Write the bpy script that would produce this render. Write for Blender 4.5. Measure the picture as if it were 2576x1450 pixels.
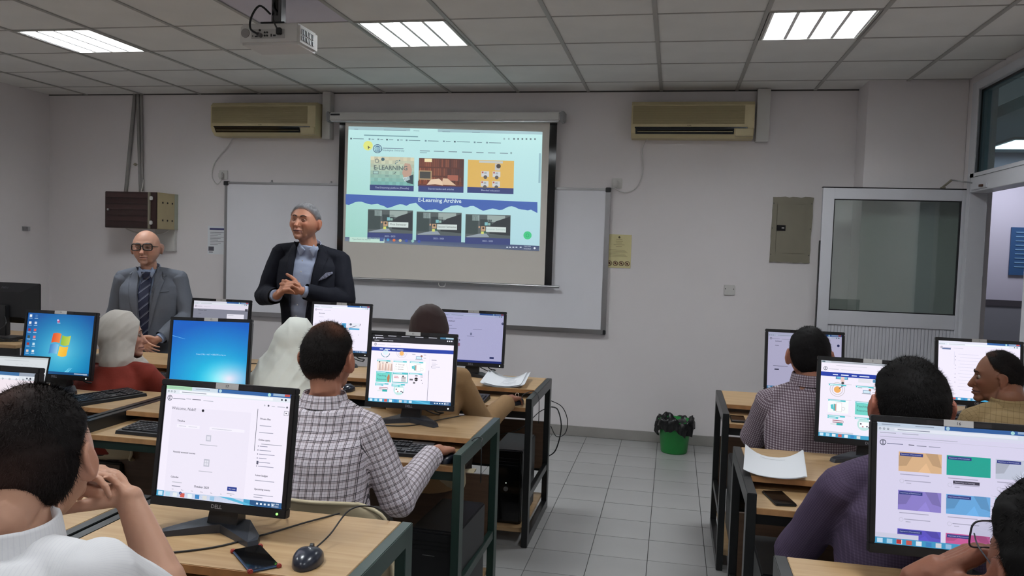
import bpy, bmesh, math, random
import numpy as np
from mathutils import Vector, Matrix
from mathutils.bvhtree import BVHTree
from math import pi, sin, cos, radians
random.seed(7); np.random.seed(7)
S = bpy.context.scene
for o in list(bpy.data.objects): bpy.data.objects.remove(o)
COL = S.collection

# ------------------------------------------------------------ camera, world, exposure
cd = bpy.data.cameras.new('camera'); cam = bpy.data.objects.new('camera', cd); COL.objects.link(cam)
cd.sensor_width = 36.0; cd.lens = 2004.0/2576*36; cd.clip_start = .02
_r = Vector((0.97948367, 0.19889131, 0.03246521)); _u = Vector((-0.04208033, 0.04430789, 0.99813128)); _f = Vector((-0.19708117, 0.97901944, -0.05176827))
cam.matrix_world = Matrix(((_r.x,_u.x,-_f.x,0),(_r.y,_u.y,-_f.y,0),(_r.z,_u.z,-_f.z,1.599),(0,0,0,1)))
S.camera = cam
w = bpy.data.worlds.new('world'); S.world = w; w.use_nodes = True
w.node_tree.nodes['Background'].inputs[0].default_value = (.55,.58,.62,1); w.node_tree.nodes['Background'].inputs[1].default_value = .15
S.view_settings.view_transform = 'Standard'; S.view_settings.look = 'None'
S.view_settings.exposure = 0.0; S.view_settings.gamma = 1.0; S.view_settings.use_curve_mapping = False
LIGHT_W = 28.0        # watts of each ceiling fixture
TUBE = 5.0           # tube emission
SCREEN = 1.08         # monitor emission

# ------------------------------------------------------------ room numbers (metres)
H = 2.918; YW = 6.735; XL = -5.975; XR = 2.06; YB = -2.5

# ------------------------------------------------------------ helpers
def lin(c):
    return tuple(((x/255)/12.92 if x/255 <= .04045 else ((x/255+.055)/1.055)**2.4) for x in c)
def newmat(name):
    m = bpy.data.materials.new(name); m.use_nodes = True
    return m, m.node_tree, m.node_tree.nodes['Principled BSDF']
def mat(name, rgb, rough=.6, metal=0., spec=.5, noise=0., nscale=20., bump=0., bscale=60., coat=0., sheen=0., stretch=(1,1,1), alpha=1., trans=0., emit=None, es=1.):
    m, nt, b = newmat(name); c = lin(rgb)
    b.inputs['Base Color'].default_value = (*c,1); b.inputs['Roughness'].default_value = rough
    b.inputs['Metallic'].default_value = metal; b.inputs['Specular IOR Level'].default_value = spec
    b.inputs['Coat Weight'].default_value = coat; b.inputs['Sheen Weight'].default_value = sheen
    b.inputs['Alpha'].default_value = alpha; b.inputs['Transmission Weight'].default_value = trans
    if emit: b.inputs['Emission Color'].default_value = (*lin(emit),1); b.inputs['Emission Strength'].default_value = es
    if noise or bump:
        tc = nt.nodes.new('ShaderNodeTexCoord'); mp = nt.nodes.new('ShaderNodeMapping'); mp.inputs['Scale'].default_value = stretch
        nt.links.new(tc.outputs['Object'], mp.inputs[0])
    if noise:
        n = nt.nodes.new('ShaderNodeTexNoise'); n.inputs['Scale'].default_value = nscale; n.inputs['Detail'].default_value = 5
        r = nt.nodes.new('ShaderNodeValToRGB'); r.color_ramp.elements[0].position = .3; r.color_ramp.elements[1].position = .7
        r.color_ramp.elements[0].color = (*[x*(1-noise) for x in c],1); r.color_ramp.elements[1].color = (*[min(1,x*(1+noise)) for x in c],1)
        nt.links.new(mp.outputs[0], n.inputs[0]); nt.links.new(n.outputs[0], r.inputs[0]); nt.links.new(r.outputs[0], b.inputs['Base Color'])
    if bump:
        n2 = nt.nodes.new('ShaderNodeTexNoise'); n2.inputs['Scale'].default_value = bscale; n2.inputs['Detail'].default_value = 3
        bp = nt.nodes.new('ShaderNodeBump'); bp.inputs['Strength'].default_value = bump; bp.inputs['Distance'].default_value = .002
        nt.links.new(mp.outputs[0], n2.inputs[0]); nt.links.new(n2.outputs[0], bp.inputs['Height']); nt.links.new(bp.outputs[0], b.inputs['Normal'])
    return m
def attrmat(name, rough=.6, emit=0., bump=0., bscale=200., sss=0., spec=.5, sheen=0.):
    m, nt, b = newmat(name); a = nt.nodes.new('ShaderNodeAttribute'); a.attribute_name = 'Col'
    b.inputs['Roughness'].default_value = rough; b.inputs['Specular IOR Level'].default_value = spec; b.inputs['Sheen Weight'].default_value = sheen
    if emit:
        b.inputs['Base Color'].default_value = (.01,.01,.01,1); nt.links.new(a.outputs[0], b.inputs['Emission Color']); b.inputs['Emission Strength'].default_value = emit
    else: nt.links.new(a.outputs[0], b.inputs['Base Color'])
    if sss: b.inputs['Subsurface Weight'].default_value = sss; b.inputs['Subsurface Radius'].default_value = (.012,.005,.003); b.inputs['Subsurface Scale'].default_value = 1.
    if bump:
        tc = nt.nodes.new('ShaderNodeTexCoord'); n2 = nt.nodes.new('ShaderNodeTexNoise'); n2.inputs['Scale'].default_value = bscale
        bp = nt.nodes.new('ShaderNodeBump'); bp.inputs['Strength'].default_value = bump; bp.inputs['Distance'].default_value = .001
        nt.links.new(tc.outputs['Object'], n2.inputs[0]); nt.links.new(n2.outputs[0], bp.inputs['Height']); nt.links.new(bp.outputs[0], b.inputs['Normal'])
    return m
def patmat(name, base, layers, rough=.8, bump=.25, base2=None):
    """woven pattern on UV (metres): layers = (axis, period, width, offset, rgb, opacity)"""
    m, nt, b = newmat(name); N = nt.nodes.new; L = nt.links.new
    uv = N('ShaderNodeTexCoord'); sx = N('ShaderNodeSeparateXYZ'); L(uv.outputs['UV'], sx.inputs[0])
    cur = None
    base_n = N('ShaderNodeRGB'); base_n.outputs[0].default_value = (*lin(base),1); cur = base_n.outputs[0]
    for ax, per, wd, off, rgb, op in layers:
        a = N('ShaderNodeMath'); a.operation = 'MULTIPLY_ADD'; a.inputs[1].default_value = 1/per; a.inputs[2].default_value = off+100
        L(sx.outputs[ax], a.inputs[0])
        fr = N('ShaderNodeMath'); fr.operation = 'FRACT'; L(a.outputs[0], fr.inputs[0])
        lt = N('ShaderNodeMath'); lt.operation = 'LESS_THAN'; lt.inputs[1].default_value = wd/per; L(fr.outputs[0], lt.inputs[0])
        ml = N('ShaderNodeMath'); ml.operation = 'MULTIPLY'; ml.inputs[1].default_value = op; L(lt.outputs[0], ml.inputs[0])
        mx = N('ShaderNodeMix'); mx.data_type = 'RGBA'; L(ml.outputs[0], mx.inputs[0]); L(cur, mx.inputs[6]); mx.inputs[7].default_value = (*lin(rgb),1)
        cur = mx.outputs[2]
    L(cur, b.inputs['Base Color']); b.inputs['Roughness'].default_value = rough; b.inputs['Specular IOR Level'].default_value = .2
    n2 = N('ShaderNodeTexNoise'); n2.inputs['Scale'].default_value = 14; n2.inputs['Detail'].default_value = 4; L(uv.outputs['Object'], n2.inputs[0])
    bp = N('ShaderNodeBump'); bp.inputs['Strength'].default_value = bump; bp.inputs['Distance'].default_value = .01
    L(n2.outputs[0], bp.inputs['Height']); L(bp.outputs[0], b.inputs['Normal'])
    return m
def woodmat(name, c1, c2, rough=.45):
    m, nt, b = newmat(name); N = nt.nodes.new; L = nt.links.new
    tc = N('ShaderNodeTexCoord'); mp = N('ShaderNodeMapping'); mp.inputs['Scale'].default_value = (1.2, 22, 22); L(tc.outputs['Object'], mp.inputs[0])
    n = N('ShaderNodeTexNoise'); n.inputs['Scale'].default_value = 2.2; n.inputs['Detail'].default_value = 8; n.inputs['Distortion'].default_value = .6; L(mp.outputs[0], n.inputs[0])
    r = N('ShaderNodeValToRGB'); r.color_ramp.elements[0].position = .3; r.color_ramp.elements[1].position = .7
    r.color_ramp.elements[0].color = (*lin(c2),1); r.color_ramp.elements[1].color = (*lin(c1),1)
    L(n.outputs[0], r.inputs[0]); L(r.outputs[0], b.inputs['Base Color']); b.inputs['Roughness'].default_value = rough
    return m

class MB:
    """collects geometry into one mesh, optional per-face material index and per-face colour"""
    def __init__(s): s.v=[]; s.f=[]; s.m=[]; s.c=[]; s.smooth=[]
    def add(s, vs, fs, mi=0, c=None, sm=False):
        k=len(s.v); s.v += [tuple(v) for v in vs]
        for f in fs: s.f.append(tuple(i+k for i in f)); s.m.append(mi); s.c.append(c); s.smooth.append(sm)
        return s
    def box(s, x0,x1,y0,y1,z0,z1, mi=0, c=None, M=None, bev=0.):
        if bev>0:
            b=bev; vs=[]; 
            bm=bmesh.new(); bmesh.ops.create_cube(bm,size=1)
            for v in bm.verts: v.co=Vector(((x0+x1)/2+v.co.x*(x1-x0),(y0+y1)/2+v.co.y*(y1-y0),(z0+z1)/2+v.co.z*(z1-z0)))
            bmesh.ops.bevel(bm,geom=bm.edges[:],offset=b,segments=2,affect='EDGES')
            vs=[v.co.copy() for v in bm.verts]; fs=[[v.index for v in f.verts] for f in bm.faces]; bm.free()
            if M is not None: vs=[M@v for v in vs]
            return s.add(vs,fs,mi,c)
        vs=[Vector(p) for p in ((x0,y0,z0),(x1,y0,z0),(x1,y1,z0),(x0,y1,z0),(x0,y0,z1),(x1,y0,z1),(x1,y1,z1),(x0,y1,z1))]
        if M is not None: vs=[M@v for v in vs]
        return s.add(vs,[(0,3,2,1),(4,5,6,7),(0,1,5,4),(1,2,6,5),(2,3,7,6),(3,0,4,7)],mi,c)
    def quad(s,a,b,c_,d,mi=0,c=None): return s.add([a,b,c_,d],[(0,1,2,3)],mi,c)
    def cyl(s,p0,p1,r0,r1=None,n=16,mi=0,c=None,cap=True,sm=True):
        r1=r0 if r1 is None else r1; p0=Vector(p0);p1=Vector(p1);d=(p1-p0).normalized(); a=d.orthogonal().normalized(); b=d.cross(a)
        vs=[p+ (a*cos(2*pi*i/n)+b*sin(2*pi*i/n))*r for p,r in ((p0,r0),(p1,r1)) for i in range(n)]
        s.add(vs,[(i,(i+1)%n,n+(i+1)%n,n+i) for i in range(n)],mi,c,sm)
        if cap: s.add(vs[:n],[tuple(reversed(range(n)))],mi,c); s.add(vs[n:],[tuple(range(n))],mi,c)
        return s
    def ell(s,c0,r,n=16,m=10,mi=0,c=None,M=None):
        c0=Vector(c0); vs=[];fs=[]
        for j in range(1,m):
            t=pi*j/m
            for i in range(n):
                p=2*pi*i/n; v=Vector((r[0]*sin(t)*cos(p),r[1]*sin(t)*sin(p),r[2]*cos(t)))
                vs.append(c0+(M@v if M is not None else v))
        top=Vector((0,0,r[2]));vs.append(c0+(M@top if M is not None else top));vs.append(c0-(M@top if M is not None else top))
        T=len(vs)-2
        for j in range(m-2):
            for i in range(n): fs.append((j*n+i,(j+1)*n+i,(j+1)*n+(i+1)%n,j*n+(i+1)%n))
        for i in range(n): fs.append((T,i,(i+1)%n)); fs.append((T+1,(m-2)*n+(i+1)%n,(m-2)*n+i))
        return s.add(vs,fs,mi,c,True)
    def cone(s,p0,p1,r0,r1,n=14):
        """closed round cone"""
        p0=Vector(p0);p1=Vector(p1); d=p1-p0
        if d.length<1e-5: return s.ell(p0,(r0,r0,r0),n,8)
        d.normalize(); a=d.orthogonal().normalized(); b=d.cross(a); rings=[]
        for t in (-80,-50,-20): rings.append((p0+d*sin(radians(t))*r0, r0*cos(radians(t))))
        for t in (20,50,80): rings.append((p1+d*sin(radians(t))*r1, r1*cos(radians(t))))
        vs=[q+(a*cos(2*pi*i/n)+b*sin(2*pi*i/n))*r for q,r in rings for i in range(n)]
        fs=[(k*n+i,k*n+(i+1)%n,(k+1)*n+(i+1)%n,(k+1)*n+i) for k in range(5) for i in range(n)]
        fs+= [tuple(reversed(range(n))),tuple(range(5*n,6*n))]
        return s.add(vs,fs,sm=True)
    def loft(s,rings,n=32,ex=2.3):
        """rings = (centre, right, forward, a, b)"""
        vs=[]
        for c,R,F,a,b in rings:
            for i in range(n):
                t=2*pi*i/n; cx=abs(cos(t))**(2/ex)*(1 if cos(t)>=0 else -1); sy=abs(sin(t))**(2/ex)*(1 if sin(t)>=0 else -1)
                vs.append(Vector(c)+Vector(R)*a*cx+Vector(F)*b*sy)
        k=len(rings)
        fs=[(j*n+i,j*n+(i+1)%n,(j+1)*n+(i+1)%n,(j+1)*n+i) for j in range(k-1) for i in range(n)]
        fs+=[tuple(reversed(range(n))),tuple(range((k-1)*n,k*n))]
        return s.add(vs,fs,sm=True)
    def tube(s,pts,r,n=8,mi=0,c=None,sub=6,closed=False,r1=None):
        P=[Vector(p) for p in pts]; Q=[]
        if len(P)>2 and sub>1:
            k=len(P)
            for i in range(k if closed else k-1):
                if closed: p0,p1,p2,p3=P[i-1],P[i],P[(i+1)%k],P[(i+2)%k]
                else: p0,p1,p2,p3=P[max(i-1,0)],P[i],P[i+1],P[min(i+2,k-1)]
                for j in range(sub):
                    t=j/sub; Q.append(.5*((2*p1)+(p2-p0)*t+(2*p0-5*p1+4*p2-p3)*t*t+(3*p1-p0-3*p2+p3)*t**3))
            if not closed: Q.append(P[-1])
        else: Q=P
        a=None; vs=[]; K=len(Q)
        for i,q in enumerate(Q):
            d=(Q[(i+1)%K]-Q[i-1]) if closed else (Q[min(i+1,K-1)]-Q[max(i-1,0)])
            d.normalize()
            a=d.orthogonal().normalized() if a is None else (a-d*a.dot(d)).normalized()
            b=d.cross(a); rr=r if r1 is None else r+(r1-r)*i/(K-1)
            vs+=[q+(a*cos(2*pi*j/n)+b*sin(2*pi*j/n))*rr for j in range(n)]
        fs=[(i*n+j,i*n+(j+1)%n,((i+1)%K)*n+(j+1)%n,((i+1)%K)*n+j) for i in range(K if closed else K-1) for j in range(n)]
        if not closed: fs+=[tuple(reversed(range(n))),tuple(range((K-1)*n,K*n))]
        return s.add(vs,fs,mi,c,True)
    def xf(s,M,start=0):
        for i in range(start,len(s.v)): s.v[i]=tuple(M@Vector(s.v[i]))
        return s
    def mesh(s,name,mats=()):
        me=bpy.data.meshes.new(name); me.from_pydata(s.v,[],s.f)
        for m in (mats if isinstance(mats,(list,tuple)) else [mats]): me.materials.append(m)
        me.polygons.foreach_set('material_index',s.m); me.polygons.foreach_set('use_smooth',s.smooth)
        if any(c is not None for c in s.c):
            at=me.color_attributes.new('Col','FLOAT_COLOR','CORNER'); arr=np.ones((len(me.loops),4),np.float32); k=0
            for f,c in zip(s.f,s.c):
                n=len(f)
                if c is not None:
                    if isinstance(c,list):
                        for q in range(n): arr[k+q,:3]=c[q]
                    else: arr[k:k+n,:3]=c
                k+=n
            at.data.foreach_set('color',arr.ravel())
        me.update(); return me
    def obj(s,name,mats,parent=None,M=None,**kw): return mk(name,s.mesh(name,mats),parent,M,**kw)
def mk(name,me,parent=None,M=None,label=None,cat=None,group=None,kind=None):
    o=bpy.data.objects.new(name,me); COL.objects.link(o)
    if parent: o.parent=parent
    if M is not None: o.matrix_local=M
    return tag(o,label,cat,group,kind)
def tag(o,label=None,cat=None,group=None,kind=None):
    if label: o['label']=label
    if cat: o['category']=cat
    if group: o['group']=group
    if kind: o['kind']=kind
    return o
def thing(name,loc=(0,0,0),rz=0,label=None,cat=None,group=None,kind=None):
    o=bpy.data.objects.new(name,None); COL.objects.link(o); o.location=loc; o.rotation_euler=(0,0,rz); o.empty_display_size=.1
    return tag(o,label,cat,group,kind)
def dup(root,loc,rz=0,label=None,group=None,skip=()):
    r=root.copy(); COL.objects.link(r); r.location=loc; r.rotation_euler=(0,0,rz)
    if label: r['label']=label
    if group: r['group']=group
    for ch in list(root.children):
        if ch.name.split('.')[0] in skip: continue
        c=ch.copy(); COL.objects.link(c); c.parent=r
        for g in ch.children:
            d=g.copy(); COL.objects.link(d); d.parent=c
    return r
def autosmooth(o,ang=35):
    me=o.data; me.polygons.foreach_set('use_smooth',[True]*len(me.polygons)); 
    me.set_sharp_from_angle(angle=radians(ang)); return o
_tc={}
def textgeo(txt,size,align='CENTER',res=2,bold=False):
    key=(txt,align,res,bold)
    if key not in _tc:
        cu=bpy.data.curves.new('t','FONT'); cu.body=txt; cu.align_x=align; cu.align_y='CENTER'; cu.resolution_u=res; cu.size=1
        if bold: cu.offset=.018
        ob=bpy.data.objects.new('t',cu); COL.objects.link(ob)
        dg=bpy.context.evaluated_depsgraph_get(); me=ob.evaluated_get(dg).to_mesh()
        _tc[key]=([v.co.copy() for v in me.vertices],[tuple(p.vertices) for p in me.polygons])
        ob.evaluated_get(dg).to_mesh_clear(); bpy.data.objects.remove(ob); bpy.data.curves.remove(cu)
    vs,fs=_tc[key]; return [v*size for v in vs],fs
def addtext(mb,txt,M,size,c=None,mi=0,align='CENTER',res=2,bold=False):
    vs,fs=textgeo(txt,size,align,res,bold); mb.add([M@v for v in vs],fs,mi,c)
FRONT=Matrix(((1,0,0),(0,0,-1),(0,1,0))).to_4x4()   # text plane xy -> xz, facing -Y

# ------------------------------------------------------------ materials
M_wall=mat('wall_paint',(226,221,222),.75,noise=.025,nscale=1.3,bump=.12,bscale=180)
M_ceil=mat('ceiling_tile',(226,225,222),.9,noise=.04,nscale=3,bump=.4,bscale=500)
M_ceil2=mat('ceiling_tile_smooth',(206,202,214),.8,noise=.06,nscale=2)
M_grid=mat('ceiling_grid',(168,166,162),.5)
M_gridd=mat('ceiling_gap',(70,68,66),.8)
M_tile=mat('floor_tile',(160,160,159),.28,noise=.05,nscale=2.2,bump=.03,bscale=40,spec=.45)
M_grout=mat('grout',(84,83,82),.9)
M_base=mat('skirting',(150,147,143),.5,noise=.08,nscale=6)
M_wood=woodmat('beech_laminate',(186,156,116),(168,136,96),.42)
M_edge=mat('beech_edge',(160,118,76),.6,noise=.15,nscale=30)
M_panel=woodmat('brown_panel',(96,72,54),(78,57,42),.6)
M_steel=mat('black_painted_steel',(24,26,27),.32,spec=.5)
M_steel_refl=mat('black_steel_green_reflection',(34,56,50),.35,spec=.5)  # black frame steel with its green reflection put into the colour
M_bezel=mat('monitor_plastic',(20,20,23),.42,bump=.05,bscale=600)
M_black=mat('black_plastic',(24,25,28),.45)
M_blackg=mat('black_gloss',(12,12,14),.08)
M_darkg=mat('dark_grey_plastic',(44,48,56),.38,bump=.05,bscale=500)
M_white=mat('white_plastic',(205,203,200),.45)
M_alu=mat('white_aluminium',(205,206,212),.4)
M_metal=mat('silver_metal',(170,170,172),.3,metal=.9)
M_fabric_scr=mat('projection_fabric',(228,222,214),.9)
M_wb=mat('whiteboard_enamel',(234,234,240),.16,noise=.02,nscale=2)
M_cream=mat('ac_cream',(190,176,138),.5,noise=.05,nscale=4)
M_acdark=mat('ac_grille',(150,136,98),.6)
M_paper=mat('paper',(225,228,232),.8)
M_label=mat('paper_label',(205,205,205),.7)
M_ink=mat('ink',(40,42,48),.8)
M_greypl=mat('grey_panel_metal',(128,122,106),.5,noise=.04,nscale=8)
M_green=mat('green_bin_plastic',(30,140,60),.4)
M_bag=mat('black_bin_liner',(22,22,24),.3,bump=.8,bscale=40)
M_chair=mat('beige_shell_plastic',(186,172,142),.45,noise=.05,nscale=10)
M_scr=attrmat('screen_glow',.25,emit=SCREEN)
M_print=attrmat('print',.7)
M_blue=mat('poster_blue',(48,84,132),.5)
M_beige=mat('rack_beige',(172,158,122),.45,noise=.05,nscale=8)
M_brownd=mat('rack_dark',(48,28,26),.35)
M_led=mat('led_green',(120,255,90),.5,emit=(140,255,110),es=2.)
M_ledw=mat('led_white',(255,255,255),.5,emit=(235,255,235),es=1.6)
M_glassd=None
def glass(name,tint,refl=.12,rough=.02):
    m=bpy.data.materials.new(name); m.use_nodes=True; nt=m.node_tree; nt.nodes.clear(); N=nt.nodes.new
    o=N('ShaderNodeOutputMaterial'); t=N('ShaderNodeBsdfTransparent'); t.inputs[0].default_value=(*tint,1)
    g=N('ShaderNodeBsdfGlossy'); g.inputs['Roughness'].default_value=rough; g.inputs[0].default_value=(.9,.95,.95,1)
    fr=N('ShaderNodeFresnel'); fr.inputs[0].default_value=1.5; ad=N('ShaderNodeMath'); ad.operation='ADD'; ad.inputs[1].default_value=refl; nt.links.new(fr.outputs[0],ad.inputs[0])
    geo=N('ShaderNodeNewGeometry'); iv=N('ShaderNodeMath'); iv.operation='SUBTRACT'; iv.inputs[0].default_value=1; nt.links.new(geo.outputs['Backfacing'],iv.inputs[1]); ml=N('ShaderNodeMath'); ml.operation='MULTIPLY'; nt.links.new(ad.outputs[0],ml.inputs[0]); nt.links.new(iv.outputs[0],ml.inputs[1])
    mx=N('ShaderNodeMixShader'); nt.links.new(ml.outputs[0],mx.inputs[0]); nt.links.new(t.outputs[0],mx.inputs[1]); nt.links.new(g.outputs[0],mx.inputs[2]); nt.links.new(mx.outputs[0],o.inputs[0])
    return m
M_glass=glass('door_glass',(.70,.76,.73),.14)
M_glass2=glass('transom_glass',(.60,.72,.73),.06)
M_lens=glass('lens_glass',(.85,.88,.9),.08)

# ------------------------------------------------------------ structure
def struct(name,mb,m,parent=None,label=None): return mb.obj(name,m,parent,kind=None if parent else 'structure',label=label)
ceil=struct('ceiling',MB().box(XL-.1,XR+.16,YB-.1,YW+.2,H+.12,H+.2),M_gridd)
floor=struct('floor',MB().box(XL-.1,6.2,YB-.1,12.4,-.1,-.006),M_grout)
# ceiling tiles and grid
cx=[-0.1568+.6*i for i in range(-9,4)]; cx=[XL]+[x for x in cx if x>XL+.05]+[XR]
cy=[4.573+.6*j for j in range(-11,4)]; cy=[YB]+[y for y in cy if y>YB+.05]+[YW]
LIGHTS=[(i,j) for j in (0,-5,-9) for i in (-7,-3,1)]
tm={}
for a in range(len(cx)-1):
    for b in range(len(cy)-1):
        i=round((cx[a]+.1568)/.6); j=round((cy[b]-4.573)/.6)
        if cx[a]>XL and cy[b]>YB and (i,j) in LIGHTS: continue
        wx=cx[a+1]-cx[a]; wy=cy[b+1]-cy[b]
        if b==len(cy)-2 and cx[a]>1.3: continue
        key=(round(wx,3),round(wy,3),(i,j)==(-4,-1))
        if key not in tm: tm[key]=MB().box(-wx/2+.005,wx/2-.005,-wy/2+.004,wy/2-.004,0,.012,bev=.0015).mesh('ceiling_tile',M_ceil2 if key[2] else M_ceil)
        mk('ceiling_tile',tm[key],ceil,Matrix.Translation(((cx[a]+cx[a+1])/2,(cy[b]+cy[b+1])/2,H+.003+random.uniform(-.0006,.0006))))
for x in cx[1:-1]: MB().box(x-.013,x+.013,YB,YW-.001,H-.004,H+.002,bev=.001).obj('grid_bar',M_grid,ceil)
for y in cy[1:-1]: MB().box(XL,XR,y-.005,y+.005,H-.0005,H+.0035).obj('grid_cross_bar',M_grid,ceil)
MB().box(XL,XR,YW-.012,YW,H-.006,H+.004).obj('edge_trim',M_gridd,ceil)
# floor tiles, the grid measured on the aisle
FT=.2972; fxs=[-.365+FT*i for i in range(-19,9)]; fys=[5.896+FT*j for j in range(-29,3)]
fxs=[XL]+[x for x in fxs if x>XL+.03]+[XR]; fys=[YB]+[y for y in fys if y>YB+.03]+[YW]
fm={}; stuff=MB()
for a in range(len(fxs)-1):
    for b in range(len(fys)-1):
        wx=fxs[a+1]-fxs[a]; wy=fys[b+1]-fys[b]; X=(fxs[a]+fxs[a+1])/2; Y=(fys[b]+fys[b+1])/2
        if -3.1<X<1.95 and Y>1.75:
            key=(round(wx,3),round(wy,3))
            if key not in fm: fm[key]=MB().box(-wx/2+.0017,wx/2-.0017,-wy/2+.0017,wy/2-.0017,-.008,0,bev=.0008).mesh('floor_tile',M_tile)
            mk('floor_tile',fm[key],floor,Matrix.Translation((X,Y,random.uniform(-.0003,.0003))))
        else: stuff.box(X-wx/2+.0017,X+wx/2-.0017,Y-wy/2+.0017,Y+wy/2-.0017,-.008,0)
tag(stuff.obj('floor_tiles_far',M_tile,floor),kind='stuff')
MB().box(XR+.01,6,4.5,12,-.01,0).obj('corridor_floor',M_tile,floor)
struct('wall_front',MB().box(XL-.1,2.2,YW,YW+.2,0,H+.13),M_wall)
struct('wall_left',MB().box(XL-.12,XL,YB-.1,YW+.2,0,H+.13),M_wall)
struct('wall_back',MB().box(XL-.1,XR+.2,YB-.12,YB,0,H+.13),M_wall)
wr=MB().box(XR,XR+.14,YB-.1,5.15,0,H+.13).box(XR,XR+.14,6.25,YW+.2,0,H+.13).box(XR,XR+.14,5.15,6.25,2.86,H+.13)
struct('wall_right',wr,M_wall)
struct('wall_pillar',MB().box(1.37,XR,6.41,YW,0,H+.02,bev=.004),M_wall)
bb=MB().box(XL,1.37,YW-.018,YW,0,.085,bev=.003)
struct('baseboard_front',bb,M_base)
struct('baseboard_pillar',MB().box(1.355,XR,6.392,6.41,0,.085,bev=.003),M_base)
struct('baseboard_left',MB().box(XL,XL+.018,YB,YW-.02,0,.085,bev=.003),M_base)
# corridor beyond the doorway
struct('wall_corridor_end',MB().box(2.2,5,8.2,8.3,0,2.62),mat('corridor_paint',(190,186,205),.7,noise=.02,nscale=2))
struct('wall_corridor_side',MB().box(4.6,4.7,3.5,8.2,0,2.62),M_wall)
struct('wall_corridor_near',MB().box(2.2,4.7,3.4,3.5,0,2.62),M_wall)
struct('ceiling_corridor',MB().box(2.2,4.7,3.4,8.3,2.62,2.7),mat('corridor_ceiling',(176,196,198),.8))
struct('trim_1',MB().box(2.2,4.6,8.18,8.2,1.195,1.25),mat('dado_rail',(70,66,74),.5))
struct('trim_2',MB().box(2.2,4.6,8.19,8.2,0,1.195),mat('dado_paint',(128,128,138),.6))

# door frame + transom in the right wall, door leaf standing open
dr=thing('door_1',(0,0,0),kind='structure')
fr=MB()
for (y0,y1) in ((5.15,5.215),(6.185,6.25)): fr.box(XR-.03,XR+.09,y0,y1,0,2.86,bev=.003)
fr.box(XR-.03,XR+.09,5.215,6.185,2.085,2.19,bev=.003).box(XR-.03,XR+.09,5.215,6.185,2.80,2.86,bev=.003)
fr.box(XR-.036,XR-.03,6.115,6.185,2.19,2.80).box(XR-.036,XR-.03,5.215,6.185,2.19,2.215)
fr.obj('door_frame',M_alu,dr)
tr=thing('window_1',(0,0,0),kind='structure')
MB().box(XR+.01,XR+.02,5.215,6.185,2.19,2.80).obj('pane',M_glass2,tr)
g=MB()
for a in ((5.215,6.16,2.19,2.20),(5.215,6.16,2.785,2.80),(6.15,6.16,2.2,2.785)): g.box(XR,XR+.008,*a)
g.obj('gasket',M_black,tr)
leaf=thing('door_2',(XR,6.28,0),kind='structure')
def B(name,m,*a,bev=.002,par=leaf,lab=None): return MB().box(*a,bev=bev).obj(name,m,par,label=lab)
B('stile',M_alu,-.995,-.915,-.02,.02,.01,2.11); B('stile',M_alu,-.05,0,-.02,.02,.01,2.11)
B('top_rail',M_alu,-.915,-.05,-.02,.02,2.03,2.11); B('mid_rail',M_alu,-.915,-.05,-.02,.02,1.10,1.205); B('bottom_rail',M_alu,-.915,-.05,-.02,.02,.01,.12)
MB().box(-.915,-.05,-.004,.004,1.205,2.03).obj('pane',M_glass,leaf)
g=MB()
for a in ((-.915,-.907,1.205,2.03),(-.062,-.05,1.205,2.03),(-.907,-.062,1.205,1.213),(-.907,-.062,2.022,2.03)): g.box(a[0],a[1],-.012,-.004,a[2],a[3])
g.obj('gasket',M_black,leaf)
MB().box(-1.0,.0,-.022,.02,2.112,2.118).obj('top_seal',M_black,leaf)
for k in range(36):
    x0=-.915+k*.0240278; MB().box(x0+.001,x0+.0232,-.012,.006,.12,1.10,bev=.003).obj('rib_panel',M_alu,leaf)
MB().box(-1.002,-.997,-.02,.02,.01,1.72).obj('edge_shadow_strip',M_black,leaf)  # black strip painting the shadow gap along the leaf's free edge
cl=thing('door_closer',(1.86,6.24,2.118),label='grey folding arm door closer on top edge of the open door leaf',cat='door closer')
MB().box(0,.03,0,.03,0,.008).tube([(.01,.01,.006),(.05,-.05,.055)],.008,sub=1).obj('lower_arm',M_greypl,cl)
MB().tube([(.05,-.05,.055),(.19,-.1,.03)],.005,sub=1).obj('upper_arm',M_metal,cl)
MB().box(.16,.2,-.38,-.1,-.02,.01,bev=.003).obj('track',M_alu,cl)
MB().box(.145,.16,-.33,-.29,-.01,.005).obj('shoe',mat('rust_bracket',(90,60,50),.6),cl)
po=MB().box(3.06,3.75,8.18,8.195,1.487,1.931).obj('poster',M_blue,label='blue printed poster on corridor wall seen through the doorway',cat='poster')
for k in range(8):
    pass
po2=MB()
for k in range(9): po2.box(3.1,3.55-.05*(k%3),8.176,8.18,1.88-.04*k,1.89-.04*k)
po2.obj('print',mat('poster_print',(110,150,190),.6),po)

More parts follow.
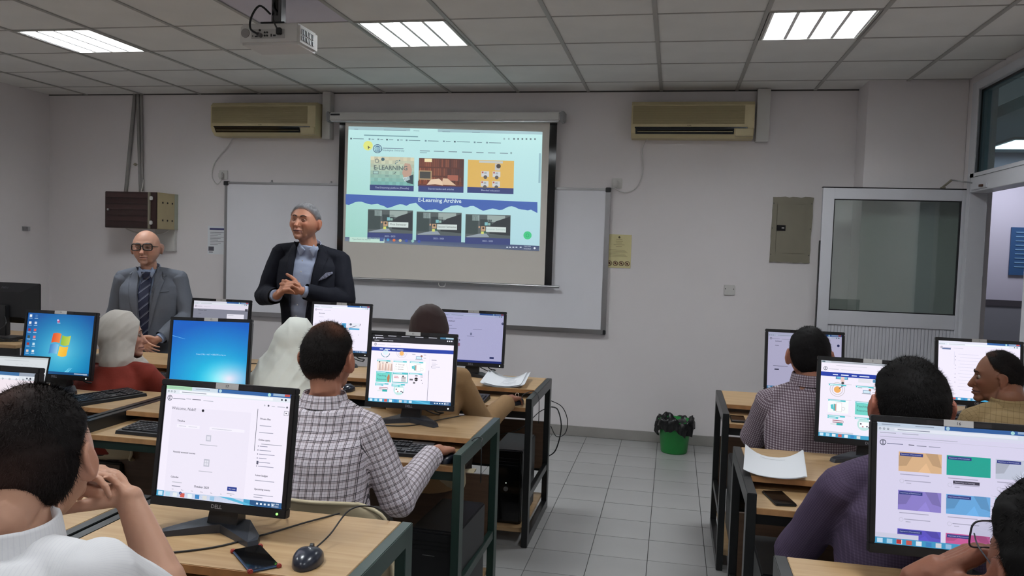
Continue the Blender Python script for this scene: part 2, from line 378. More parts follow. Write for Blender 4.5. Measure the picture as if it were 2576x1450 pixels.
# ------------------------------------------------------------ ceiling lights (each with its own light)
M_tube=mat('fluorescent_tube',(255,255,255),.5,emit=(240,248,255),es=TUBE)
M_louvre=mat('louvre_metal',(235,236,236),.4)
def ceiling_light(i,j,label,group=None):
    X=-.1568+.6*i+.3; Y=4.573+.6*j+.3
    t=thing('ceiling_light',(X,Y,H),label=label,cat='ceiling light',group=group)
    MB().box(-.29,.29,-.29,.29,.085,.09).box(-.295,-.288,-.29,.29,0,.09).box(.288,.295,-.29,.29,0,.09).box(-.29,.29,-.295,-.288,0,.09).box(-.29,.29,.288,.295,0,.09).obj('housing',M_white,t)
    MB().box(-.292,-.272,-.292,.292,-.004,.002).box(.272,.292,-.292,.292,-.004,.002).box(-.272,.272,-.292,-.28,-.004,.002).box(-.272,.272,.28,.292,-.004,.002).obj('trim_frame',M_grid,t)
    for k in range(4):
        x=-.2025+.135*k
        MB().cyl((x,-.26,.062),(x,.26,.062),.013,n=10).obj('tube',M_tube,t)
    for k in range(5):
        x=-.27+.135*k
        MB().add([(x-.010,-.28,0),(x+.010,-.28,0),(x+.002,-.28,.028),(x-.002,-.28,.028),(x-.010,.28,0),(x+.010,.28,0),(x+.002,.28,.028),(x-.002,.28,.028)],[(0,1,5,4),(1,2,6,5),(2,3,7,6),(3,0,4,7)]).obj('long_blade',M_louvre,t)
    for k in range(9):
        y=-.28+.07*k
        MB().box(-.27,.27,y-.0012,y+.0012,.002,.022).obj('cross_blade',M_louvre,t)
    ld=bpy.data.lights.new('lamp','AREA'); ld.shape='SQUARE'; ld.size=.54; ld.energy=LIGHT_W; ld.color=(.93,.97,1.0)
    lo=bpy.data.objects.new('lamp',ld); COL.objects.link(lo); lo.parent=t; lo.location=(0,0,.034)
    return t
for (i,j),lab in {(-7,0):'ceiling light with louvre seen at far left over the man in the grey suit',(-3,0):'ceiling light with louvre between the projector and the projection screen',(1,0):'ceiling light with louvre at right, above the right-hand air conditioner',
    (-7,-5):'ceiling light behind the viewer over the left desks',(-3,-5):'ceiling light behind the viewer over the centre desks',(1,-5):'ceiling light behind the viewer over the right desks',
    (-7,-9):'ceiling light at the back left of the room',(-3,-9):'ceiling light at the back middle of the room',(1,-9):'ceiling light at the back right of the room'}.items():
    ceiling_light(i,j,lab,'recessed ceiling lights')
t=thing('ceiling_light',(2.96,7.5,2.62),label='lit ceiling light of the corridor seen through the transom window',cat='ceiling light')
MB().box(-.3,.3,-.3,.3,-.02,0).obj('housing',M_white,t)
MB().box(-.27,.27,-.27,.27,-.024,-.02).obj('diffuser',M_tube,t)
ld=bpy.data.lights.new('lamp','AREA'); ld.size=.5; ld.energy=11; ld.color=(.95,.95,1.)
lo=bpy.data.objects.new('lamp',ld); COL.objects.link(lo); lo.parent=t; lo.location=(0,0,-.03)

# ------------------------------------------------------------ projector
pj=thing('projector',(-2.13,4.0,2.62),rz=radians(0),label='white ceiling projector hung from a grey pole, sockets facing us',cat='projector')
b=MB().box(-.17,.17,-.10,.13,0,.11,bev=.012); o=autosmooth(b.obj('body',M_white,pj))
MB().box(-.10,.09,-.104,-.1,.03,.078,bev=.001).obj('socket_panel',mat('projector_grey',(170,168,166),.5),pj)
for k,(x,z,r) in enumerate(((-.05,.072,.006),(-.022,.06,.005),(-.008,.06,.005),(-.022,.044,.005),(-.008,.044,.005))): MB().cyl((x,-.107,z),(x,-.104,z),r,n=10).obj('jack',M_black,pj)
for (x0,x1,z0,z1) in ((-.078,-.062,.037,.044),(.012,.018,.038,.052),(.026,.04,.04,.048),(-.093,-.089,.04,.046)): MB().box(x0,x1,-.106,-.104,z0,z1).obj('jack',M_black,pj)
MB().cyl((-.135,-.104,.06),(-.135,-.1,.06),.024,n=24).obj('speaker_grille',mat('pj_spk',(150,146,144),.7),pj)
MB().box(.05,.078,-.125,-.103,.045,.08,bev=.004).obj('power_plug',M_black,pj)
MB().cyl((-.045,-.13,.045),(-.045,-.104,.045),.012,n=10).obj('video_plug',mat('plug_grey',(90,88,90),.5),pj)
for k in range(8):
    MB().box(.170,.174,-.07+.018*k,-.06+.018*k,.025,.05).obj('vent_slot',M_black,pj); MB().box(.170,.174,-.07+.018*k,-.06+.018*k,.056,.085).obj('vent_slot',M_black,pj)
MB().tube([(-.045,-.13,.045),(-.09,-.13,.075),(-.09,-.12,.14),(-.055,-.1,.2),(-.02,-.05,.17)],.0055).obj('video_cable',M_black,pj)
MB().tube([(.06,-.125,.07),(.035,-.12,.12),(.02,-.08,.17),(-.01,-.045,.21),(-.01,-.03,.26)],.0045).obj('power_cable',M_black,pj)
MB().box(-.07,.07,-.07,.09,.118,.126,bev=.003).box(-.12,-.06,-.01,.01,.112,.12).box(.06,.13,-.01,.01,.112,.12).cyl((0,0,.11),(0,0,.118),.06,n=20).obj('mount_plate',M_black,pj)
MB().box(-.028,.028,-.028,.028,.126,.295,bev=.003).obj('mount_pole',mat('mount_grey',(98,98,100),.4,metal=.4),pj)
MB().box(-.02,.012,-.031,-.028,.17,.285).obj('pole_slot',M_blackg,pj)
MB().cyl((.028,0,.27),(.05,0,.268),.006,n=8).obj('clamp_screw',M_black,pj)

# ------------------------------------------------------------ air conditioners
def aircon(x0,x1,z0,z1,label):
    W=x1-x0; Hh=z1-z0; t=thing('air_conditioner',((x0+x1)/2,YW,z0),label=label,cat='air conditioner',group='cream wall air conditioners'); D=.2
    prof=[(0,0),(-.13,0),(-.175,.035),(-D,.075),(-D,Hh-.03),(-D+.03,Hh),(0,Hh)]
    vs=[(sx*W/2,y,z) for sx in (-1,1) for y,z in prof]; n=len(prof)
    MB().add(vs,[tuple(range(n)),tuple(reversed(range(n,2*n)))]+[(i,n+i,n+(i+1)%n,(i+1)%n) for i in range(n)]).obj('body',M_cream,t)
    g=MB()
    for k in range(26): g.box(-W/2+.012,W/2-.075,-D-.004,-D-.0005,.105+k*(Hh-.14)/26,.105+(k+.55)*(Hh-.14)/26)
    tag(g.obj('intake_grille',M_acdark,t),kind='stuff')
    MB().box(-W/2+.06,W/2-.0,-D-.003,-D+.002,.082,.1,bev=.001).obj('front_strip',M_cream,t)
    MB().add([(-W/2+.03,-.14,.012),(W/2-.14,-.14,.012),(W/2-.14,-D-.002,.078),(-W/2+.03,-D-.002,.078)],[(0,1,2,3)]).box(-W/2+.03,W/2-.05,-D-.003,-D+.02,.07,.08).obj('air_outlet',M_blackg,t)
    MB().add([(-W/2+.035,-.172,.028),(W/2-.15,-.172,.028),(W/2-.15,-D-.005,.078),(-W/2+.035,-D-.005,.078)],[(0,1,2,3)]).obj('air_slot',M_blackg,t)
    MB().box(-W/2+.05,W/2-.16,-.194,-.189,.044,.048).obj('louvre',M_acdark,t)
    MB().box(W/2-.14,W/2-.005,-D-.004,-.14,.012,.07,bev=.004).obj('control_cover',M_cream,t)
    m=MB(); addtext(m,'YORK',Matrix.Translation((-.02,-D-.0045,.091))@FRONT,.013); m.obj('badge',M_ink,t)
    return t
aircon(-4.125,-3.115,2.515,2.805,'left cream air conditioner above the whiteboard with its grille yellowed')
aircon(-.38,.575,2.515,2.80,'right cream air conditioner high on the wall, right of the screen')
for x0,x1,lab in ((-3.105,-3.03,'white pipe trunking rising beside the left air conditioner'),(.60,.70,'white pipe trunking rising beside the right air conditioner')):
    MB().box(x0,x1,YW-.09,YW,2.5,H-.002,bev=.004).obj('pipe_trunking',M_white,label=lab,cat='trunking')
def wall_socket(x,z,lab,cord,lab2):
    s=thing('wall_socket',(x,YW,z),label=lab,cat='socket')
    MB().box(-.043,.043,-.012,0,-.043,.043,bev=.004).obj('plate',M_white,s)
    MB().box(-.032,.012,-.05,-.012,-.03,.022,bev=.008).obj('plug',M_white,s)
    MB().tube(cord,.0042).obj('power_cord',M_white,label=lab2,cat='cable')
wall_socket(-4.11,2.175,'white wall socket with plug, left of the whiteboard corner',[(-3.99,YW-.05,2.52),(-4.06,YW-.02,2.44),(-4.19,YW-.01,2.3),(-4.225,YW-.01,2.17),(-4.17,YW-.02,2.09),(-4.12,YW-.03,2.12),(-4.12,YW-.035,2.15)],'thin white power cord looping under the left air conditioner')
wall_socket(-.49,2.155,'white wall socket with plug, above the whiteboard right corner',[(-.25,YW-.05,2.52),(-.29,YW-.02,2.44),(-.28,YW-.01,2.24),(-.33,YW-.01,2.12),(-.42,YW-.02,2.08),(-.5,YW-.03,2.11),(-.5,YW-.035,2.14)],'thin white power cord looping under the right air conditioner')
sw=thing('wall_outlet_plate',(.458,YW,1.302),label='blank white outlet plate low on the wall right of the aisle',cat='socket')
MB().box(-.044,.044,-.012,0,-.042,.042,bev=.004).obj('plate',M_white,sw)
for x in (-.032,.032): MB().cyl((x,-.0135,.01),(x,-.012,.01),.004,n=8).obj('screw',M_black,sw)

# ------------------------------------------------------------ whiteboard
wb=thing('whiteboard',(-2.32,YW,1.5),label='wide whiteboard with aluminium frame behind the projection screen',cat='whiteboard')
x0,x1,z0,z1=-1.745,1.755,-.585,.6
MB().box(x0,x1,-.03,-.008,z0,z1).obj('board',M_wb,wb)
for n_,a in (('frame_rail',(x0-.01,x1+.01,-.038,-.004,z1-.008,z1+.012)),('frame_rail',(x0-.01,x1+.01,-.045,-.004,z0-.03,z0+.01)),('frame_rail',(x0-.014,x0+.012,-.038,-.004,z0,z1)),('frame_rail',(x1-.012,x1+.03,-.038,-.004,z0,z1))):
    MB().box(*a,bev=.003).obj(n_,M_metal,wb)
for x in (x0,x1+.008):
    for z in (z0-.01,z1): MB().box(x-.022,x+.022,-.044,-.002,z-.022,z+.018,bev=.004).obj('corner_cap',M_black,wb)
for x in (-1.3,-.72,1.2): MB().box(x-.004,x+.004,-.02,-.002,z1+.01,z1+.035).box(x-.015,x+.015,-.02,-.014,z1+.012,z1+.018).obj('hook',M_metal,wb)

# ------------------------------------------------------------ projection screen
ps=thing('projection_screen',(0,0,0),label='pull-down projection screen with black borders showing a web page',cat='projection screen')
MB().box(-3.0,-.965,6.56,6.66,2.645,2.72,bev=.01).obj('casing',M_white,ps)
for x0_,x1_ in ((-3.03,-3.0),(-.965,-.925)): MB().box(x0_,x1_,6.55,6.67,2.638,2.728,bev=.01).obj('end_cap',mat('end_cap_grey',(150,150,152),.5),ps)
MB().box(-2.98,-.98,6.563,6.573,2.64,2.647).obj('slot_trim',M_metal,ps)
m=MB(); m.box(-2.985,-2.90,6.555,6.559,2.693,2.707); m.obj('maker_label',M_ink,ps)
MB().box(-2.935,-1.005,6.657,6.661,1.284,2.645).obj('fabric',M_fabric_scr,ps)
MB().box(-2.942,-2.888,6.6555,6.657,1.284,2.645).obj('border',M_blackg,ps); MB().box(-1.062,-1.0,6.6555,6.657,1.284,2.645).obj('border',M_blackg,ps)
MB().cyl((-3.0,6.658,1.272),(-.935,6.658,1.272),.012,n=12).obj('bottom_bar',M_metal,ps)
MB().tube([(-1.99,6.65,1.265),(-1.985,6.648,1.24),(-1.96,6.648,1.23),(-1.935,6.648,1.24),(-1.93,6.65,1.265)],.004).obj('pull_handle',M_white,ps)
Hm=np.array([[1.14246963e-03,4.90824904e-05,-3.07299422],[9.36068703e-05,-1.17663752e-03,2.74502976],[3.48590229e-05,-7.76569796e-06,1.]])
def PZ(a,b,l=0):
    q=Hm@np.array([a,b,1.]); return Vector((q[0]/q[2],6.6545-.0004*l,q[1]/q[2]))
def pcol(r,g,b,k=.82): return tuple(x*k+l_ for x,l_ in zip(lin((r,g,b)),(.018,.026,.03)))  # constant lift paints the room's ambient light into the dark tones
PI=MB(); SL=.0297
def prect(a0,b0,a1,b1,c,l=1,slope=SL):
    # edges follow the slant of the keystoned picture
    PI.add([PZ(a0,b0,l),PZ(a1,b0+slope*(a1-a0),l),PZ(a1-.02*(b1-b0),b1+slope*(a1-a0),l),PZ(a0-.025*(b1-b0),b1,l)],[(0,3,2,1)],0,c)
def ptext(t_,a,b,sz,c,l=3,slope=SL,bold=False,al='CENTER'):
    vs,fs=textgeo(t_,1,al,2,bold); PI.add([PZ(a+v.x*sz-.02*(-v.y*sz),b-v.y*sz+slope*v.x*sz,l) for v in vs],fs,0,c)
def pdisc(a,b,r,c,l=2,r2=0,n=28):
    if r2: PI.add([PZ(a+q*cos(2*pi*i/n),b+q*sin(2*pi*i/n),l) for q in (r,r2) for i in range(n)],[(i,n+i,n+(i+1)%n,(i+1)%n) for i in range(n)],0,c)
    else: PI.add([PZ(a+r*cos(-2*pi*i/n),b+r*sin(-2*pi*i/n),l) for i in range(n)],[tuple(range(n))],0,c)
PI.add([PZ(172,115),PZ(1645,157),PZ(1622,1060),PZ(145,985)],[(0,3,2,1)],0,None); cA=pcol(196,240,238); cB=pcol(184,228,224)
PI.c[-1]=[cA,pcol(160,215,200),pcol(182,222,232),cA]
PI.add([PZ(172,115,1),PZ(1645,157,1),PZ(1645,178,1),PZ(171,140,1)],[(0,3,2,1)],0,pcol(165,198,205))
PI.add([PZ(640,131,2),PZ(850,137,2),PZ(850,160,2),PZ(640,154,2)],[(0,3,2,1)],0,cA)
for a,w_ in ((215,30),(440,170),(665,45),(885,60),(1110,60)): prect(a,133+.028*(a-200),a+w_,139+.028*(a-200),pcol(140,168,178),2)
prect(290,178,700,186,pcol(120,160,168),2)
for k,(a,w_) in enumerate(((185,110),(325,50),(392,50),(458,62),(542,50),(607,118),(752,112),(890,65),(973,130),(1124,70),(1218,120))):
    prect(a+22,206+.03*(a-185),a+22+w_-30,211+.03*(a-185),pcol(110,140,150),2); prect(a,202+.03*(a-185),a+13,214+.03*(a-185),pcol(70,92,104) if k in (0,3,8) else pcol(120,150,160),2)
for a in (1355,1390,1430,1461,1493,1524,1556,1589): prect(a-6,204+.01*(a-1355),a+6,216+.01*(a-1355),pcol(90,108,116) if a>1400 else pcol(150,180,186),2)
pdisc(320,262,36,pcol(232,238,130)); PI.add([PZ(318,262,4),PZ(340,278,4),PZ(328,280,4),PZ(322,292,4)],[(0,3,2,1)],0,pcol(90,80,60))
pdisc(392,285,34,pcol(84,110,138),2,28); pdisc(392,285,22,pcol(70,110,160),3,19)
for k in range(4): prect(380+k*8,266,384+k*8,304,pcol(90,120,155),3)
prect(380,264,408,269,pcol(60,90,125),3); prect(378,302,410,307,pcol(60,90,125),3)
prect(430,278,590,283,pcol(110,130,150),2); ptext('Philadelphia University',510,299,19,pcol(80,104,128))
for a,w_ in ((715,75),(820,80),(932,65),(1035,75),(1143,55),(1232,55),(1322,62)): prect(a,298+.03*(a-715),a+w_,304+.03*(a-715),pcol(120,140,152),2)
prect(715,313,768,316,pcol(60,80,100),2); pdisc(1408,318,7,pcol(50,60,70),3,4.5)
# card 1
def card(a,b,w_,h_,hb,title,top,bot=pcol(56,62,120),tsz=19,tc=pcol(190,200,225)):
    prect(a,b,a+w_,b+h_,top,2); prect(a-.025*(h_-hb),b+h_-hb,a+w_-.02*(h_-hb),b+h_,bot,3); ptext(title,a+w_/2-4,b+h_-hb/2+SL*w_/2,tsz,tc,5)
card(340,343,332,257,42,'The E-learning platform (Moodle)',pcol(170,208,190))
for i in range(12):
    for j in range(8): 
        c=pcol(*[int(x) for x in (np.array((228,222,190))*(1-j/8)+np.array((120,190,185))*(j/8))*(1-.1*abs(sin(i*1.7+j)))]); prect(340+i*27.6,343+j*26.9+.03*i*27.6,340+(i+1)*27.6,343+(j+1)*26.9+.03*i*27.6,c,3)
ptext('E-LEARNING',492,432,46,pcol(92,104,104),5,bold=True)
pdisc(388,378,16,pcol(80,95,100),4,12); pdisc(433,366,13,pcol(70,100,110),4); pdisc(540,383,10,pcol(95,130,140),4,6); pdisc(560,375,6,pcol(95,130,140),4); pdisc(530,398,5,pcol(95,130,140),4)
prect(358,453,400,478,pcol(96,116,120),4); prect(362,456,397,474,pcol(170,205,196),5); prect(515,475,535,480,pcol(70,80,90),4,slope=-.8); prect(450,490,478,494,pcol(90,110,115),4)
PI.add([PZ(*p,4) for p in ((600,395),(640,400),(655,445),(640,520),(600,525),(580,470))],[tuple(range(6))[::-1]],0,pcol(196,160,140))
PI.add([PZ(*p,5) for p in ((590,515),(664,480),(664,556),(620,545))],[(0,3,2,1)],0,pcol(52,66,74)); PI.add([PZ(*p,5) for p in ((583,505),(635,495),(640,520),(600,535))],[(0,3,2,1)],0,pcol(200,220,222))
card(708,355,342,256,48,'Search books and articles',pcol(96,48,34))
for j in range(3):
    for i in range(22):
        r_=random.random(); prect(712+i*15.2,362+j*68+.03*i*15,724+i*15.2,420+j*66+.03*i*15,pcol(int(120+50*r_-i*2.5),int(62+30*r_-i),int(40+16*r_)),3)
prect(750,360,806,385,pcol(250,232,180),4); prect(705,450,805,520,pcol(180,150,110),4); prect(714,458,796,510,pcol(72,66,60),5); prect(925,485,1005,527,pcol(168,96,76),4)
prect(700,528,1035,570,pcol(110,56,36),3)
PI.add([PZ(*p,5) for p in ((765,560),(800,518),(860,512),(885,535),(890,565),(830,555))],[tuple(range(6))[::-1]],0,pcol(236,206,176))
PI.add([PZ(*p,5) for p in ((885,535),(890,510),(925,512),(990,565),(890,560))],[tuple(range(5))[::-1]],0,pcol(226,192,160))
card(1080,368,350,252,44,'Blended education',pcol(228,184,92))
prect(1165,376,1345,392,pcol(200,204,200),4); prect(1285,398,1325,450,pcol(200,196,190),4); pdisc(1312,418,17,pcol(70,56,50),5)
for a,b in ((1182,455),(1268,458),(1178,530),(1265,532)):
    prect(a,b,a+58,b+42,pcol(212,214,216),4); prect(a+4,b+4,a+16,b+16,pcol(180,80,70),5); pdisc(a+30,b+46,14,pcol(96,88,84),5); prect(a+22,b+8,a+40,b+22,pcol(170,176,180),5)
# archive band with torn edge
up=[(150,630),(1607,692)]
K=60; lo_=[]
for i in range(K+1):
    a=150+i*(1457/K); b_=700+ (a-150)*.036+ 14*sin(a/60.)+9*sin(a/23.)+random.uniform(-5,5)+ (18 if 700<a<900 else 0); lo_.append((a,b_))
for i in range(K): PI.add([PZ(lo_[i][0],630+.0425*(lo_[i][0]-150),2),PZ(lo_[i+1][0],630+.0425*(lo_[i+1][0]-150),2),PZ(*lo_[i+1],2),PZ(*lo_[i],2)],[(0,3,2,1)],0,pcol(70,100,178))
ptext('E-Learning Archive',865,680,43,pcol(214,232,240),4,bold=True)
for n_,(a,b,tt,yy) in enumerate(((320,745,'First Semester','2022 - 2023'),(690,763,'Second Semester','2022 - 2023'),(1062,782,'Summer Semester','2022 - 2023'))):
    card(a,b,342,225,48,yy,pcol(86,92,92),tsz=17)
    prect(a+2,b+8,a+95,b+150,pcol(62,70,68),3); prect(a+50,b+8,a+105,b+50,pcol(150,166,164),3); prect(a+110,b+40,a+200,b+110,pcol(56,62,62),3); prect(a+165,b+10,a+300,b+60,pcol(158,172,168),3)
    PI.add([PZ(a+190,b+85,4),PZ(a+230,b+55,4),PZ(a+338,b+20,4),PZ(a+338,b+165,4),PZ(a+180,b+150,4)],[(4,3,2,1,0)],0,pcol(46,44,46))
    PI.add([PZ(a+5,b+170,4),PZ(a+150,b+140,4),PZ(a+180,b+175,4),PZ(a+10,b+176,4)],[(3,2,1,0)],0,pcol(150,160,170))
    prect(a+155,b+96,a+307,b+136,pcol(214,226,222),5); ptext(tt,a+231,b+117,21,pcol(56,60,60) if n_<2 else pcol(160,186,180),6)
    prect(a+117,b+93,a+150,b+128,pcol(196,158,122),6); pdisc(a+134,b+107,8,pcol(60,50,44),7); prect(a+117,b+132,a+138,b+152,pcol(216,220,110),6); prect(a+142,b+132,a+156,b+148,pcol(60,100,80),6)
    prect(a+145,b+62,a+168,b+86,pcol(130,190,196),6); prect(a+170,b+68,a+188,b+86,pcol(150,180,170),6); prect(a+98,b+92,a+110,b+106,pcol(200,160,130),6)
pdisc(1532,944,31,pcol(70,205,135)); pdisc(1532,944,13,pcol(40,160,110),3,10)
prect(1620,320,1634,545,pcol(150,190,200),1)
# task bar
PI.add([PZ(145,955,2),PZ(1622,1024,2),PZ(1620,1064,2),PZ(144,987,2)],[(0,3,2,1)],0,None); PI.c[-1]=[pcol(84,96,128),pcol(120,130,148),pcol(84,92,120),pcol(60,72,112)]
prect(180,955,445,993,pcol(196,228,214),3); ptext('Type here to search',270,974,17,pcol(120,140,140),5); prect(410,960,440,988,pcol(70,90,150),4)
for a,c in ((472,(70,150,200)),(518,(220,110,60)),(565,(210,200,150)),(612,(60,80,170)),(660,(150,200,190)),(708,(60,80,170))): pdisc(a,978+.05*(a-472),11,pcol(*c),4)
for a in (1378,1400,1424,1448,1480): prect(a-7,1030,a+7,1038,pcol(200,210,225),4)
ptext('12:01 PM',1530,1029,14,pcol(205,215,230),5); ptext('10/2/2023',1530,1046,14,pcol(205,215,230),5); pdisc(1586,1042,8,pcol(235,240,250),5)
PI.obj('projected_page',M_scr,ps,label='lit web page reading E-Learning Archive')  # page emits light itself, standing in for the projector's beam

# ------------------------------------------------------------ wall rack, conduits, notices
rk=thing('wall_rack',(-4.71,YW,1.82),label='old wall-mounted equipment cabinet, brown slatted door and beige side',cat='cabinet')
MB().box(-.395,.132,-.30,-.002,-.165,.165,bev=.004).obj('body',M_beige,rk)
MB().box(-.40,.13,-.315,-.30,-.165,.165,bev=.004).obj('door',M_brownd,rk)
for k in range(6): MB().box(-.385,.05+.006*(k%2),-.324,-.314,-.155+.053*k,-.116+.053*k,bev=.003).obj('slat',mat('rack_slat',(58,34,32),.3) if k%2 else M_brownd,rk)
MB().box(.05,.07,-.33,-.313,-.165,.165,bev=.002).obj('hinge_strip',M_greypl,rk)
for z in (-.11,.11): MB().box(.065,.095,-.335,-.313,z-.018,z+.018,bev=.006).obj('latch',M_white,rk)
MB().cyl((-.355,-.335,0),(-.355,-.315,0),.01,n=12).obj('lock_knob',M_metal,rk)
for y in (-.23,-.16,-.09):
    for z in (-.085,.075): MB().cyl((.132,y,z),(.134,y,z),.009,n=12).obj('hole',M_blackg,rk)
MB().box(.132,.134,-.055,-.003,-.165,.165).obj('edge_tape',mat('tape_grey',(160,165,150),.5),rk)
for pts,lab,r_ in (([(-5.03,YW-.02,H),(-5.06,YW-.02,2.6),(-5.12,YW-.02,2.0)],'leftmost grey conduit slanting from ceiling to the wall rack',.017),([(-5.0,YW-.02,H),(-4.98,YW-.02,2.4),(-4.96,YW-.02,2.0)],'middle grey conduit running from ceiling down to the wall rack',.016),([(-4.965,YW-.02,H),(-4.95,YW-.02,2.4),(-4.945,YW-.02,2.0)],'rightmost thin conduit running down to the wall rack',.011)):
    MB().tube(pts,r_,n=10).obj('conduit',mat('conduit_grey',(140,138,136),.5),label=lab,cat='conduit')
MB().tube([(-4.93,YW-.02,2.12),(-4.92,YW-.05,2.05),(-4.88,YW-.12,2.0),(-4.8,YW-.2,1.992)],.005).obj('cable',M_white,label='thin white cable entering the top of the wall rack',cat='cable')
MB().tube([(-4.98,YW-.2,1.65),(-4.9,YW-.15,1.615),(-4.7,YW-.1,1.61),(-4.6,YW-.1,1.65)],.006).obj('cable',M_white,label='white cable hanging in a loop below the wall rack',cat='cable')
MB().box(-4.80,-4.585,YW-.035,YW,1.45,1.66,bev=.004).obj('junction_box',M_white,label='flat white box on the wall below the wall rack',cat='junction box')
nt_=MB(); nt_.box(-4.265,-4.082,YW-.003,YW,1.44,1.70); n_=nt_.obj('notice',M_paper,label='white printed notice taped left of the whiteboard',cat='notice')
m=MB(); m.box(-4.245,-4.095,YW-.004,YW-.003,1.665,1.682); m.obj('title_bar',mat('notice_blue',(60,60,110),.7),n_)
m=MB()
for k in range(9): m.box(-4.24,-4.10-.03*(k%3),YW-.0038,YW-.003,1.64-.014*k,1.643-.014*k)
m.box(-4.255,-4.20,YW-.004,YW-.003,1.47,1.51); m.box(-4.25,-4.21,YW-.004,YW-.003,1.455,1.462); m.obj('print',mat('notice_grey',(90,90,100),.8),n_)
ye=MB().box(-.553,-.35,YW-.004,YW,1.45,1.73).obj('notice',mat('laminated_yellow',(208,198,150),.18,noise=.04,nscale=9,bump=.3,bscale=18),label='yellow laminated notice with four prohibition signs right of the whiteboard',cat='notice')
m=MB()
for k,w_ in enumerate((.05,.06,.05,.09,.05)): m.box(-.452-w_/2,-.452+w_/2,YW-.0052,YW-.004,1.688-.015*k,1.6905-.015*k)
for k in range(6): m.box(-.53,-.40+.01*(k%3),YW-.0052,YW-.004,1.60-.011*k,1.6015-.011*k)
m.ell((-.452,YW-.004,1.707),(.009,.001,.009),12,8); m.obj('print',mat('notice_brown',(90,80,60),.8),ye)
for k in range(4):
    x=-.526+.049*k; m=MB(); m.tube([(x+.019*cos(a*pi/8),YW-.0055,1.488+.019*sin(a*pi/8)) for a in range(16)],.0022,n=6,sub=1,closed=True); m.tube([(x-.013,YW-.0055,1.501),(x+.013,YW-.0055,1.475)],.0018,n=5,sub=1)
    m.box(x-.007,x+.007,YW-.0052,YW-.0045,1.480,1.496); m.obj('prohibition_sign',mat('sign_dark',(88,40,32),.6),ye)
ep=thing('electrical_panel',(.915,YW,1.807),label='grey-brown electrical panel with ragged plaster edge by the door',cat='electrical panel')
pts=[]; 
for (a,b_),(c,d) in (((-.152,.262),(.158,.262)),((.158,.262),(.152,-.262)),((.152,-.262),(-.155,-.262)),((-.155,-.262),(-.152,.262))):
    for k in range(10): t_=k/10; pts.append((a+(c-a)*t_+random.uniform(-.003,.003),b_+(d-b_)*t_+random.uniform(-.004,.004)))
n=len(pts); MB().add([(x,y,z) for y in (-.012,0) for x,z in pts],[tuple(reversed(range(n)))]+[(i,n+i,n+(i+1)%n,(i+1)%n) for i in range(n)]).obj('cover',M_greypl,ep)
MB().box(-.115,.105,-.016,-.012,-.19,.205,bev=.002).obj('door',M_greypl,ep)
MB().box(-.112,-.045,-.02,-.015,-.01,.035).obj('latch',M_blackg,ep)
MB().box(-.075,-.055,-.022,-.02,.008,.018).obj('latch_lever',M_metal,ep)
for x,z in ((-.143,.21),(.146,.21),(-.146,.01),(.144,.01),(-.148,-.2),(.143,-.2)): MB().cyl((x,-.0145,z),(x,-.012,z),.004,n=8).obj('screw',M_black,ep)
hk=thing('wall_hook',(XL,6.43,1.62),label='small metal bracket on the left wall',cat='bracket')
MB().box(0,.01,-.03,.03,-.02,.02).box(0,.05,-.006,.006,.0,.012).cyl((.05,0,-.02),(.05,0,.02),.01,n=10).obj('bracket',M_metal,hk)
MB().cyl((-5.03,YW-.015,2.262),(-5.03,YW,2.262),.012,n=12).box(-5.05,-5.0,YW-.01,YW,2.257,2.263).obj('wall_plug',M_greypl,label='small metal plug left on the wall between the conduits',cat='plug')

# ------------------------------------------------------------ bin
bn=thing('waste_bin',(.067,6.45,0),label='green plastic waste bin lined with a black bag',cat='bin')
b=MB(); n=40; rr=[(.0,.001),(.098,0),(.104,.01),(.128,.25),(.134,.255),(.134,.262),(.126,.262),(.10,.012),(0,.012)]
vs=[(r*cos(2*pi*i/n),r*sin(2*pi*i/n),z) for r,z in rr for i in range(n)]
b.add(vs,[(k*n+i,k*n+(i+1)%n,(k+1)*n+(i+1)%n,(k+1)*n+i) for k in range(len(rr)-1) for i in range(n)],sm=True); b.obj('bucket',M_green,bn)
for k in range(3): MB().tube([((.118+.004*k)*cos(a*pi/12),(.118+.004*k)*sin(a*pi/12),.17+.02*k) for a in range(24)],.0018,n=5,sub=1,closed=True).obj('ring',M_green,bn)
b=MB(); n=72; rr=[(.085,.12),(.115,.22),(.128,.272),(.140,.278),(.146,.262),(.150,.225),(.144,.18)]
vs=[]
for k,(r,z) in enumerate(rr):
    for i in range(n):
        a=2*pi*i/n; wv=(.006*sin(9*a+k)+.005*sin(17*a+2*k)+random.uniform(-.003,.003)); vs.append(((r+wv*(k/3))*cos(a),(r+wv*(k/3))*sin(a),z+(.012*sin(3*a+1)+.01*sin(7*a)+.006*sin(15*a))*(k>1)-(.03*max(0,sin(a*2.5)) if k==6 else 0)))
b.add(vs,[(k*n+i,k*n+(i+1)%n,(k+1)*n+(i+1)%n,(k+1)*n+i) for k in range(len(rr)-1) for i in range(n)],sm=True); b.obj('liner',M_bag,bn)

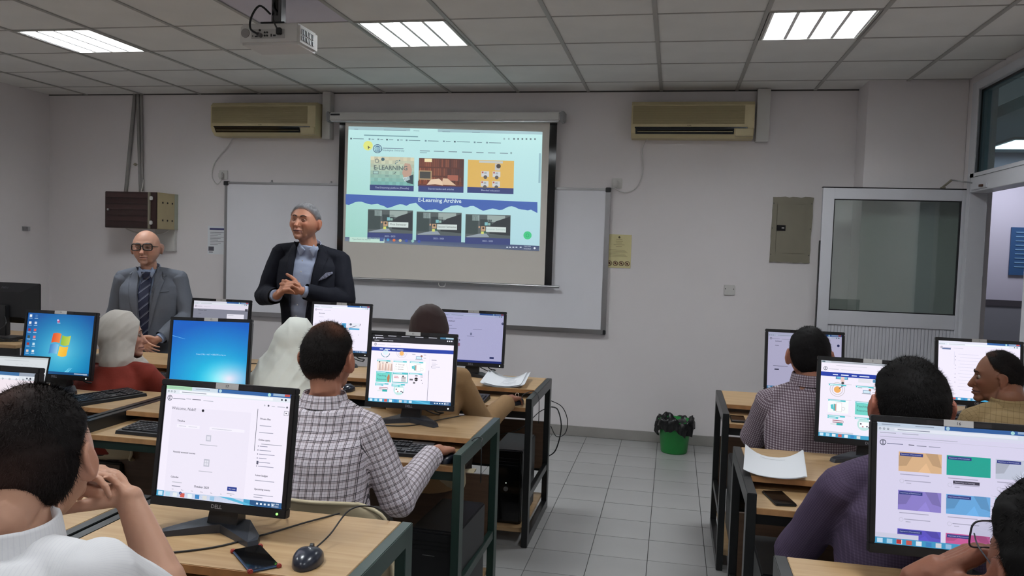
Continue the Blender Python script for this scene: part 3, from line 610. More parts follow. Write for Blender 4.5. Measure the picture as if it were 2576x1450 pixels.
# ------------------------------------------------------------ desks
def desk(x0,x1,y0,y1,label,M_f=M_steel):
    """x0,x1 outer faces, y0 front (seat side), y1 back"""
    t=thing('computer_desk',((x0+x1)/2,y0,0),label=label,cat='desk',group='computer desks'); W=(x1-x0)/2; D=y1-y0
    for s in (-1,1):
        Mf=M_steel if (s<0 and x1<0) else M_f
        e=MB(); a,b_=(-W,-W+.032) if s<0 else (W-.032,W)
        e.box(a,b_,0,.06,0,.80,bev=.002).box(a,b_,D-.06,D,0,.80,bev=.002).box(a,b_,.055,D-.055,.745,.80,bev=.002).box(a,b_,.055,D-.055,.0,.055,bev=.002).box(a+.004,b_-.004,.055,D-.055,.245,.285,bev=.002)
        e.obj('end_frame',Mf,t)
    MB().box(-W+.033,W-.033,D-.435,D-.004,.778,.80,bev=.0015).obj('monitor_shelf',M_wood,t)
    MB().box(-W+.034,W-.034,D-.4375,D-.4352,.779,.799).obj('edge_band',M_edge,t)
    MB().box(-W+.033,W-.033,.01,D-.07,.728,.75,bev=.0015).obj('keyboard_shelf',M_wood,t)
    MB().box(-W+.034,W-.034,.0075,.0098,.729,.749).obj('edge_band',M_edge,t)
    MB().box(-W+.033,W-.033,.03,.07,.688,.727,bev=.002).obj('front_rail',M_f,t)
    MB().box(-W+.033,W-.033,D-.04,D,.47,.502,bev=.002).obj('back_rail',M_f,t)
    MB().box(-W+.033,W-.033,D-.04,D,.23,.258,bev=.002).obj('back_rail',M_f,t)
    MB().box(-W+.033,W-.033,D-.06,D-.042,.25,.54,bev=.0015).obj('modesty_panel',M_panel,t)
    MB().box(-W+.033,-W+.34,.03,D-.02,.07,.09,bev=.0015).obj('tower_shelf',M_wood,t); MB().box(W-.34,W-.033,.03,D-.02,.07,.09,bev=.0015).obj('tower_shelf',M_wood,t)
    return t
desk(-2.375,-.70,4.10,4.81,'front-row desk of the left bank ending at the aisle')
desk(-4.06,-2.385,4.10,4.81,'front-row desk on the far left, in front of the grey-suited man')
desk(-2.435,-.76,2.90,3.60,'middle-row desk of the left bank, reached over by the checked-shirt man',M_steel_refl)
desk(-4.12,-2.445,2.90,3.60,'middle-row desk at far left under the open laptop')
desk(-1.525,-.70,1.45,2.15,'nearest desk of the left bank holding the monitor numbered 17',M_steel_refl)
desk(-3.21,-1.535,1.45,2.15,'nearest-row desk at the left edge beside the white-shirted man')
desk(.275,1.95,4.08,4.78,'front-row desk of the right bank beneath the open door')
desk(.275,1.95,2.74,3.40,'middle-row desk of the right bank with the loose paper sheet')
desk(.295,1.97,1.47,2.19,'nearest desk of the right bank under the monitor numbered 16')
tt=thing('side_table',(-5.2,5.15,0),label='light wood table in the left corner under the black monitor back',cat='table')
MB().box(-.75,.62,-.3,.42,.755,.78,bev=.002).obj('table_top',M_wood,tt)
for x in (-.72,.59):
    for y in (-.27,.39): MB().box(x-.02,x+.02,y-.02,y+.02,0,.755).obj('leg',M_steel,tt)
MB().box(-.7,.57,-.29,-.26,.69,.75).obj('apron',M_steel,tt)

# ------------------------------------------------------------ monitors and their pictures
SW,SH=.376,.301
TILT=Matrix.Rotation(radians(-8),4,'X')
class Canvas:
    def __init__(s,w=SW,h=SH,k=1.,tint=(1,1,1)): s.mb=MB(); s.w=w; s.h=h; s.k=k; s.t=tint
    def c(s,rgb): return tuple(x*s.k*t for x,t in zip(lin(rgb),s.t))
    def P(s,u,v,l): return Vector(((u-.5)*s.w,-.0012-.00012*l,(.5-v)*s.h))
    def rect(s,u0,v0,u1,v1,rgb,l=1): s.mb.quad(s.P(u0,v1,l),s.P(u1,v1,l),s.P(u1,v0,l),s.P(u0,v0,l),0,s.c(rgb))
    def poly(s,pts,rgb,l=1): s.mb.add([s.P(u,v,l) for u,v in pts],[tuple(range(len(pts)))],0,s.c(rgb))
    def disc(s,u,v,r,rgb,l=2,r2=0,n=24,a0=0,a1=2*pi):
        k=s.w/s.h
        f=lambda q,a:s.P(u+q*cos(a),v+q*k*sin(a),l)
        if r2:
            for i in range(n):
                a=a0+(a1-a0)*i/n; b=a0+(a1-a0)*(i+1)/n; s.mb.add([f(r,a),f(r,b),f(r2,b),f(r2,a)],[(0,3,2,1)],0,s.c(rgb))
        else: s.mb.add([f(r,-2*pi*i/n) for i in range(n)],[tuple(range(n))],0,s.c(rgb))
    def text(s,t,u,v,sz,rgb,l=3,al='LEFT',bold=False):
        vs,fs=textgeo(t,1,al,2,bold); s.mb.add([s.P(u+q.x*sz*s.h/s.w,v-q.y*sz,l) for q in vs],fs,0,s.c(rgb))
    def line(s,u,v,w,rgb=(182,182,194),t=.006,l=2): s.rect(u,v-t/2,u+w,v+t/2,rgb,l)
    def grad(s,fn,nx=28,ny=22,l=0):
        for i in range(nx):
            for j in range(ny):
                q=[(i/nx,(j+1)/ny),((i+1)/nx,(j+1)/ny),((i+1)/nx,j/ny),(i/nx,j/ny)]
                s.mb.add([s.P(u,v,l) for u,v in q],[(0,1,2,3)],0,[s.c(fn(u,v)) for u,v in q])
    def mesh(s): return s.mb.mesh('screen_picture',M_scr)
WHT=(236,230,244)
def emblem(C,u,v,r): C.disc(u,v,r,(60,66,84),2,r*.78); C.rect(u-r*.45,v-r*.7,u+r*.45,v-r*.5,(60,66,84),3); C.rect(u-r*.45,v+r*.5,u+r*.45,v+r*.7,(60,66,84),3); C.rect(u-r*.2,v-r*.5,u-r*.05,v+r*.5,(60,66,84),3); C.rect(u+r*.08,v-r*.5,u+r*.2,v+r*.5,(60,66,84),3)
def taskbar(C,icons=8,h=.052):
    C.rect(0,1-h,1,1,(66,156,196),1); C.rect(.75,1-h,1,1,(40,84,130),2); C.poly([(.5,1-h),(.6,1-h),(.8,1),(.72,1)],(90,180,215),2)
    for k in range(icons):
        c=[(200,225,240),(170,210,230),(225,228,232),(205,90,80),(225,235,240),(60,130,190),(215,215,215),(150,190,220)][k%8]; C.rect(.015+k*.06,1-h*.85,.05+k*.06,1-h*.15,c,3)
    for k in range(5): C.rect(.80+k*.03,1-h*.65,.815+k*.03,1-h*.35,(220,230,240),3)
    C.text('12:01 PM',.975,1-h*.68,.02,(235,240,250),4,'RIGHT'); C.text('10/2/2023',.975,1-h*.28,.018,(225,232,245),4,'RIGHT')
def browser(C,tabs=2,light=True,bar=.5):
    C.rect(0,0,1,.035,(48,96,158),1)
    C.rect(0,0,bar,.035,(200,214,226),2)
    for k in range(tabs): C.line(.03+k*bar/tabs,.018,bar/tabs*.55,(140,150,165),.006,3)
    C.disc(bar+.02,.018,.012,(170,205,215),3)
    C.rect(.86,.004,.99,.024,(150,175,200),3); C.rect(.95,.004,.99,.024,(196,80,70),4); C.disc(.83,.018,.012,(170,220,215),3)
    C.rect(0,.035,1,.075,(222,228,236),2); C.rect(.11,.043,.86,.067,(238,240,246),3); C.line(.13,.055,.2,(140,146,160),.006,4)
    for u in (.02,.045,.07): C.disc(u,.055,.007,(120,128,140),3,.004)
    C.disc(.93,.055,.007,(60,66,80),3); C.disc(.96,.055,.008,(50,56,70),3)
def pic_dash(k=1.):
    C=Canvas(k=k); C.rect(0,0,1,1,WHT,0); browser(C,2,bar=.42); C.rect(0,0,.21,.035,(160,205,170),3)
    emblem(C,.035,.115,.02); C.line(.062,.118,.10,(120,126,140)); C.line(.17,.113,.04,(170,170,185)); C.line(.22,.113,.07,(110,110,125)); C.line(.31,.117,.08,(185,185,198))
    C.rect(.06,.19,.70,1,(231,225,240),1)
    C.text('Welcome, Nabil!',.060,.205,.036,(60,60,76)); C.disc(.315,.207,.010,(30,30,40),3)
    C.text('Timeline',.115,.315,.022,(70,70,88),3,'LEFT',True)
    C.rect(.115,.345,.30,.375,(238,234,246),2); C.line(.13,.36,.06); C.line(.21,.36,.07); C.rect(.38,.345,.66,.372,(238,234,246),2); C.line(.40,.36,.16)
    C.rect(.36,.42,.40,.475,(190,190,204),2); C.rect(.367,.43,.393,.465,(222,220,232),3); C.line(.315,.51,.14)
    C.text('Recently accessed courses',.105,.595,.021,(70,70,88),3,'LEFT',True)
    C.rect(.36,.635,.405,.70,(186,186,200),2); C.rect(.367,.645,.398,.69,(222,220,232),3); C.rect(.381,.635,.384,.70,(186,186,200),4); C.rect(.36,.665,.405,.669,(186,186,200),4); C.line(.325,.745,.11)
    C.text('Calendar',.105,.82,.022,(70,70,88),3,'LEFT',True); C.line(.12,.865,.08); C.line(.12,.90,.07,(120,120,140))
    C.text('October 2023',.36,.885,.026,(60,60,80),3,'CENTER',True); C.rect(.565,.855,.64,.89,(34,58,140),2); C.text('New event',.6025,.8725,.015,(240,240,250),3,'CENTER'); C.line(.565,.915,.06)
    for i,d in enumerate(('Sun','Mon','Tue','Wed','Thu','Fri','Sat')): C.text(d,.13+.078*i,.928,.013,(100,100,118),3,'CENTER')
    C.disc(.195,.957,.011,(34,58,120),3); C.text('2',.195,.957,.014,(230,230,250),4,'CENTER')
    C.rect(.748,.15,.752,.52,(90,92,108),2); C.rect(.955,.15,.99,.19,(120,122,136),2); C.rect(.958,.1535,.987,.1865,(240,236,248),3); C.disc(.972,.17,.005,(30,30,40),4)
    C.disc(.80,.115,.006,(190,190,200),2); C.disc(.83,.115,.007,(80,80,96),2); C.line(.855,.118,.025); C.line(.90,.118,.06,(180,180,194)); C.disc(.975,.118,.007,(90,92,104),2)
    for y,tx in ((.235,'Private files'),(.42,'Online users'),(.73,'Latest badges'),(.85,'Upcoming events')): C.text(tx,.775,y,.022,(60,60,78),3,'LEFT',True)
    for y,w_ in ((.295,.09),(.355,.11),(.775,.15),(.90,.15),(.92,.07)): C.line(.775,y,w_,(160,160,178))
    for n_ in range(6): C.line(.79,.475+.035*n_,.06+.03*(n_%3),(150,150,172)); C.disc(.778,.475+.035*n_,.004,(120,120,140),2)
    C.line(.80,.455,.16,(165,165,180)); C.rect(.775,.605,.79,.635,(90,90,110),3)
    taskbar(C,8); return C.mesh()
def book(C,u,v,w=.19,h=.155,kind=0,lab=1,sub=1):
    TQ=(80,190,200)
    if kind==0: # hands
        C.rect(u,v,u+w,v+h,(238,222,214),1)
        for k in range(5): C.poly([(u+.02+.036*k,v+h),(u+.03+.036*k,v+.05+.01*(k%2)),(u+.042+.036*k,v+.05),(u+.05+.036*k,v+h)],(214,184,172) if k%2 else (196,172,164),2)
        C.disc(u+.03,v+.03,.008,(70,70,80),2); C.disc(u+.12,v+.035,.008,(60,60,70),2); C.disc(u+.07,v+.045,.009,(120,120,130),2,.006); C.rect(u+.15,v+.02,u+.18,v+.04,(230,230,235),2)
    elif kind==1: # check list
        C.rect(u,v,u+w,v+h,(240,238,240),1); C.poly([(u+.01,v+h),(u+.035,v+.03),(u+w-.035,v+.03),(u+w-.003,v+h)],(222,220,222),2); C.poly([(u+.015,v+h),(u+.038,v+.033),(u+w-.038,v+.033),(u+w-.008,v+h)],(246,244,246),3)
        for k,t_ in enumerate(('Thorough','Correct','On time')):
            C.text(t_,u+.055,v+.055+.035*k,.026,(60,56,56),5,'LEFT'); C.text('V',u+.03,v+.055+.035*k,.024,(60,56,56),5,'LEFT')
    elif kind==2: # mug / notebook
        C.rect(u,v,u+w,v+h,(240,242,244),1); C.rect(u+.08,v+.035,u+.135,v+h-.015,(200,196,198),2); C.rect(u+.083,v+.04,u+.132,v+h-.02,(248,246,248),3); C.disc(u+.15,v+.11,.018,(200,200,204),2,.014)
        C.poly([(u+.025,v+.07),(u+.05,v+.06),(u+.055,v+h-.04),(u+.03,v+h-.05)],TQ,2); C.rect(u+.055,v+.055,u+.068,v+h-.025,(70,180,180),3); C.rect(u+.068,v+.055,u+.08,v+h-.025,(200,150,140),3)
    elif kind==3: # teaching resources
        C.rect(u,v,u+w,v+h,(110,205,195),1); C.text('Teaching',u+.015,v+.06,.038,(70,96,104),4); C.text('Resources',u+.015,v+.115,.034,(70,96,104),4)
        C.poly([(u+.145,v+.055),(u+.155,v+.03),(u+.165,v+.055),(u+.168,v+.09),(u+.160,v+h),(u+.145,v+h),(u+.135,v+.09)],(186,120,84),3)
    elif kind==4:
        C.rect(u,v,u+w,v+h,(96,186,190),1); C.rect(u+.008,v+.03,u+w-.008,v+h-.012,(240,236,240),2); C.line(u+.02,v+.06,.05,(190,90,110),.008,3); C.line(u+.02,v+.08,.06,(190,90,110),.008,3)
        for k in range(4): C.rect(u+.11,v+.065+.018*k,u+.165,v+.075+.018*k,(150,146,150),3)
        C.disc(u+.13,v+.055,.01,(70,66,70),3)
    elif kind==5:
        C.disc(u+.09,v+.09,.022,(30,30,34),2); C.poly([(u+.072,v+.085),(u+.09,v+.1),(u+.108,v+.085),(u+.108,v+.098),(u+.072,v+.098)],(240,240,244),3)
        for a,b,c_,d in ((.075,.03,.105,.045),(.01,.085,.05,.11),(.14,.03,.17,.036),(.14,.05,.17,.054),(.055,.13,.08,.155),(.15,.095,.16,.105),(.165,.135,.172,.148)): C.rect(u+a,v+b,u+c_,v+d,(110,108,114),2)
    elif kind==6: # books
        C.rect(u+.05,v+.06,u+.15,v+.068,(150,60,90),2); C.rect(u+.05,v+.068,u+.148,v+.085,(232,224,228),2); C.rect(u+.05,v+.085,u+.15,v+.092,(130,56,80),2); C.rect(u+.09,v+.095,u+.15,v+.125,(50,170,170),2); C.rect(u+.03,v+.105,u+.09,v+.122,(215,220,224),2); C.disc(u+.146,v+.077,.012,(130,60,90),2,.009,12,-pi/2,pi/2)
    elif kind==7:
        C.disc(u+.09,v+.085,.065,(188,222,220),1); C.rect(u+.045,v+.055,u+.145,v+.125,(244,244,248),2)
        for a,b,c_ in ((.06,.08,(60,60,70)),(.12,.11,(60,70,90)),(.08,.115,(190,120,130)),(.14,.12,(80,80,90))): C.disc(u+a,v+b,.008,c_,3)
    elif kind==8: # target
        C.disc(u+.085,v+.07,.075,(190,184,190),1,.070); C.disc(u+.085,v+.07,.055,(190,184,190),1,.050); C.disc(u+.085,v+.07,.034,(232,170,96),1); C.poly([(u+.1,v+.05),(u+.15,v),(u+.155,v+.005),(u+.105,v+.058)],(90,86,92),3)
    elif kind==9: # laptop
        C.rect(u+.07,v+.05,u+.14,v+.09,(110,150,180),1); C.rect(u+.075,v+.055,u+.135,v+.085,(206,228,240),2); C.rect(u+.06,v+.092,u+.15,v+.1,(150,156,166),2); C.disc(u+.135,v+.045,.012,(150,110,96),2); C.rect(u+.02,v+.02,u+.06,v+.03,(180,180,190),2); C.rect(u+.16,v+.07,u+.19,v+.075,(150,150,156),2); C.rect(u+.16,v+.02,u+.19,v+.03,(180,180,190),2)
    elif kind==10: # ring
        C.disc(u+.09,v+.02,.055,(60,120,130),1,.048,24,.1,pi/2-.1); C.disc(u+.09,v+.02,.055,(90,160,170),1,.048,24,pi/2+.1,pi-.1); C.disc(u+.09,v+.01,.035,(216,232,240),1)
    if lab:
        for q in range(lab): C.rect(u,v+.022*q,u+w*(.82-.3*q if q else .85),v+.022*(q+1)-.002,TQ,6); C.line(u+.01,v+.011+.022*q,w*(.55-.2*q),(232,248,250),.008,7)
def pic_course(k=1.):
    C=Canvas(k=k); C.rect(0,0,1,1,WHT,0); C.rect(0,0,1,.115,(20,20,24),1); C.rect(0,.035,1,.115,(34,34,40),2)
    for n_ in range(5): C.line(.03+.165*n_,.018,.10,(190,190,200),.008,3)
    C.rect(.83,.004,.99,.03,(60,110,140),3); C.rect(.90,.004,.99,.026,(170,195,210),4)
    C.line(.04,.052,.1,(210,210,220),.009,3); C.line(.14,.058,.2,(80,80,90),.007,3)
    for u in (.02,.05,.92,.945,.97): C.disc(u,.055,.008,(225,225,235),3)
    for u in (.03,.13,.20): C.line(u,.09,.06,(190,190,200),.009,3)
    emblem(C,.045,.15,.016); C.line(.07,.155,.09,(180,180,196)); C.line(.19,.155,.17,(205,205,216))
    C.rect(0,.19,1,.245,(36,62,158),1)
    for u,w_ in ((.10,.04),(.165,.065),(.25,.04),(.315,.075)): C.line(u,.217,w_,(225,230,245),.012,3)
    for i,kd in enumerate((10,8,9)):
        u=.085+.198*i
        if kd==10: book(C,u,.25,kind=10,lab=0)
        elif kd==8: C.disc(u+.09,.255,.065,(200,196,204),1,.06,24,0,pi); C.disc(u+.09,.255,.046,(200,196,204),1,.041,24,0,pi); C.disc(u+.09,.268,.027,(236,180,110),2)
        else: book(C,u,.25,kind=9,lab=0)
        C.line(u-.01,.36,.19,(205,200,210),.004)
    for r,row in enumerate(((0,1,2),(3,4,5),(6,7))):
        for i,kd in enumerate(row):
            book(C,.08+.2*i-.003*r,.38+.17*r,kind=kd,lab=2 if kd in (6,7) else 1)
    C.rect(.713,.28,.7145,.93,(214,210,220),1); C.rect(.712,.50,.7165,.955,(110,110,124),2)
    C.line(.74,.345,.06,(120,120,136)); 
    for n_ in range(5): C.line(.745,.385+.02*n_,.05+.02*(n_%2),(200,196,208)); 
    C.disc(.745,.445,.005,(60,60,70),3); C.line(.755,.445,.09,(180,178,192))
    taskbar(C,9); return C.mesh()
def pic_course2(k=1.):
    C=Canvas(k=k); C.rect(0,0,1,1,WHT,0); C.rect(0,0,1,.03,(190,196,206),1); C.line(.1,.016,.6,(140,140,150),.008,2); C.rect(.01,.006,.04,.026,(90,110,120),2)
    C.line(.15,.06,.3,(200,200,212)); emblem(C,.045,.105,.02); C.line(.075,.11,.10,(180,180,196)); C.line(.2,.11,.2,(205,205,216))
    C.rect(0,.15,1,.205,(34,60,160),1)
    for u,w_ in ((.12,.05),(.20,.075),(.305,.05),(.38,.095)): C.line(u,.18,w_,(225,230,245),.013,3)
    C.rect(.15,.206,.27,.238,(90,130,170),1); C.rect(.16,.206,.26,.23,(110,190,220),2); C.rect(.2,.206,.235,.27,(226,196,190),3); C.disc(.22,.285,.014,(70,66,70),3); C.rect(.37,.21,.49,.26,(222,222,230),1); C.rect(.51,.21,.555,.25,(90,150,190),2); C.disc(.55,.215,.012,(180,60,80),3)
    for r,row in enumerate(((8,9,2),(2,3,4),(6,7,5))):
        for i,kd in enumerate(row): book(C,.085+.265*i,.305+.205*r,w=.2,h=.17,kind=kd,lab=2 if kd in (6,) else 1); C.line(.075+.265*i,.30+.205*r,.235,(200,196,208),.004)
    C.rect(0,.925,.34,.948,(206,208,220),1); taskbar(C,7); return C.mesh()
def pic_grid(k=1.):
    C=Canvas(k=k,tint=(.93,.94,1.)); C.rect(0,0,1,1,(226,220,240),0); browser(C,2,bar=.42)
    C.rect(0,.075,1,.10,(226,224,240),2); C.line(.02,.087,.1,(175,175,190),.006,3); C.line(.16,.087,.1,(175,175,190),.006,3); C.line(.02,.12,.48,(190,188,205),.006,2)
    C.line(0,.137,1,(200,198,214),.002,2)
    emblem(C,.04,.168,.02); C.line(.065,.175,.10,(120,122,150)); C.line(.20,.175,.035,(60,60,80)); C.line(.25,.178,.06,(140,140,160)); C.line(.325,.178,.07,(150,150,170))
    cols=[[(226,184,138),(30,168,148),(200,205,218)],[(146,132,204),(108,172,222),(130,210,212)],[(96,86,194),(206,92,152),(120,120,200)]]
    for r in range(3):
        for i in range(3):
            u=.14+.295*i; v=.235+.315*r; h=.16 if r<2 else .083; c=cols[r][i]
            C.rect(u,v,u+.265,v+h,c,1); d=tuple(int(x*.88) for x in c); e=tuple(min(255,int(x*1.07)) for x in c)
            if (r,i)!=(0,1): C.poly([(u,v+.03),(u+.09,v+.02),(u+.05,v+h*.7),(u,v+h*.75)],d,2); C.poly([(u+.165,v),(u+.24,v),(u+.265,v+h*.7),(u+.21,v+h*.6)],d,2); C.poly([(u+.12,v+h),(u+.17,v+h*.5),(u+.2,v+h)],e,2)
            C.rect(u+.007,v+.008,u+.15,v+.034,(52,62,132),3); C.text('Department of Pharmaceutical',u+.014,v+.021,.0125,(200,205,235),4)
            if r<2:
                C.line(u+.01,v+.185,.18,(176,172,192),.007); C.line(u+.04,v+.235,.16,(176,172,192),.007); C.line(u+.05,v+.255,.03,(186,182,200),.007); C.disc(u+.022,v+.24,.014,(206,202,218),1,.011)
    C.rect(.475,.437,.635,.463,(62,58,74),5); C.text('Pharmacology and Toxicology',.485,.45,.0125,(214,210,226),6)
    C.rect(0,.91,.27,.948,(214,212,228),4); taskbar(C,8); C.rect(.135,.955,.165,.99,(196,50,50),6); return C.mesh()
def pic_win7(k=1.):
    C=Canvas(k=k)
    def fn(u,v):
        d=math.hypot(u-.55,(v-.62)*.85); g=max(0,1-d/.62)
        return (10+100*g**1.6,84+110*g+18*v,160+62*g+10*v)
    C.grad(fn)
    def pane(cx,cy,w_,h_,c1,c2,ph):
        n=8; up_=[(cx+w_*i/n-.03*h_/.12*0+(.02 if 0 else 0),cy+.016*sin(pi*(i/n)+ph)) for i in range(n+1)]; 
        for i in range(n):
            a,b=up_[i],up_[i+1]; t=i/n; c=tuple(c1[q]*(1-t)+c2[q]*t for q in range(3))
            C.poly([(a[0]-.018,a[1]+h_),(b[0]-.018,b[1]+h_),b,a],c,2)
    pane(.41,.33,.125,.155,(226,84,40),(240,140,70),pi); pane(.55,.35,.13,.155,(150,190,60),(200,210,90),0)
    pane(.385,.51,.125,.16,(60,130,200),(150,205,235),pi); pane(.525,.53,.13,.16,(250,200,70),(246,180,50),0)
    for k_ in range(3): C.poly([(.62+.02*k_,.97),(.70+.02*k_,.88),(.705+.02*k_,.88),(.64+.02*k_,.97)],(120,210,240),1)
    cs=[(230,235,240),(60,110,170),(235,235,235),(200,210,230),(150,30,40),(220,80,80),(60,70,60),(220,120,130),(160,50,40),(190,220,235),(220,200,190),(230,235,235),(190,200,210)]
    for n_ in range(13):
        u=.045+(n_%2)*.085; v=.05+(n_//2)*.118; C.rect(u-.018,v-.02,u+.018,v+.022,cs[n_],2); C.line(u-.026,v+.042,.052,(200,225,240),.008,2)
    C.disc(.47,.12,.02,(190,70,120),2); C.disc(.46,.105,.014,(210,190,230),3); C.line(.45,.15,.05,(200,225,240),.008,2)
    taskbar(C,6,.045); C.rect(0,.955,1,1,(24,78,128),4); C.rect(.78,.965,.97,.985,(160,180,200),5)
    return C.mesh()
def pic_logon(k=1.):
    C=Canvas(k=k)
    def fn(u,v):
        g=max(0,1-math.hypot(u-.62,(v-.95)*1.0)/.95); b=max(0,1-math.hypot((u-.78)*.8,(v-.92))/.36)
        return (12+20*g+215*b**1.4,92+120*g+40*b,190+45*g+20*b)
    C.grad(fn,36,30)
    C.poly([(0,.25),(.17,.30),(.17,.303),(0,.255)],(140,215,245),2)
    C.text('Press CTRL + ALT + DELETE to log on',.33,.54,.03,(205,235,250),3); return C.mesh()
def pic_plain(k=1.,dim=(1,1,1),mode=0):
    C=Canvas(k=k,tint=dim); C.rect(0,0,1,1,WHT,0); browser(C,2,bar=.55); C.rect(0,0,.6,.035,(225,225,236),4); emblem(C,.04,.115,.016); C.line(.06,.118,.1,(150,150,165)); C.line(.19,.122,.12,(190,190,200))
    if mode==0: # grey modal
        C.rect(0,.17,1,1,(136,138,152),1); C.text('Welcome, Nabil!',.09,.2,.028,(60,60,74),3,'LEFT',True); C.line(.1,.27,.05,(90,90,104)); C.rect(.62,.26,.93,.62,(240,238,248),2); C.line(.64,.29,.1,(170,170,184),l=3); C.rect(.94,.14,.99,.19,(70,72,84),3)
    elif mode==1:
        C.text('My courses',.1,.19,.028,(80,80,96),3,'LEFT',True); C.line(.1,.27,.09); C.rect(.52,.38,.60,.52,(80,160,205),2); C.rect(.62,.37,.84,.52,(226,226,234),2); C.rect(.65,.48,.84,.515,(90,170,210),3); C.disc(.68,.40,.02,(100,104,118),3); C.poly([(.66,.47),(.78,.42),(.785,.43),(.66,.485)],(120,124,140),3); C.disc(.83,.62,.005,(60,60,74),2); C.poly([(.845,.38),(.855,.38),(.845,.43),(.84,.43)],(40,40,56),3)
    elif mode==2:
        C.text('Dashboard',.09,.18,.03,(50,52,70),3,'LEFT',True); C.line(.1,.27,.05,(70,72,90)); C.line(.1,.33,.13,(140,140,160)); C.line(.5,.33,.15,(140,140,160)); C.rect(.46,.40,.49,.45,(150,152,170),2); C.line(.41,.47,.12,(140,140,160)); C.rect(.80,.87,.87,.905,(50,60,110),2); C.disc(.985,.19,.02,(40,46,80),3); C.disc(.985,.19,.012,(120,124,150),4)
        C.disc(.29,.56,.01,(40,40,70),3); C.rect(.24,.62,.3,.68,(190,130,140),2)
    elif mode==3:
        C.rect(.05,.125,.155,.148,(90,110,150),2)
        for n_ in range(12): C.line(.25+.02*(n_%2),.22+.055*n_,.25+.07*((n_*7)%3),(208,204,216),.005); 
        for v in (.26,.32,.41,.47,.56,.62,.7): C.disc(.215,v,.005,(130,130,150),2)
        C.rect(.20,.18,.202,.40,(170,170,186),1)
    elif mode==4:
        C.text('Dashboard',.1,.16,.024,(60,60,76),3,'LEFT',True); C.line(.1,.235,.05,(90,90,104)); C.line(.08,.6,.2,(80,80,94)); C.rect(.1,.65,.16,.67,(60,60,80),2); C.rect(.82,.55,.87,.66,(20,20,26),2); C.rect(.83,.56,.86,.6,(240,240,240),3); C.disc(.955,.19,.018,(40,50,100),3)
    taskbar(C,8,.045)
    if mode==2: C.rect(0,.955,1,1,(40,60,130),5)
    return C.mesh()
def pic_left(k=1.):
    C=Canvas(k=k); C.rect(0,0,1,1,(240,228,236),0); browser(C,2,bar=.3); C.rect(.3,0,.86,.035,(60,110,160),5); C.rect(.86,0,1,.035,(150,160,175),5)
    for u in (.6,.66,.72,.78,.84,.9,.95): C.disc(u,.07,.007,(110,110,125),6,.004)
    C.line(.45,.13,.05,(70,70,90),.014); C.line(.5,.13,.2,(200,190,200)); C.line(.75,.2,.14,(200,190,200)); C.disc(.92,.2,.008,(80,84,96),3); C.rect(.92,.26,.98,.31,(120,122,136),2); C.rect(.924,.2645,.976,.3055,(240,230,238),3); C.disc(.95,.285,.006,(30,30,40),4)
    for v,w_ in ((.4,.1),(.5,.15),(.6,.1)): C.line(.76,v,w_,(170,165,180))
    taskbar(C,8); return C.mesh()

def bl(xs,rest): pass
mon0=thing('monitor',(0,0,0),label='x',cat='monitor',group='desktop monitors')
ZC=.237
D0=Matrix.Translation((0,0,ZC))@TILT
bz=MB(); ox=.2025; zt=.1665; zb=-.1745
for a in ((-ox,ox,SH/2-.0005,zt),(-ox,ox,zb,-SH/2+.0005),(-ox,-SW/2+.0005,-SH/2,SH/2),(SW/2-.0005,ox,-SH/2,SH/2)): bz.box(a[0],a[1],-.006,.02,a[2],a[3],bev=.0025)
bz.obj('bezel',M_bezel,mon0,D0)
hb=MB(); hb.add([(-ox+.003,.018,zb+.003),(ox-.003,.018,zb+.003),(ox-.003,.018,zt-.003),(-ox+.003,.018,zt-.003),(-.15,.055,-.12),(.15,.055,-.12),(.15,.055,.12),(-.15,.055,.12)],[(4,5,6,7)[::-1],(0,1,5,4),(1,2,6,5),(2,3,7,6),(3,0,4,7)]).box(-SW/2-.002,SW/2+.002,.002,.018,-SH/2-.002,SH/2+.002)
hb.obj('back_housing',M_bezel,mon0,D0)
m=MB(); addtext(m,'DELL',Matrix.Translation((0,-.0064,-.162))@FRONT,.0145,bold=True); m.obj('logo',mat('logo_silver',(165,165,172),.35,metal=.5),mon0,D0)
MB().cyl((.178,-.0075,-.163),(.178,-.006,-.163),.0032,n=12).obj('power_light',M_ledw,mon0,D0)
MB().box(-.034,.034,-.0072,-.006,SH/2+.0005,zt+.001).obj('number_label',M_label,mon0,D0,label='small white paper number label')
MB().box(-.075,.075,-.0066,-.006,SH/2+.002,zt-.002).obj('clear_tape',mat('clear_tape',(44,42,44),.12),mon0,D0)
# stand: leaning neck and boomerang foot
MB().add([(-.045,-.005,.012),(.045,-.005,.012),(.04,.05,.012),(-.04,.05,.012),(-.03,.012,.13),(.05,.012,.13),(.045,.045,.13),(-.028,.045,.13)],[(0,3,2,1),(4,5,6,7),(0,1,5,4),(1,2,6,5),(2,3,7,6),(3,0,4,7)]).box(-.04,.04,.03,.055,.09,.26).obj('stand_neck',M_black,mon0)
pl=[(-.145,-.062),(-.128,-.085),(0,-.012),(.128,-.085),(.145,-.062),(.13,-.028),(.06,.045),(-.06,.045),(-.13,-.028)]
n=len(pl); ft=MB(); ft.add([(x,y,0.0005) for x,y in pl]+[(x*.97,y*.97+.001,.014+(.010 if abs(x)<.1 else 0)) for x,y in pl],[tuple(reversed(range(n))),(n+0,n+1,n+2,n+7,n+8),(n+2,n+3,n+4,n+5,n+6),(n+2,n+6,n+7)]+[(i,(i+1)%n,n+(i+1)%n,n+i) for i in range(n)]); ft.obj('stand_foot',M_darkg,mon0)
m=MB(); m.tube([(.03,.05,.15),(.06,.08,.09),(.10,.06,.045),(.13,.10,.03),(.10,.16,.01)],.0035).tube([(.0,.05,.14),(.02,.09,.06),(.07,.13,.02),(.1,.17,.005)],.003); m.obj('cable',M_black,mon0)
_first=[True]
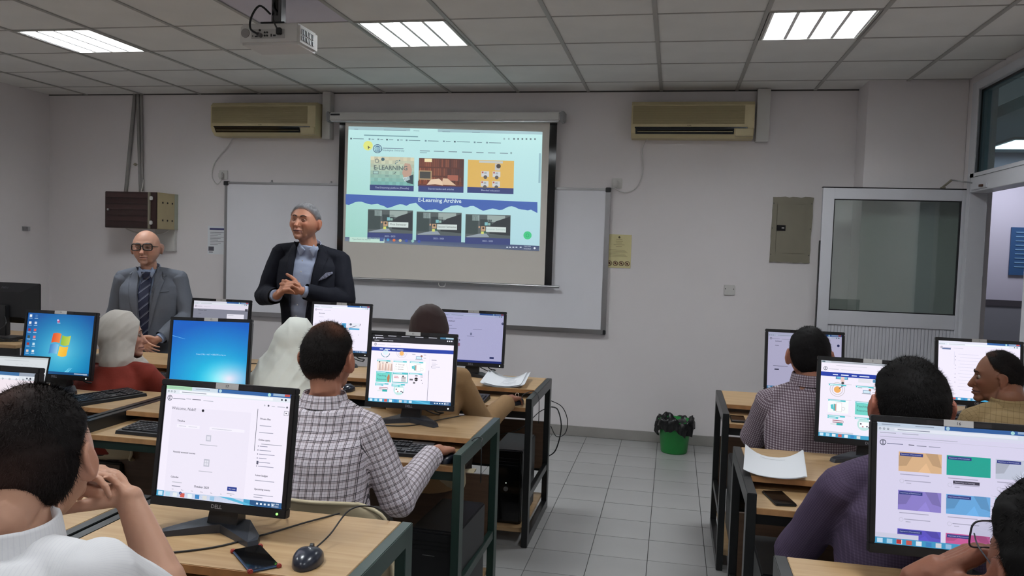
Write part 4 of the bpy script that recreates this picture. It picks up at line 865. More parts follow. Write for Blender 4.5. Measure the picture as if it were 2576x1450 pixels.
def monitor(x,y,yaw,pic,num,label,z=.80,power=None,logo=True):
    if _first[0]: o=mon0; o.location=(x,y,z); o.rotation_euler=(0,0,radians(yaw)); o['label']=label; _first[0]=False
    else: o=dup(mon0,(x,y,z),radians(yaw),label,skip=('label_number','screen_picture'))
    mk('screen_picture',pic,o,D0)
    if num:
        m=MB(); addtext(m,num,Matrix.Translation((0,-.0076,SH/2+.0085))@FRONT,.011); m.obj('label_number',M_ink,o,D0)
    return o
MON=[(-2.835,4.62,3,lambda:pic_plain(.95,(.86,.86,.88),0),'8','front-row monitor between the grey-suited man and the speaker, page greyed out'),
 (-2.081,4.788,3,lambda:pic_plain(1.,(1,1,1.03),1),'5','front-row monitor partly hidden by the checked-shirt man, white page with blue picture'),
 (-1.181,4.694,2.6,lambda:pic_plain(.55,(.78,.82,1.12),2),'1','front-row monitor beside the dark brown headscarf, dim lavender page'),
 (-2.20,3.50,10,lambda:pic_logon(.95),'13','middle-row monitor with plain bright blue log-on screen'),
 (-1.125,3.373,4.1,lambda:pic_course(1.05),'10','middle-row monitor by the aisle showing a course page with turquoise tiles'),
 (-3.006,3.449,1.6,lambda:pic_win7(.92),'14','middle-row monitor at left with blue desktop and four-coloured flag'),
 (-1.171,1.934,-1.,lambda:pic_dash(1.),'17','nearest monitor of the left bank, numbered 17, reading Welcome, Nabil!'),
 (-1.99,1.955,2.,lambda:pic_left(.95),'18','nearest-row monitor cut off by the left edge of the photo'),
 (.705,4.453,1.3,lambda:pic_plain(.50,(.86,.88,1.1),4),'4','front-row monitor of the right bank behind the man in the houndstooth shirt'),
 (1.551,4.444,-3.9,lambda:pic_plain(1.0,(1,1,1.03),3),'2','front-row monitor at far right with white page behind the profile face'),
 (.782,3.319,-6.,lambda:pic_course2(1.0),'3','middle-row monitor of the right bank with target and notebook tiles'),
 (.711,2.128,0.,lambda:pic_grid(.88),'16','large nearest monitor at right, numbered 16, with orange, green and purple course cards')]
for a in MON: monitor(a[0],a[1],a[2],a[3](),a[4],a[5])
o=[c for c in bpy.data.objects if c.name.startswith('power_light') and c.parent and 'Welcome' in c.parent.get('label','')][0]
o.data=o.data.copy(); o.data.materials[0]=M_led

# laptop on the far left desk
lp=thing('laptop',(-3.03,3.20,.80),rz=radians(6),label='open laptop with six-tile page, standing left of the blue flag monitor',cat='laptop')
MB().box(-.165,.165,-.23,0,.0,.016,bev=.004).obj('base',mat('laptop_grey',(90,92,96),.35,metal=.5),lp)
LM=Matrix.Translation((0,0,.018))@Matrix.Rotation(radians(-16),4,'X')@Matrix.Translation((0,0,.115))
MB().box(-.168,.168,0,.006,-.112,.112,bev=.002).obj('lid',M_bezel,lp,LM)
C=Canvas(.32,.205,.8); C.rect(0,0,1,1,(228,234,238),0); C.rect(0,0,1,.05,(205,212,214),1); C.line(.2,.10,.45,(165,170,176)); 
for k in range(5): C.line(.42+.09*k,.2,.04,(190,195,200))
for r in range(2):
    for i in range(3):
        u=.12+.28*i; v=.29+.29*r; C.rect(u,v,u+.25,v+.25,(38,44,64),1); C.rect(u,v,u+.25,v+.19,(88,92,92),2); C.rect(u+.1,v,u+.22,v+.07,(200,210,206),3); C.rect(u+.11,v+.08,u+.23,v+.14,(226,232,230),4); C.poly([(u+.02,v+.18),(u+.1,v+.05),(u+.12,v+.18)],(170,176,176),3); C.line(u+.08,v+.22,.09,(150,156,180),.014,3)
C.rect(0,.93,1,1,(110,190,205),1); C.rect(0,.95,.7,1,(190,210,218),2); C.disc(.93,.9,.02,(50,170,110),3)
mk('screen_picture',C.mesh(),lp,LM)
kb=MB()
for r in range(5):
    for c in range(14): kb.box(-.148+.0213*c,-.130+.0213*c,-.10+.018*r,-.085+.018*r,.016,.018)
tag(kb.obj('keys',M_black,lp),kind='stuff')

lp.scale=(.86,.86,.86)
# black monitor seen from behind
bm_=thing('monitor',(-4.92,5.12,.78),rz=radians(4),label='black monitor seen from behind on the corner table at far left',cat='monitor')
MB().box(-.255,.255,.03,.05,.12,.425,bev=.006).obj('bezel',M_bezel,bm_)
MB().add([(-.255,.03,.12),(.255,.03,.12),(.255,.03,.425),(-.255,.03,.425),(-.15,-.03,.17),(.15,-.03,.17),(.15,-.03,.36),(-.15,-.03,.36)],[(4,5,6,7),(0,1,5,4),(1,2,6,5),(2,3,7,6),(3,0,4,7)]).obj('back_housing',M_bezel,bm_)
m=MB(); addtext(m,'DELL',Matrix.Translation((.0,-.008,.385))@Matrix.Rotation(radians(-30),4,'X')@FRONT,.028,bold=True); m.obj('logo',mat('logo_dark',(86,86,92),.3,metal=.4),bm_)
MB().box(-.05,.05,-.06,-.01,.03,.26,bev=.006).obj('stand_neck',M_black,bm_)
MB().box(-.13,.13,-.12,.08,0,.02,bev=.006).obj('stand_foot',M_black,bm_)
MB().tube([(.04,-.06,.18),(.08,-.1,.12),(.03,-.14,.05),(.12,-.16,.01)],.004).tube([(-.04,-.06,.18),(-.1,-.1,.08),(-.02,-.15,.03),(.2,-.12,.01)],.004).obj('cable',M_black,bm_)
MB().tube([(-5.1,4.93,.784),(-4.95,4.9,.785),(-4.75,4.98,.785),(-4.66,5.02,.79)],.004).obj('cable',M_black,label='black cable lying on the corner table',cat='cable')

# ------------------------------------------------------------ keyboards, mice, phones, papers
kb0=thing('keyboard',(0,0,0),label='x',cat='keyboard',group='black keyboards')
MB().add([(-.225,-.08,0),(.225,-.08,0),(.225,.08,0),(-.225,.08,0),(-.222,-.078,.014),(.222,-.078,.014),(.222,.078,.026),(-.222,.078,.026)],[(0,3,2,1),(4,5,6,7),(0,1,5,4),(1,2,6,5),(2,3,7,6),(3,0,4,7)]).obj('case',M_black,kb0)
ks=MB()
def keyz(y): return .014+(y+.078)/.156*.012
rows=[(-.062,[(-.205,.03),(-.17,.025),(-.14,.025),(-.11,.12),(.015,.025),(.045,.03)]),(-.042,None),(-.022,None),(-.002,None),(.018,None),(.05,'f')]
M_key=mat('key_black',(34,35,39),.4)
for y,r in rows:
    if r is None:
        for c in range(14): ks.box(-.205+.0193*c,-.188+.0193*c,y,y+.016,keyz(y)-.002,keyz(y)+.006)
    elif r=='f':
        for c in range(14): ks.box(-.205+.0193*c+(c//4)*.002,-.189+.0193*c+(c//4)*.002,y,y+.014,keyz(y)-.002,keyz(y)+.005)
    else:
        for x,w_ in r: ks.box(x,x+w_,y,y+.016,keyz(y)-.002,keyz(y)+.006)
for y in (-.062,-.042,-.022,-.002,.018):
    for c in range(4): ks.box(.137+.0193*c,.154+.0193*c,y,y+.016,keyz(y)-.002,keyz(y)+.006)
for x in (.078,.097,.116):
    for y in (-.062,.002,.02,.05): ks.box(x-.003,x+.013,y,y+.015,keyz(y)-.002,keyz(y)+.006)
ks.box(.094,.110,-.042,-.027,keyz(-.04)-.002,keyz(-.04)+.006); tag(ks.obj('keys',M_key,kb0),kind='stuff')
lk=mat('key_legend',(150,152,158),.7); kl=MB()
for y in (-.042,-.022,-.002,.018,-.062):
    for c in range(4): kl.box(.142+.0193*c,.147+.0193*c,y+.006,y+.011,keyz(y)+.006,keyz(y)+.0064)
    for c in range(14):
        if y>-.05: kl.box(-.201+.0193*c,-.197+.0193*c,y+.006,y+.011,keyz(y)+.006,keyz(y)+.0064)
tag(kl.obj('key_legends',lk,kb0),kind='stuff')
KB=[(-1.155,3.06,.75,2,'keyboard under the right hand of the checked-shirt man'),(-2.07,3.03,.75,-1,'keyboard on the shelf left of monitor 17'),(-2.68,3.30,.80,70,'keyboard standing askew on the desk near the laptop'),
 (-1.19,4.21,.75,0,'keyboard below the stack of printed sheets at the front-row aisle seat'),(-2.07,4.20,.75,0,'keyboard in the front row just right of the white headscarf'),(.72,4.2,.75,0,'keyboard hidden in front of the houndstooth-shirt man'),
 (.86,2.84,.75,0,'keyboard in front of the purple-shirt man'),(1.33,4.33,.80,12,'keyboard lying on the desk in front of the profile man'),(-2.78,4.19,.75,0,'keyboard in front of the woman with the pale grey headscarf')]
for i,(x,y,z,rz,lab) in enumerate(KB):
    if i==0: kb0.location=(x,y,z); kb0.rotation_euler=(0,0,radians(rz)); kb0['label']=lab
    else: dup(kb0,(x,y,z),radians(rz),lab)
def mouse(x,y,z,rz,lab,cord=None,first=[None]):
    t=thing('computer_mouse',(x,y,z),rz=radians(rz),label=lab,cat='mouse')
    if first[0] is None:
        b=MB(); n=24;m_=9; vs=[]
        for j in range(m_+1):
            h=j/m_
            for i in range(n):
                a=2*pi*i/n; k=(1-h**3.0)**.5; ex=.036*(1-.16*max(0,-sin(a))*0-.10*abs(sin(a))**3); 
                vs.append((ex*k*cos(a)*(1+.08*(sin(a)>0)*sin(a)),.058*k*sin(a),.004+.038*h*(1-.30*((.058*k*sin(a)+.012)/.058)**2)))
        b.add(vs,[(j*n+i,j*n+(i+1)%n,(j+1)*n+(i+1)%n,(j+1)*n+i) for j in range(m_) for i in range(n)],sm=True)
        b.add([(v[0],v[1],0.0005) for v in vs[:n]]+vs[:n],[(i,(i+1)%n,n+(i+1)%n,n+i) for i in range(n)]+[tuple(reversed(range(n)))],sm=True)
        first[0]=b.mesh('body',mat('mouse_plastic',(30,36,50),.28,coat=.3)); 
        first.append(MB().cyl((-.004,.03,.030),(.004,.03,.030),.009,n=12).mesh('wheel',M_black)); first.append(MB().box(-.0008,.0008,.008,.054,.020,.0335).mesh('button_seam',M_blackg))
    mk('body',first[0],t); mk('wheel',first[1],t)
    if cord: MB().tube([(0,.055,.016)]+cord,.0022).obj('cord',M_black,t)
    return t
mouse(-.855,1.80,.80,8,'dark blue-black mouse on the nearest desk beside the phone',[(.02,.12,.03),(.05,.2,.07),(.09,.29,.052),(.13,.325,.012),(.135,.34,-.06)])
mouse(-.835,2.985,.75,-10,'mouse under the hand of the checked-shirt man',[(.02,.10,.012),(.035,.16,.055),(.065,.18,.06),(.09,.12,.045),(.10,.10,-.1)])
mouse(-.80,4.20,.75,-10,'mouse under the hand of the tan-blazer woman',[(.0,.07,.012),(.01,.09,.04),(.06,.11,.056),(.11,.05,.03),(.12,.03,-.1)])
mouse(-1.78,4.22,.75,0,'mouse beside the front-row keyboard right of the white headscarf',[(0,.09,.01),(.03,.13,.008)])
mouse(1.075,4.31,.80,0,'mouse left of the keyboard before the profile man',[(0,.09,.01),(.03,.13,.008)])
def phone(pts,z,lab,case=None,edge=M_black):
    P=[Vector((x,y,0)) for x,y in pts]; c=sum(P,Vector())/4; X=(P[1]-P[0]+P[2]-P[3]).normalized(); ang=math.atan2(X.y,X.x)
    t=thing('phone',(c.x,c.y,z),rz=ang,label=lab,cat='phone'); 
    MB().box(-.037,.037,-.076,.076,.0005,.008,bev=.003).obj('body',case or M_black,t); MB().box(-.034,.034,-.073,.073,.008,.0088).obj('screen',M_blackg,t)
    if case:
        for sx in (-1,1):
            for sy in (-1,1): MB().box(sx*.0345-.006,sx*.0345+.006,sy*.073-.006,sy*.073+.006,0,.0092,bev=.002).obj('bumper_corner',mat('red_bumper',(150,52,46),.5),t,label='red bumper corner')
    return t
phone([(-1.070,1.812),(-1.018,1.863),(-.905,1.755),(-.955,1.700)],.80,'black smartphone in a blue case with red corners on the nearest desk',mat('phone_case_blue',(58,80,110),.5))
phone([(.359,2.93),(.432,2.95),(.432,2.80),(.358,2.79)],.75,'black smartphone on the shelf below the loose paper sheet')
phone([(.325,4.27),(.40,4.27),(.39,4.13),(.315,4.13)],.75,'dark smartphone on the shelf beside the houndstooth-shirt man')
phone([(-1.02,1.60),(-.95,1.62),(-.94,1.5),(-1.01,1.49)],.75,'black smartphone lying on the shelf in front of the nearest desk')
def sheet(c,w_,l_,rz,curl,n_,lab,z=.80,printed=0):
    t=thing('paper_stack',(c[0],c[1],z),rz=radians(rz),label=lab,cat='papers')
    g=10
    for k in range(n_):
        b=MB(); vs=[]; 
        for th in (0,.0006):
            for j in range(g+1):
                for i in range(g+1):
                    u=i/g-.5; v=j/g-.5; vs.append((u*w_+.003*k*(-1)**k,v*l_+.002*k,.001+.0016*k+th+curl*(4*u*u)**1.2*(.6+.8*(v+.5))))
        q=(g+1)**2; fs=[]
        for j in range(g):
            for i in range(g):
                a=j*(g+1)+i; fs.append((q+a,q+a+1,q+a+g+2,q+a+g+1)); fs.append((a,a+g+1,a+g+2,a+1))
        b.add(vs,fs,sm=True); b.obj('sheet',M_paper,t)
    if printed:
        b=MB(); top=.001+.0016*(n_-1)+.0011
        f=lambda u,v:(u*w_,v*l_,top+curl*(4*u*u)**1.2*(.6+.8*(v+.5)))
        for r in range(printed):
            v=.36-.72*r/max(1,printed); u0=-.35; 
            for s_ in range(6):
                a=u0+.11*s_; e_=a+.11 
                if (r*5+s_*3)%7==0: continue
                b.add([f(a,v),f(e_,v),f(e_,v+.008),f(a,v+.008)],[(0,1,2,3)])
        b.obj('print',mat('print_grey',(120,126,136),.8),t)
    return t
sheet((-.935,4.545),.235,.33,4,.028,5,'stack of printed sheets with curled edges on the front-row desk by the aisle',printed=12)
sheet((.405,3.10),.215,.30,-6,.03,2,'loose white printed sheet with curled corners on the right middle desk',printed=1)
bt=thing('water_bottle',(1.10,2.9,.80),label='clear water bottle with light blue cap behind monitor 16',cat='bottle')
MB().cyl((0,0,0.0),(0,0,.17),.031,n=20).cyl((0,0,.17),(0,0,.215),.031,.013,n=20).obj('body',glass('pet_plastic',(.85,.9,.92),.05),bt)
MB().cyl((0,0,.215),(0,0,.243),.0165,n=20).obj('cap',mat('cap_blue',(40,140,190),.4),bt)

# ------------------------------------------------------------ PC towers
def tower(x,y,rz,lab,hh=.40,d=.40,w_=.17,led=True):
    t=thing('computer_tower',(x,y,.09),rz=radians(rz),label=lab,cat='computer'); 
    MB().box(-w_/2,w_/2,0,d,0.0005,hh,bev=.006).obj('case',M_black,t); MB().box(-w_/2+.002,w_/2-.002,-.018,.002,.004,hh-.004,bev=.008).obj('front_panel',M_blackg if led else M_black,t)
    if led:
        MB().cyl((0,-.022,hh*.48),(0,-.017,hh*.48),.013,n=20).obj('power_button',M_metal,t); MB().cyl((0,-.0195,hh*.56),(0,-.018,hh*.56),.0025,n=8).obj('power_light',M_ledw,t)
    else:
        MB().box(-.04,.01,-.0195,-.018,hh*.74,hh*.745).obj('badge',M_metal,t)
    for k in range(3): MB().box(-w_/2+.02,w_/2-.02,-.0195,-.018,hh*(.80+.045*k),hh*(.80+.045*k)+.002).obj('bay_seam',M_bezel,t)
    return t
tower(-.84,4.20,0,'black computer tower with round silver button at the front-row aisle',.405)
tower(-.885,2.99,-2,'black computer tower under the middle desk behind the checked-shirt man',.375,led=False,w_=.2)
tower(-.87,1.56,0,'black computer tower under the nearest desk of the left bank',.38,led=False,w_=.2)
tower(.43,4.16,0,'black computer tower under the right front-row desk',.40)
tower(.43,2.84,0,'black computer tower under the right middle desk',.40)
for pts,lab in (([(-.70,4.83,.62),(-.66,4.84,.6),(-.63,4.80,.5),(-.66,4.8,.36),(-.72,4.85,.3)],'thick black cable hanging behind the front-row desk end'),
    ([(-.72,4.84,.66),(-.64,4.86,.62),(-.60,4.85,.54),(-.61,4.84,.46),(-.66,4.82,.44),(-.70,4.83,.5)],'thin black cable loop hanging beside the front-row desk end'),
    ([(-.80,3.62,.74),(-.79,3.63,.6),(-.83,3.61,.45),(-.86,3.59,.35)],'black cable hanging behind the middle desk end'),
    ([(-1.0,4.7,.45),(-.85,4.6,.52),(-.76,4.75,.6),(-.70,4.82,.62)],'black cable lying over the front-row tower'),
    ([(-2.2,3.5,.72),(-2.18,3.48,.5),(-2.1,3.46,.42),(-2.0,3.48,.5),(-1.98,3.5,.72)],'black cables looping below the middle-row desk shelf'),
    ([(-1.62,1.72,.803),(-1.35,1.70,.803),(-1.15,1.80,.803),(-1.06,1.92,.803),(-.98,2.05,.806),(-.93,2.16,.80)],'black cable running across the nearest desk behind the monitor foot'),
    ([(-1.28,3.27,.803),(-1.15,3.27,.803),(-1.07,3.33,.803),(-1.0,3.46,.805),(-.93,3.60,.80)],'black cable snaking from the foot of the middle aisle monitor'),
    ([(-2.72,4.60,.803),(-2.5,4.62,.803),(-2.35,4.55,.806),(-2.2,4.68,.803)],'black cables on the front desk left of the white headscarf'),
    ([(.62,2.05,.803),(.66,1.9,.803),(.70,1.75,.803),(.76,1.68,.803)],'thin cable on the desk under monitor 16')):
    MB().tube(pts,.0038 if 'thick' in lab else .0026).obj('cable',M_black,label=lab,cat='cable')

# ------------------------------------------------------------ people
def remesh(mb,voxel,smooth=2,fac=.5):
    me=bpy.data.meshes.new('tmp'); me.from_pydata(mb.v,[],mb.f); o=bpy.data.objects.new('tmp',me); COL.objects.link(o)
    m=o.modifiers.new('r','REMESH'); m.mode='VOXEL'; m.voxel_size=voxel; m.use_smooth_shade=True
    if smooth: s=o.modifiers.new('s','SMOOTH'); s.iterations=smooth; s.factor=fac
    dg=bpy.context.evaluated_depsgraph_get(); ev=o.evaluated_get(dg); out=bpy.data.meshes.new_from_object(ev); bpy.data.objects.remove(o); bpy.data.meshes.remove(me)
    out.polygons.foreach_set('use_smooth',[True]*len(out.polygons)); return out
def getv(me): a=np.empty(len(me.vertices)*3,np.float32); me.vertices.foreach_get('co',a); return a.reshape(-1,3).astype(np.float64)
def setv(me,a): me.vertices.foreach_set('co',a.astype(np.float32).ravel()); me.update()
def getn(me): a=np.empty(len(me.vertices)*3,np.float32); me.vertices.foreach_get('normal',a); return a.reshape(-1,3).astype(np.float64)
def sst(x,a,b): t=np.clip((x-a)/(b-a),0,1); return t*t*(3-2*t)
def gs(x,z,cx,cz,rx,rz): return np.exp(-(((x-cx)/rx)**2+((z-cz)/rz)**2))
def wrinkle(P,seed,f,dirv=None):
    """cheap warped-sine noise, roughly -1..1"""
    r=np.random.RandomState(seed); out=np.zeros(len(P)); Q=P.copy()
    for k in range(3):
        d=r.randn(3); d/=np.linalg.norm(d); Q=Q+.35/f*np.sin(P@d*f*.8+r.rand()*6)[:,None]*r.randn(3)
    for k in range(4):
        d=r.randn(3) if dirv is None else np.array(dirv)+.45*r.randn(3); d/=np.linalg.norm(d); s=np.sin(Q@d*f*(.7+.3*k)+r.rand()*6.28); out+=s/(1+.4*k)
    return out/2.4
def ridges(P,seed,f,dirv,sharp=.7):
    r=np.random.RandomState(seed); d=np.array(dirv,float); d/=np.linalg.norm(d); Q=P.copy()
    for k in range(3):
        e=r.randn(3); e/=np.linalg.norm(e); Q=Q+.010*np.sin(P@e*18+r.rand()*6)[:,None]*r.randn(3)
    a=1-np.abs(np.sin(Q@d*f*.5+r.rand()*6))**sharp; e=d+.35*r.randn(3); b=1-np.abs(np.sin(Q@e*f*.83+r.rand()*6))**sharp
    m=.5+.5*np.sin(P@r.randn(3)*9+r.rand()*6); return a*(.4+.6*m)+b*.5*(1-m)-.35
class Head:
    """local frame: x to the person's left... right-handed, y = face direction, z up"""
    def __init__(s,c,yaw,pitch=0,roll=0,size=1.08,jaw=1.,wide=1.):
        s.s=size; s.jaw=jaw; s.wide=wide
        s.M=Matrix.Translation(Vector(c))@Matrix.Rotation(radians(yaw),4,'Z')@Matrix.Rotation(radians(-pitch),4,'X')@Matrix.Rotation(radians(roll),4,'Y')@Matrix.Scale(size,4)
        s.A=np.array(s.M); s.I=np.linalg.inv(s.A)
    def loc(s,P): return P@s.I[:3,:3].T+s.I[:3,3]
    def wor(s,P): return P@s.A[:3,:3].T+s.A[:3,3]
    def surf(s,D):
        x,y,z=D[:,0],D[:,1],D[:,2]; P=np.stack([x*.0765*s.wide,y*.098,z*.118],1); t=np.clip(-z,0,1)
        P[:,0]*=1-.30*t**1.6*(1.05-.05*s.jaw)+.05*(s.jaw-1)*t
        P[:,0]*=1+.03*sst(z,.1,.6)*(y<.3)
        P[:,1]=np.where(y>0,P[:,1]*(1-.06*(1-t)),P[:,1]*(1+.06*sst(z,-.1,.5)-.52*t**1.2))
        P[:,1]+=np.where((y>0)&(z<0),.004*t,0)
        return P
    def base(s,n=44,m=30):
        """closed skull mesh in world space"""
        b=MB(); b.ell((0,0,0),(1,1,1),n,m); D=np.array(b.v); D/=np.linalg.norm(D,axis=1)[:,None]; W=s.wor(s.surf(D)); b.v=[tuple(p) for p in W]; return b
    def add(s,mb,ears=True):
        k=len(mb.v); b=s.base(); mb.add(b.v,b.f,sm=True)
        # jaw block, chin and nose wedge keep the profile
        for p0,p1,r0,r1 in (((0,.078,.018),(0,.107,-.037),.0085,.0145),((0,.06,-.088),(0,.074,-.098),.026,.020),((.024,.035,-.078),(-.024,.035,-.078),.024,.024),((0,.07,-.055),(0,.078,-.07),.026,.024)):
            q=MB().cone(p0,p1,r0,r1,12); mb.add([s.M@Vector(v) for v in q.v],q.f,sm=True)
        if ears:
            for sx in (-1,1):
                R=Matrix.Rotation(radians(sx*-36),3,'Z')
                q=MB().ell((sx*.086*s.wide**.4,-.016,-.008),(.0075,.021,.034),14,10,M=R)
                q.tube([(sx*(.086-.27*y_)*s.wide**.4,y_,z_) for y_,z_ in ((.004,.008),(.002,.020),(-.012,.027),(-.028,.018),(-.031,.0),(-.022,-.022),(-.010,-.036))],.005,n=8,sub=3)
                mb.add([s.M@Vector(v) for v in q.v],q.f,sm=True)
    def features(s,P,smile=0.):
        """push face features on vertices given in local coordinates"""
        x,y,z=P.T.copy(); w_=sst(y,.025,.06)*sst(-z,-.10,-.07)
        d=np.zeros(len(P)); ax=np.abs(x)
        d+= .0045*gs(ax,z,.030,.030,.020,.008)+.002*gs(x,z,0,.024,.014,.01)       # brow
        d-= .0105*gs(ax,z,.031,.004,.0165,.012)                                    # sockets
        d+= .0045*gs(ax,z,.046,-.022,.020,.017)                                    # cheek
        d-= .003*gs(ax,z,.043,-.055,.015,.02)
        d+= .004*gs(ax,z,.0125,-.036,.006,.006)                                    # nostril wings
        d-= .004*gs(ax,z,.026,-.048,.006,.014)*(1+smile)                           # nasolabial fold
        lw=.024*(1+.25*smile); zc=-.067+smile*4*ax*ax*1.0
        d+= .0038*np.exp(-((z-zc-.006)/.0045)**2)*(ax<lw)*np.cos(np.clip(ax/lw,0,1)*pi/2)**.5
        d+= .0045*np.exp(-((z-zc+.007)/.005)**2)*(ax<lw)*np.cos(np.clip(ax/lw,0,1)*pi/2)**.5
        d-= .0040*np.exp(-((z-zc)/.0022)**2)*(ax<lw*1.1)
        d-= .003*gs(x,z,0,-.083,.02,.005); d+=.003*gs(x,z,0,-.1,.014,.01)
        P=P.copy(); P[:,1]+=d*w_; return P
def hand(mb,w,d,nrm,thumb,curl=(20,35,25),s=1.,spread=6,tc=25,fist=0,lens=(.95,1.05,1.,.8),curls=None):
    """w wrist, d direction of fingers, nrm out of the palm, thumb side vector"""
    w=Vector(w); d=Vector(d).normalized(); nrm=Vector(nrm); nrm=(nrm-d*nrm.dot(d)).normalized(); l=Vector(thumb); l=(l-d*l.dot(d)-nrm*l.dot(nrm)).normalized()
    kn=[(.030,.088),(.010,.092),(-.010,.088),(-.029,.080)]
    mb.cone(w-d*.01*s,w+d*.02*s,.0235*s,.025*s)
    for (a,b),L,i in zip(kn,lens,range(4)):
        k=w+l*a*s+d*b*s; mb.cone(w+l*a*.6*s+d*.015*s,k,.0145*s,.0118*s)
        sp=radians(spread*(1.5-i)); dd=(d*cos(sp)+l*sin(sp)).normalized(); p=k; rad=.0098; cs=curls[i] if curls else curl; tot=0
        for q,(ln,cu) in enumerate(zip((.043,.027,.021),cs)):
            tot+=cu; a_=radians(tot); v=dd*cos(a_)+nrm*sin(a_); p2=p+v*ln*L*s; mb.cone(p,p2,rad*s*(.82 if i==3 else .95),(rad-.0011)*s*(.8 if i==3 else .95)); p=p2; rad-=.0010
    mb.cone(w+l*.012*s+d*.02*s+nrm*.008*s,w-l*.012*s+d*.06*s+nrm*.006*s,.017*s,.015*s)
    b0=w+l*.018*s+d*.018*s+nrm*.008*s; a_=radians(tc); t1=(d*.65+l*.70+nrm*.28).normalized(); t2=(d*cos(a_)+l*.35*cos(a_)+nrm*sin(a_)*.8-l*sin(a_)*.3).normalized()
    p1=b0+t1*.045*s; p2=p1+(t1*.35+t2*.65).normalized()*.033*s; p3=p2+t2*.026*s
    mb.cone(b0,p1,.0165*s,.0125*s); mb.cone(p1,p2,.012*s,.0105*s); mb.cone(p2,p3,.0105*s,.0085*s)
SKIN_LT=(206,160,138); 
def V3(*a): return Vector(a)
class Person:
    def __init__(s,label,base,head,neck,shL,shR,chest,pelvis,build=1.,skin=(190,140,118),voxel=.006,facing=0,scale=1.):
        s.t=thing('person',base,label=label,cat='person'); s.base=Vector(base); s.h=head; s.neck=Vector(neck); s.sh=[Vector(shL),Vector(shR)]; s.chest=Vector(chest); s.pel=Vector(pelvis)
        s.build=build; s.skin=skin; s.vox=voxel; s.R=(s.sh[1]-s.sh[0]).normalized(); s.F=Vector((0,0,1)).cross(s.R).normalized(); s.bones=[]; s.body=MB(); s.sc=scale
        if s.F.dot(Vector((-sin(radians(facing)),cos(radians(facing)),0)))<0: s.F=-s.F
        s.arms=[None,None]; s.legs=[]
    def rings(s,ex=0.,low=None,top=1.,belly=0.):
        N=s.neck; C_=s.chest; P=s.pel; R,F=s.R,s.F; hw=(s.sh[1]-s.sh[0]).length/2; mid=(s.sh[0]+s.sh[1])/2; b=s.build; k=hw/.19
        def spine(t): return (P*(1-t)**2+ (C_*2-(P+mid)*.5)*2*t*(1-t)*1.0 + mid*t*t) if 0 else (P.lerp(C_,t*2) if t<.5 else C_.lerp(mid,(t-.5)*2))
        up=(mid-C_).normalized()
        L=[(spine(0)-Vector((0,0,.05)),.165*b,.115*b),(spine(0)+Vector((0,0,.03)),.170*b,.122*b+belly*.5),(spine(.25)+F*belly,.160*b,.112*b+belly),(spine(.5),.172*k*b,.118*b+belly*.4),(spine(.75)-F*.005,.182*k,.118*b),(mid-up*.045-F*.01,.178*k,.10*b),(mid+up*.0-F*.01,.150*k,.075),(mid.lerp(N,.45)+Vector((0,0,.01)),.098*k,.066),(N+Vector((0,0,.0)),.064,.062)]
        return [(c,R,F,a+ex,d+ex) for c,a,d in L]
    def arm(s,side,el,wr,r=(.052,.042,.030)): s.arms[side]=(s.sh[side],Vector(el),Vector(wr),r)
    def leg(s,hip,knee,ank): s.legs.append((Vector(hip),Vector(knee),Vector(ank)))
    def build_body(s,parts=None,feat=True,smile=0.,colorfn=None,beard=None,hairless=True,subdiv=True,lips=(176,112,100)):
        b=s.body; s.h.add(b); hc=s.h.M@Vector((0,-.012,-.05)); 
        b.cone(s.neck+Vector((0,0,-.04)),hc,.057*s.sc,.055*s.sc)
        b.cone(s.neck-s.F*.012+Vector((0,0,.02)),s.h.M@Vector((0,-.045,-.03)),.05*s.sc,.045*s.sc)
        b.loft(s.rings(-.016),24)
        for a in s.arms:
            if a: b.cone(a[0]-Vector((0,0,.02)),a[1],a[3][0]*.78,a[3][1]); b.cone(a[1],a[1].lerp(a[2],.35),a[3][1],a[3][1]*1.0); b.cone(a[1].lerp(a[2],.35),a[2],a[3][1]*1.0,a[3][2]*.85)
        for h,k,a in s.legs:
            b.cone(h,k,.078,.055); b.cone(k,a,.055,.036); f=Vector((s.F.x,s.F.y,0)).normalized(); b.cone(a-Vector((0,0,.02)),a+f*.15-Vector((0,0,.045)),.036,.03)
        me=remesh(b,s.vox,2,.4)
        # denser head, then features
        P=getv(me); L=s.h.loc(P); near=(np.abs(L[:,0])<.1)&(L[:,1]>.0)&(L[:,1]<.14)&(np.abs(L[:,2])<.135)
        if feat and subdiv:
            bm=bmesh.new(); bm.from_mesh(me); bm.verts.ensure_lookup_table()
            es=[e for e in bm.edges if near[e.verts[0].index] and near[e.verts[1].index]]
            bmesh.ops.subdivide_edges(bm,edges=es,cuts=2 if s.vox>.0045 else 1,use_grid_fill=True,smooth=.3); bm.to_mesh(me); bm.free()
            P=getv(me); L=s.h.loc(P)
        hd=(L[:,2]>-.13)&(L[:,2]<.14)&(np.abs(L[:,0])<.10)&(L[:,1]>0)&(L[:,1]<.15)
        if feat:
            Lf=s.h.features(L[hd],smile); P2=P.copy(); P2[hd]=s.h.wor(Lf); setv(me,P2); P=P2; L=s.h.loc(P)
        # colour
        x,y,z=L.T; ax=np.abs(x); c=np.tile(np.array(lin(s.skin)),(len(P),1))
        n=1+.05*wrinkle(P*1.0,3,60)+.04*wrinkle(P,5,22); c*=n[:,None]
        face=(y>.02)&hd
        def mixc(w,rgb): 
            w=np.clip(w,0,1)[:,None]; return c*(1-w)+np.array(lin(rgb))*w
        sk=np.array(s.skin)
        c=mixc(.35*face*(gs(ax,z,.042,-.02,.022,.018)+gs(x,z,0,-.036,.016,.014)),tuple(np.clip(sk*[1.02,.82,.80],0,255)))
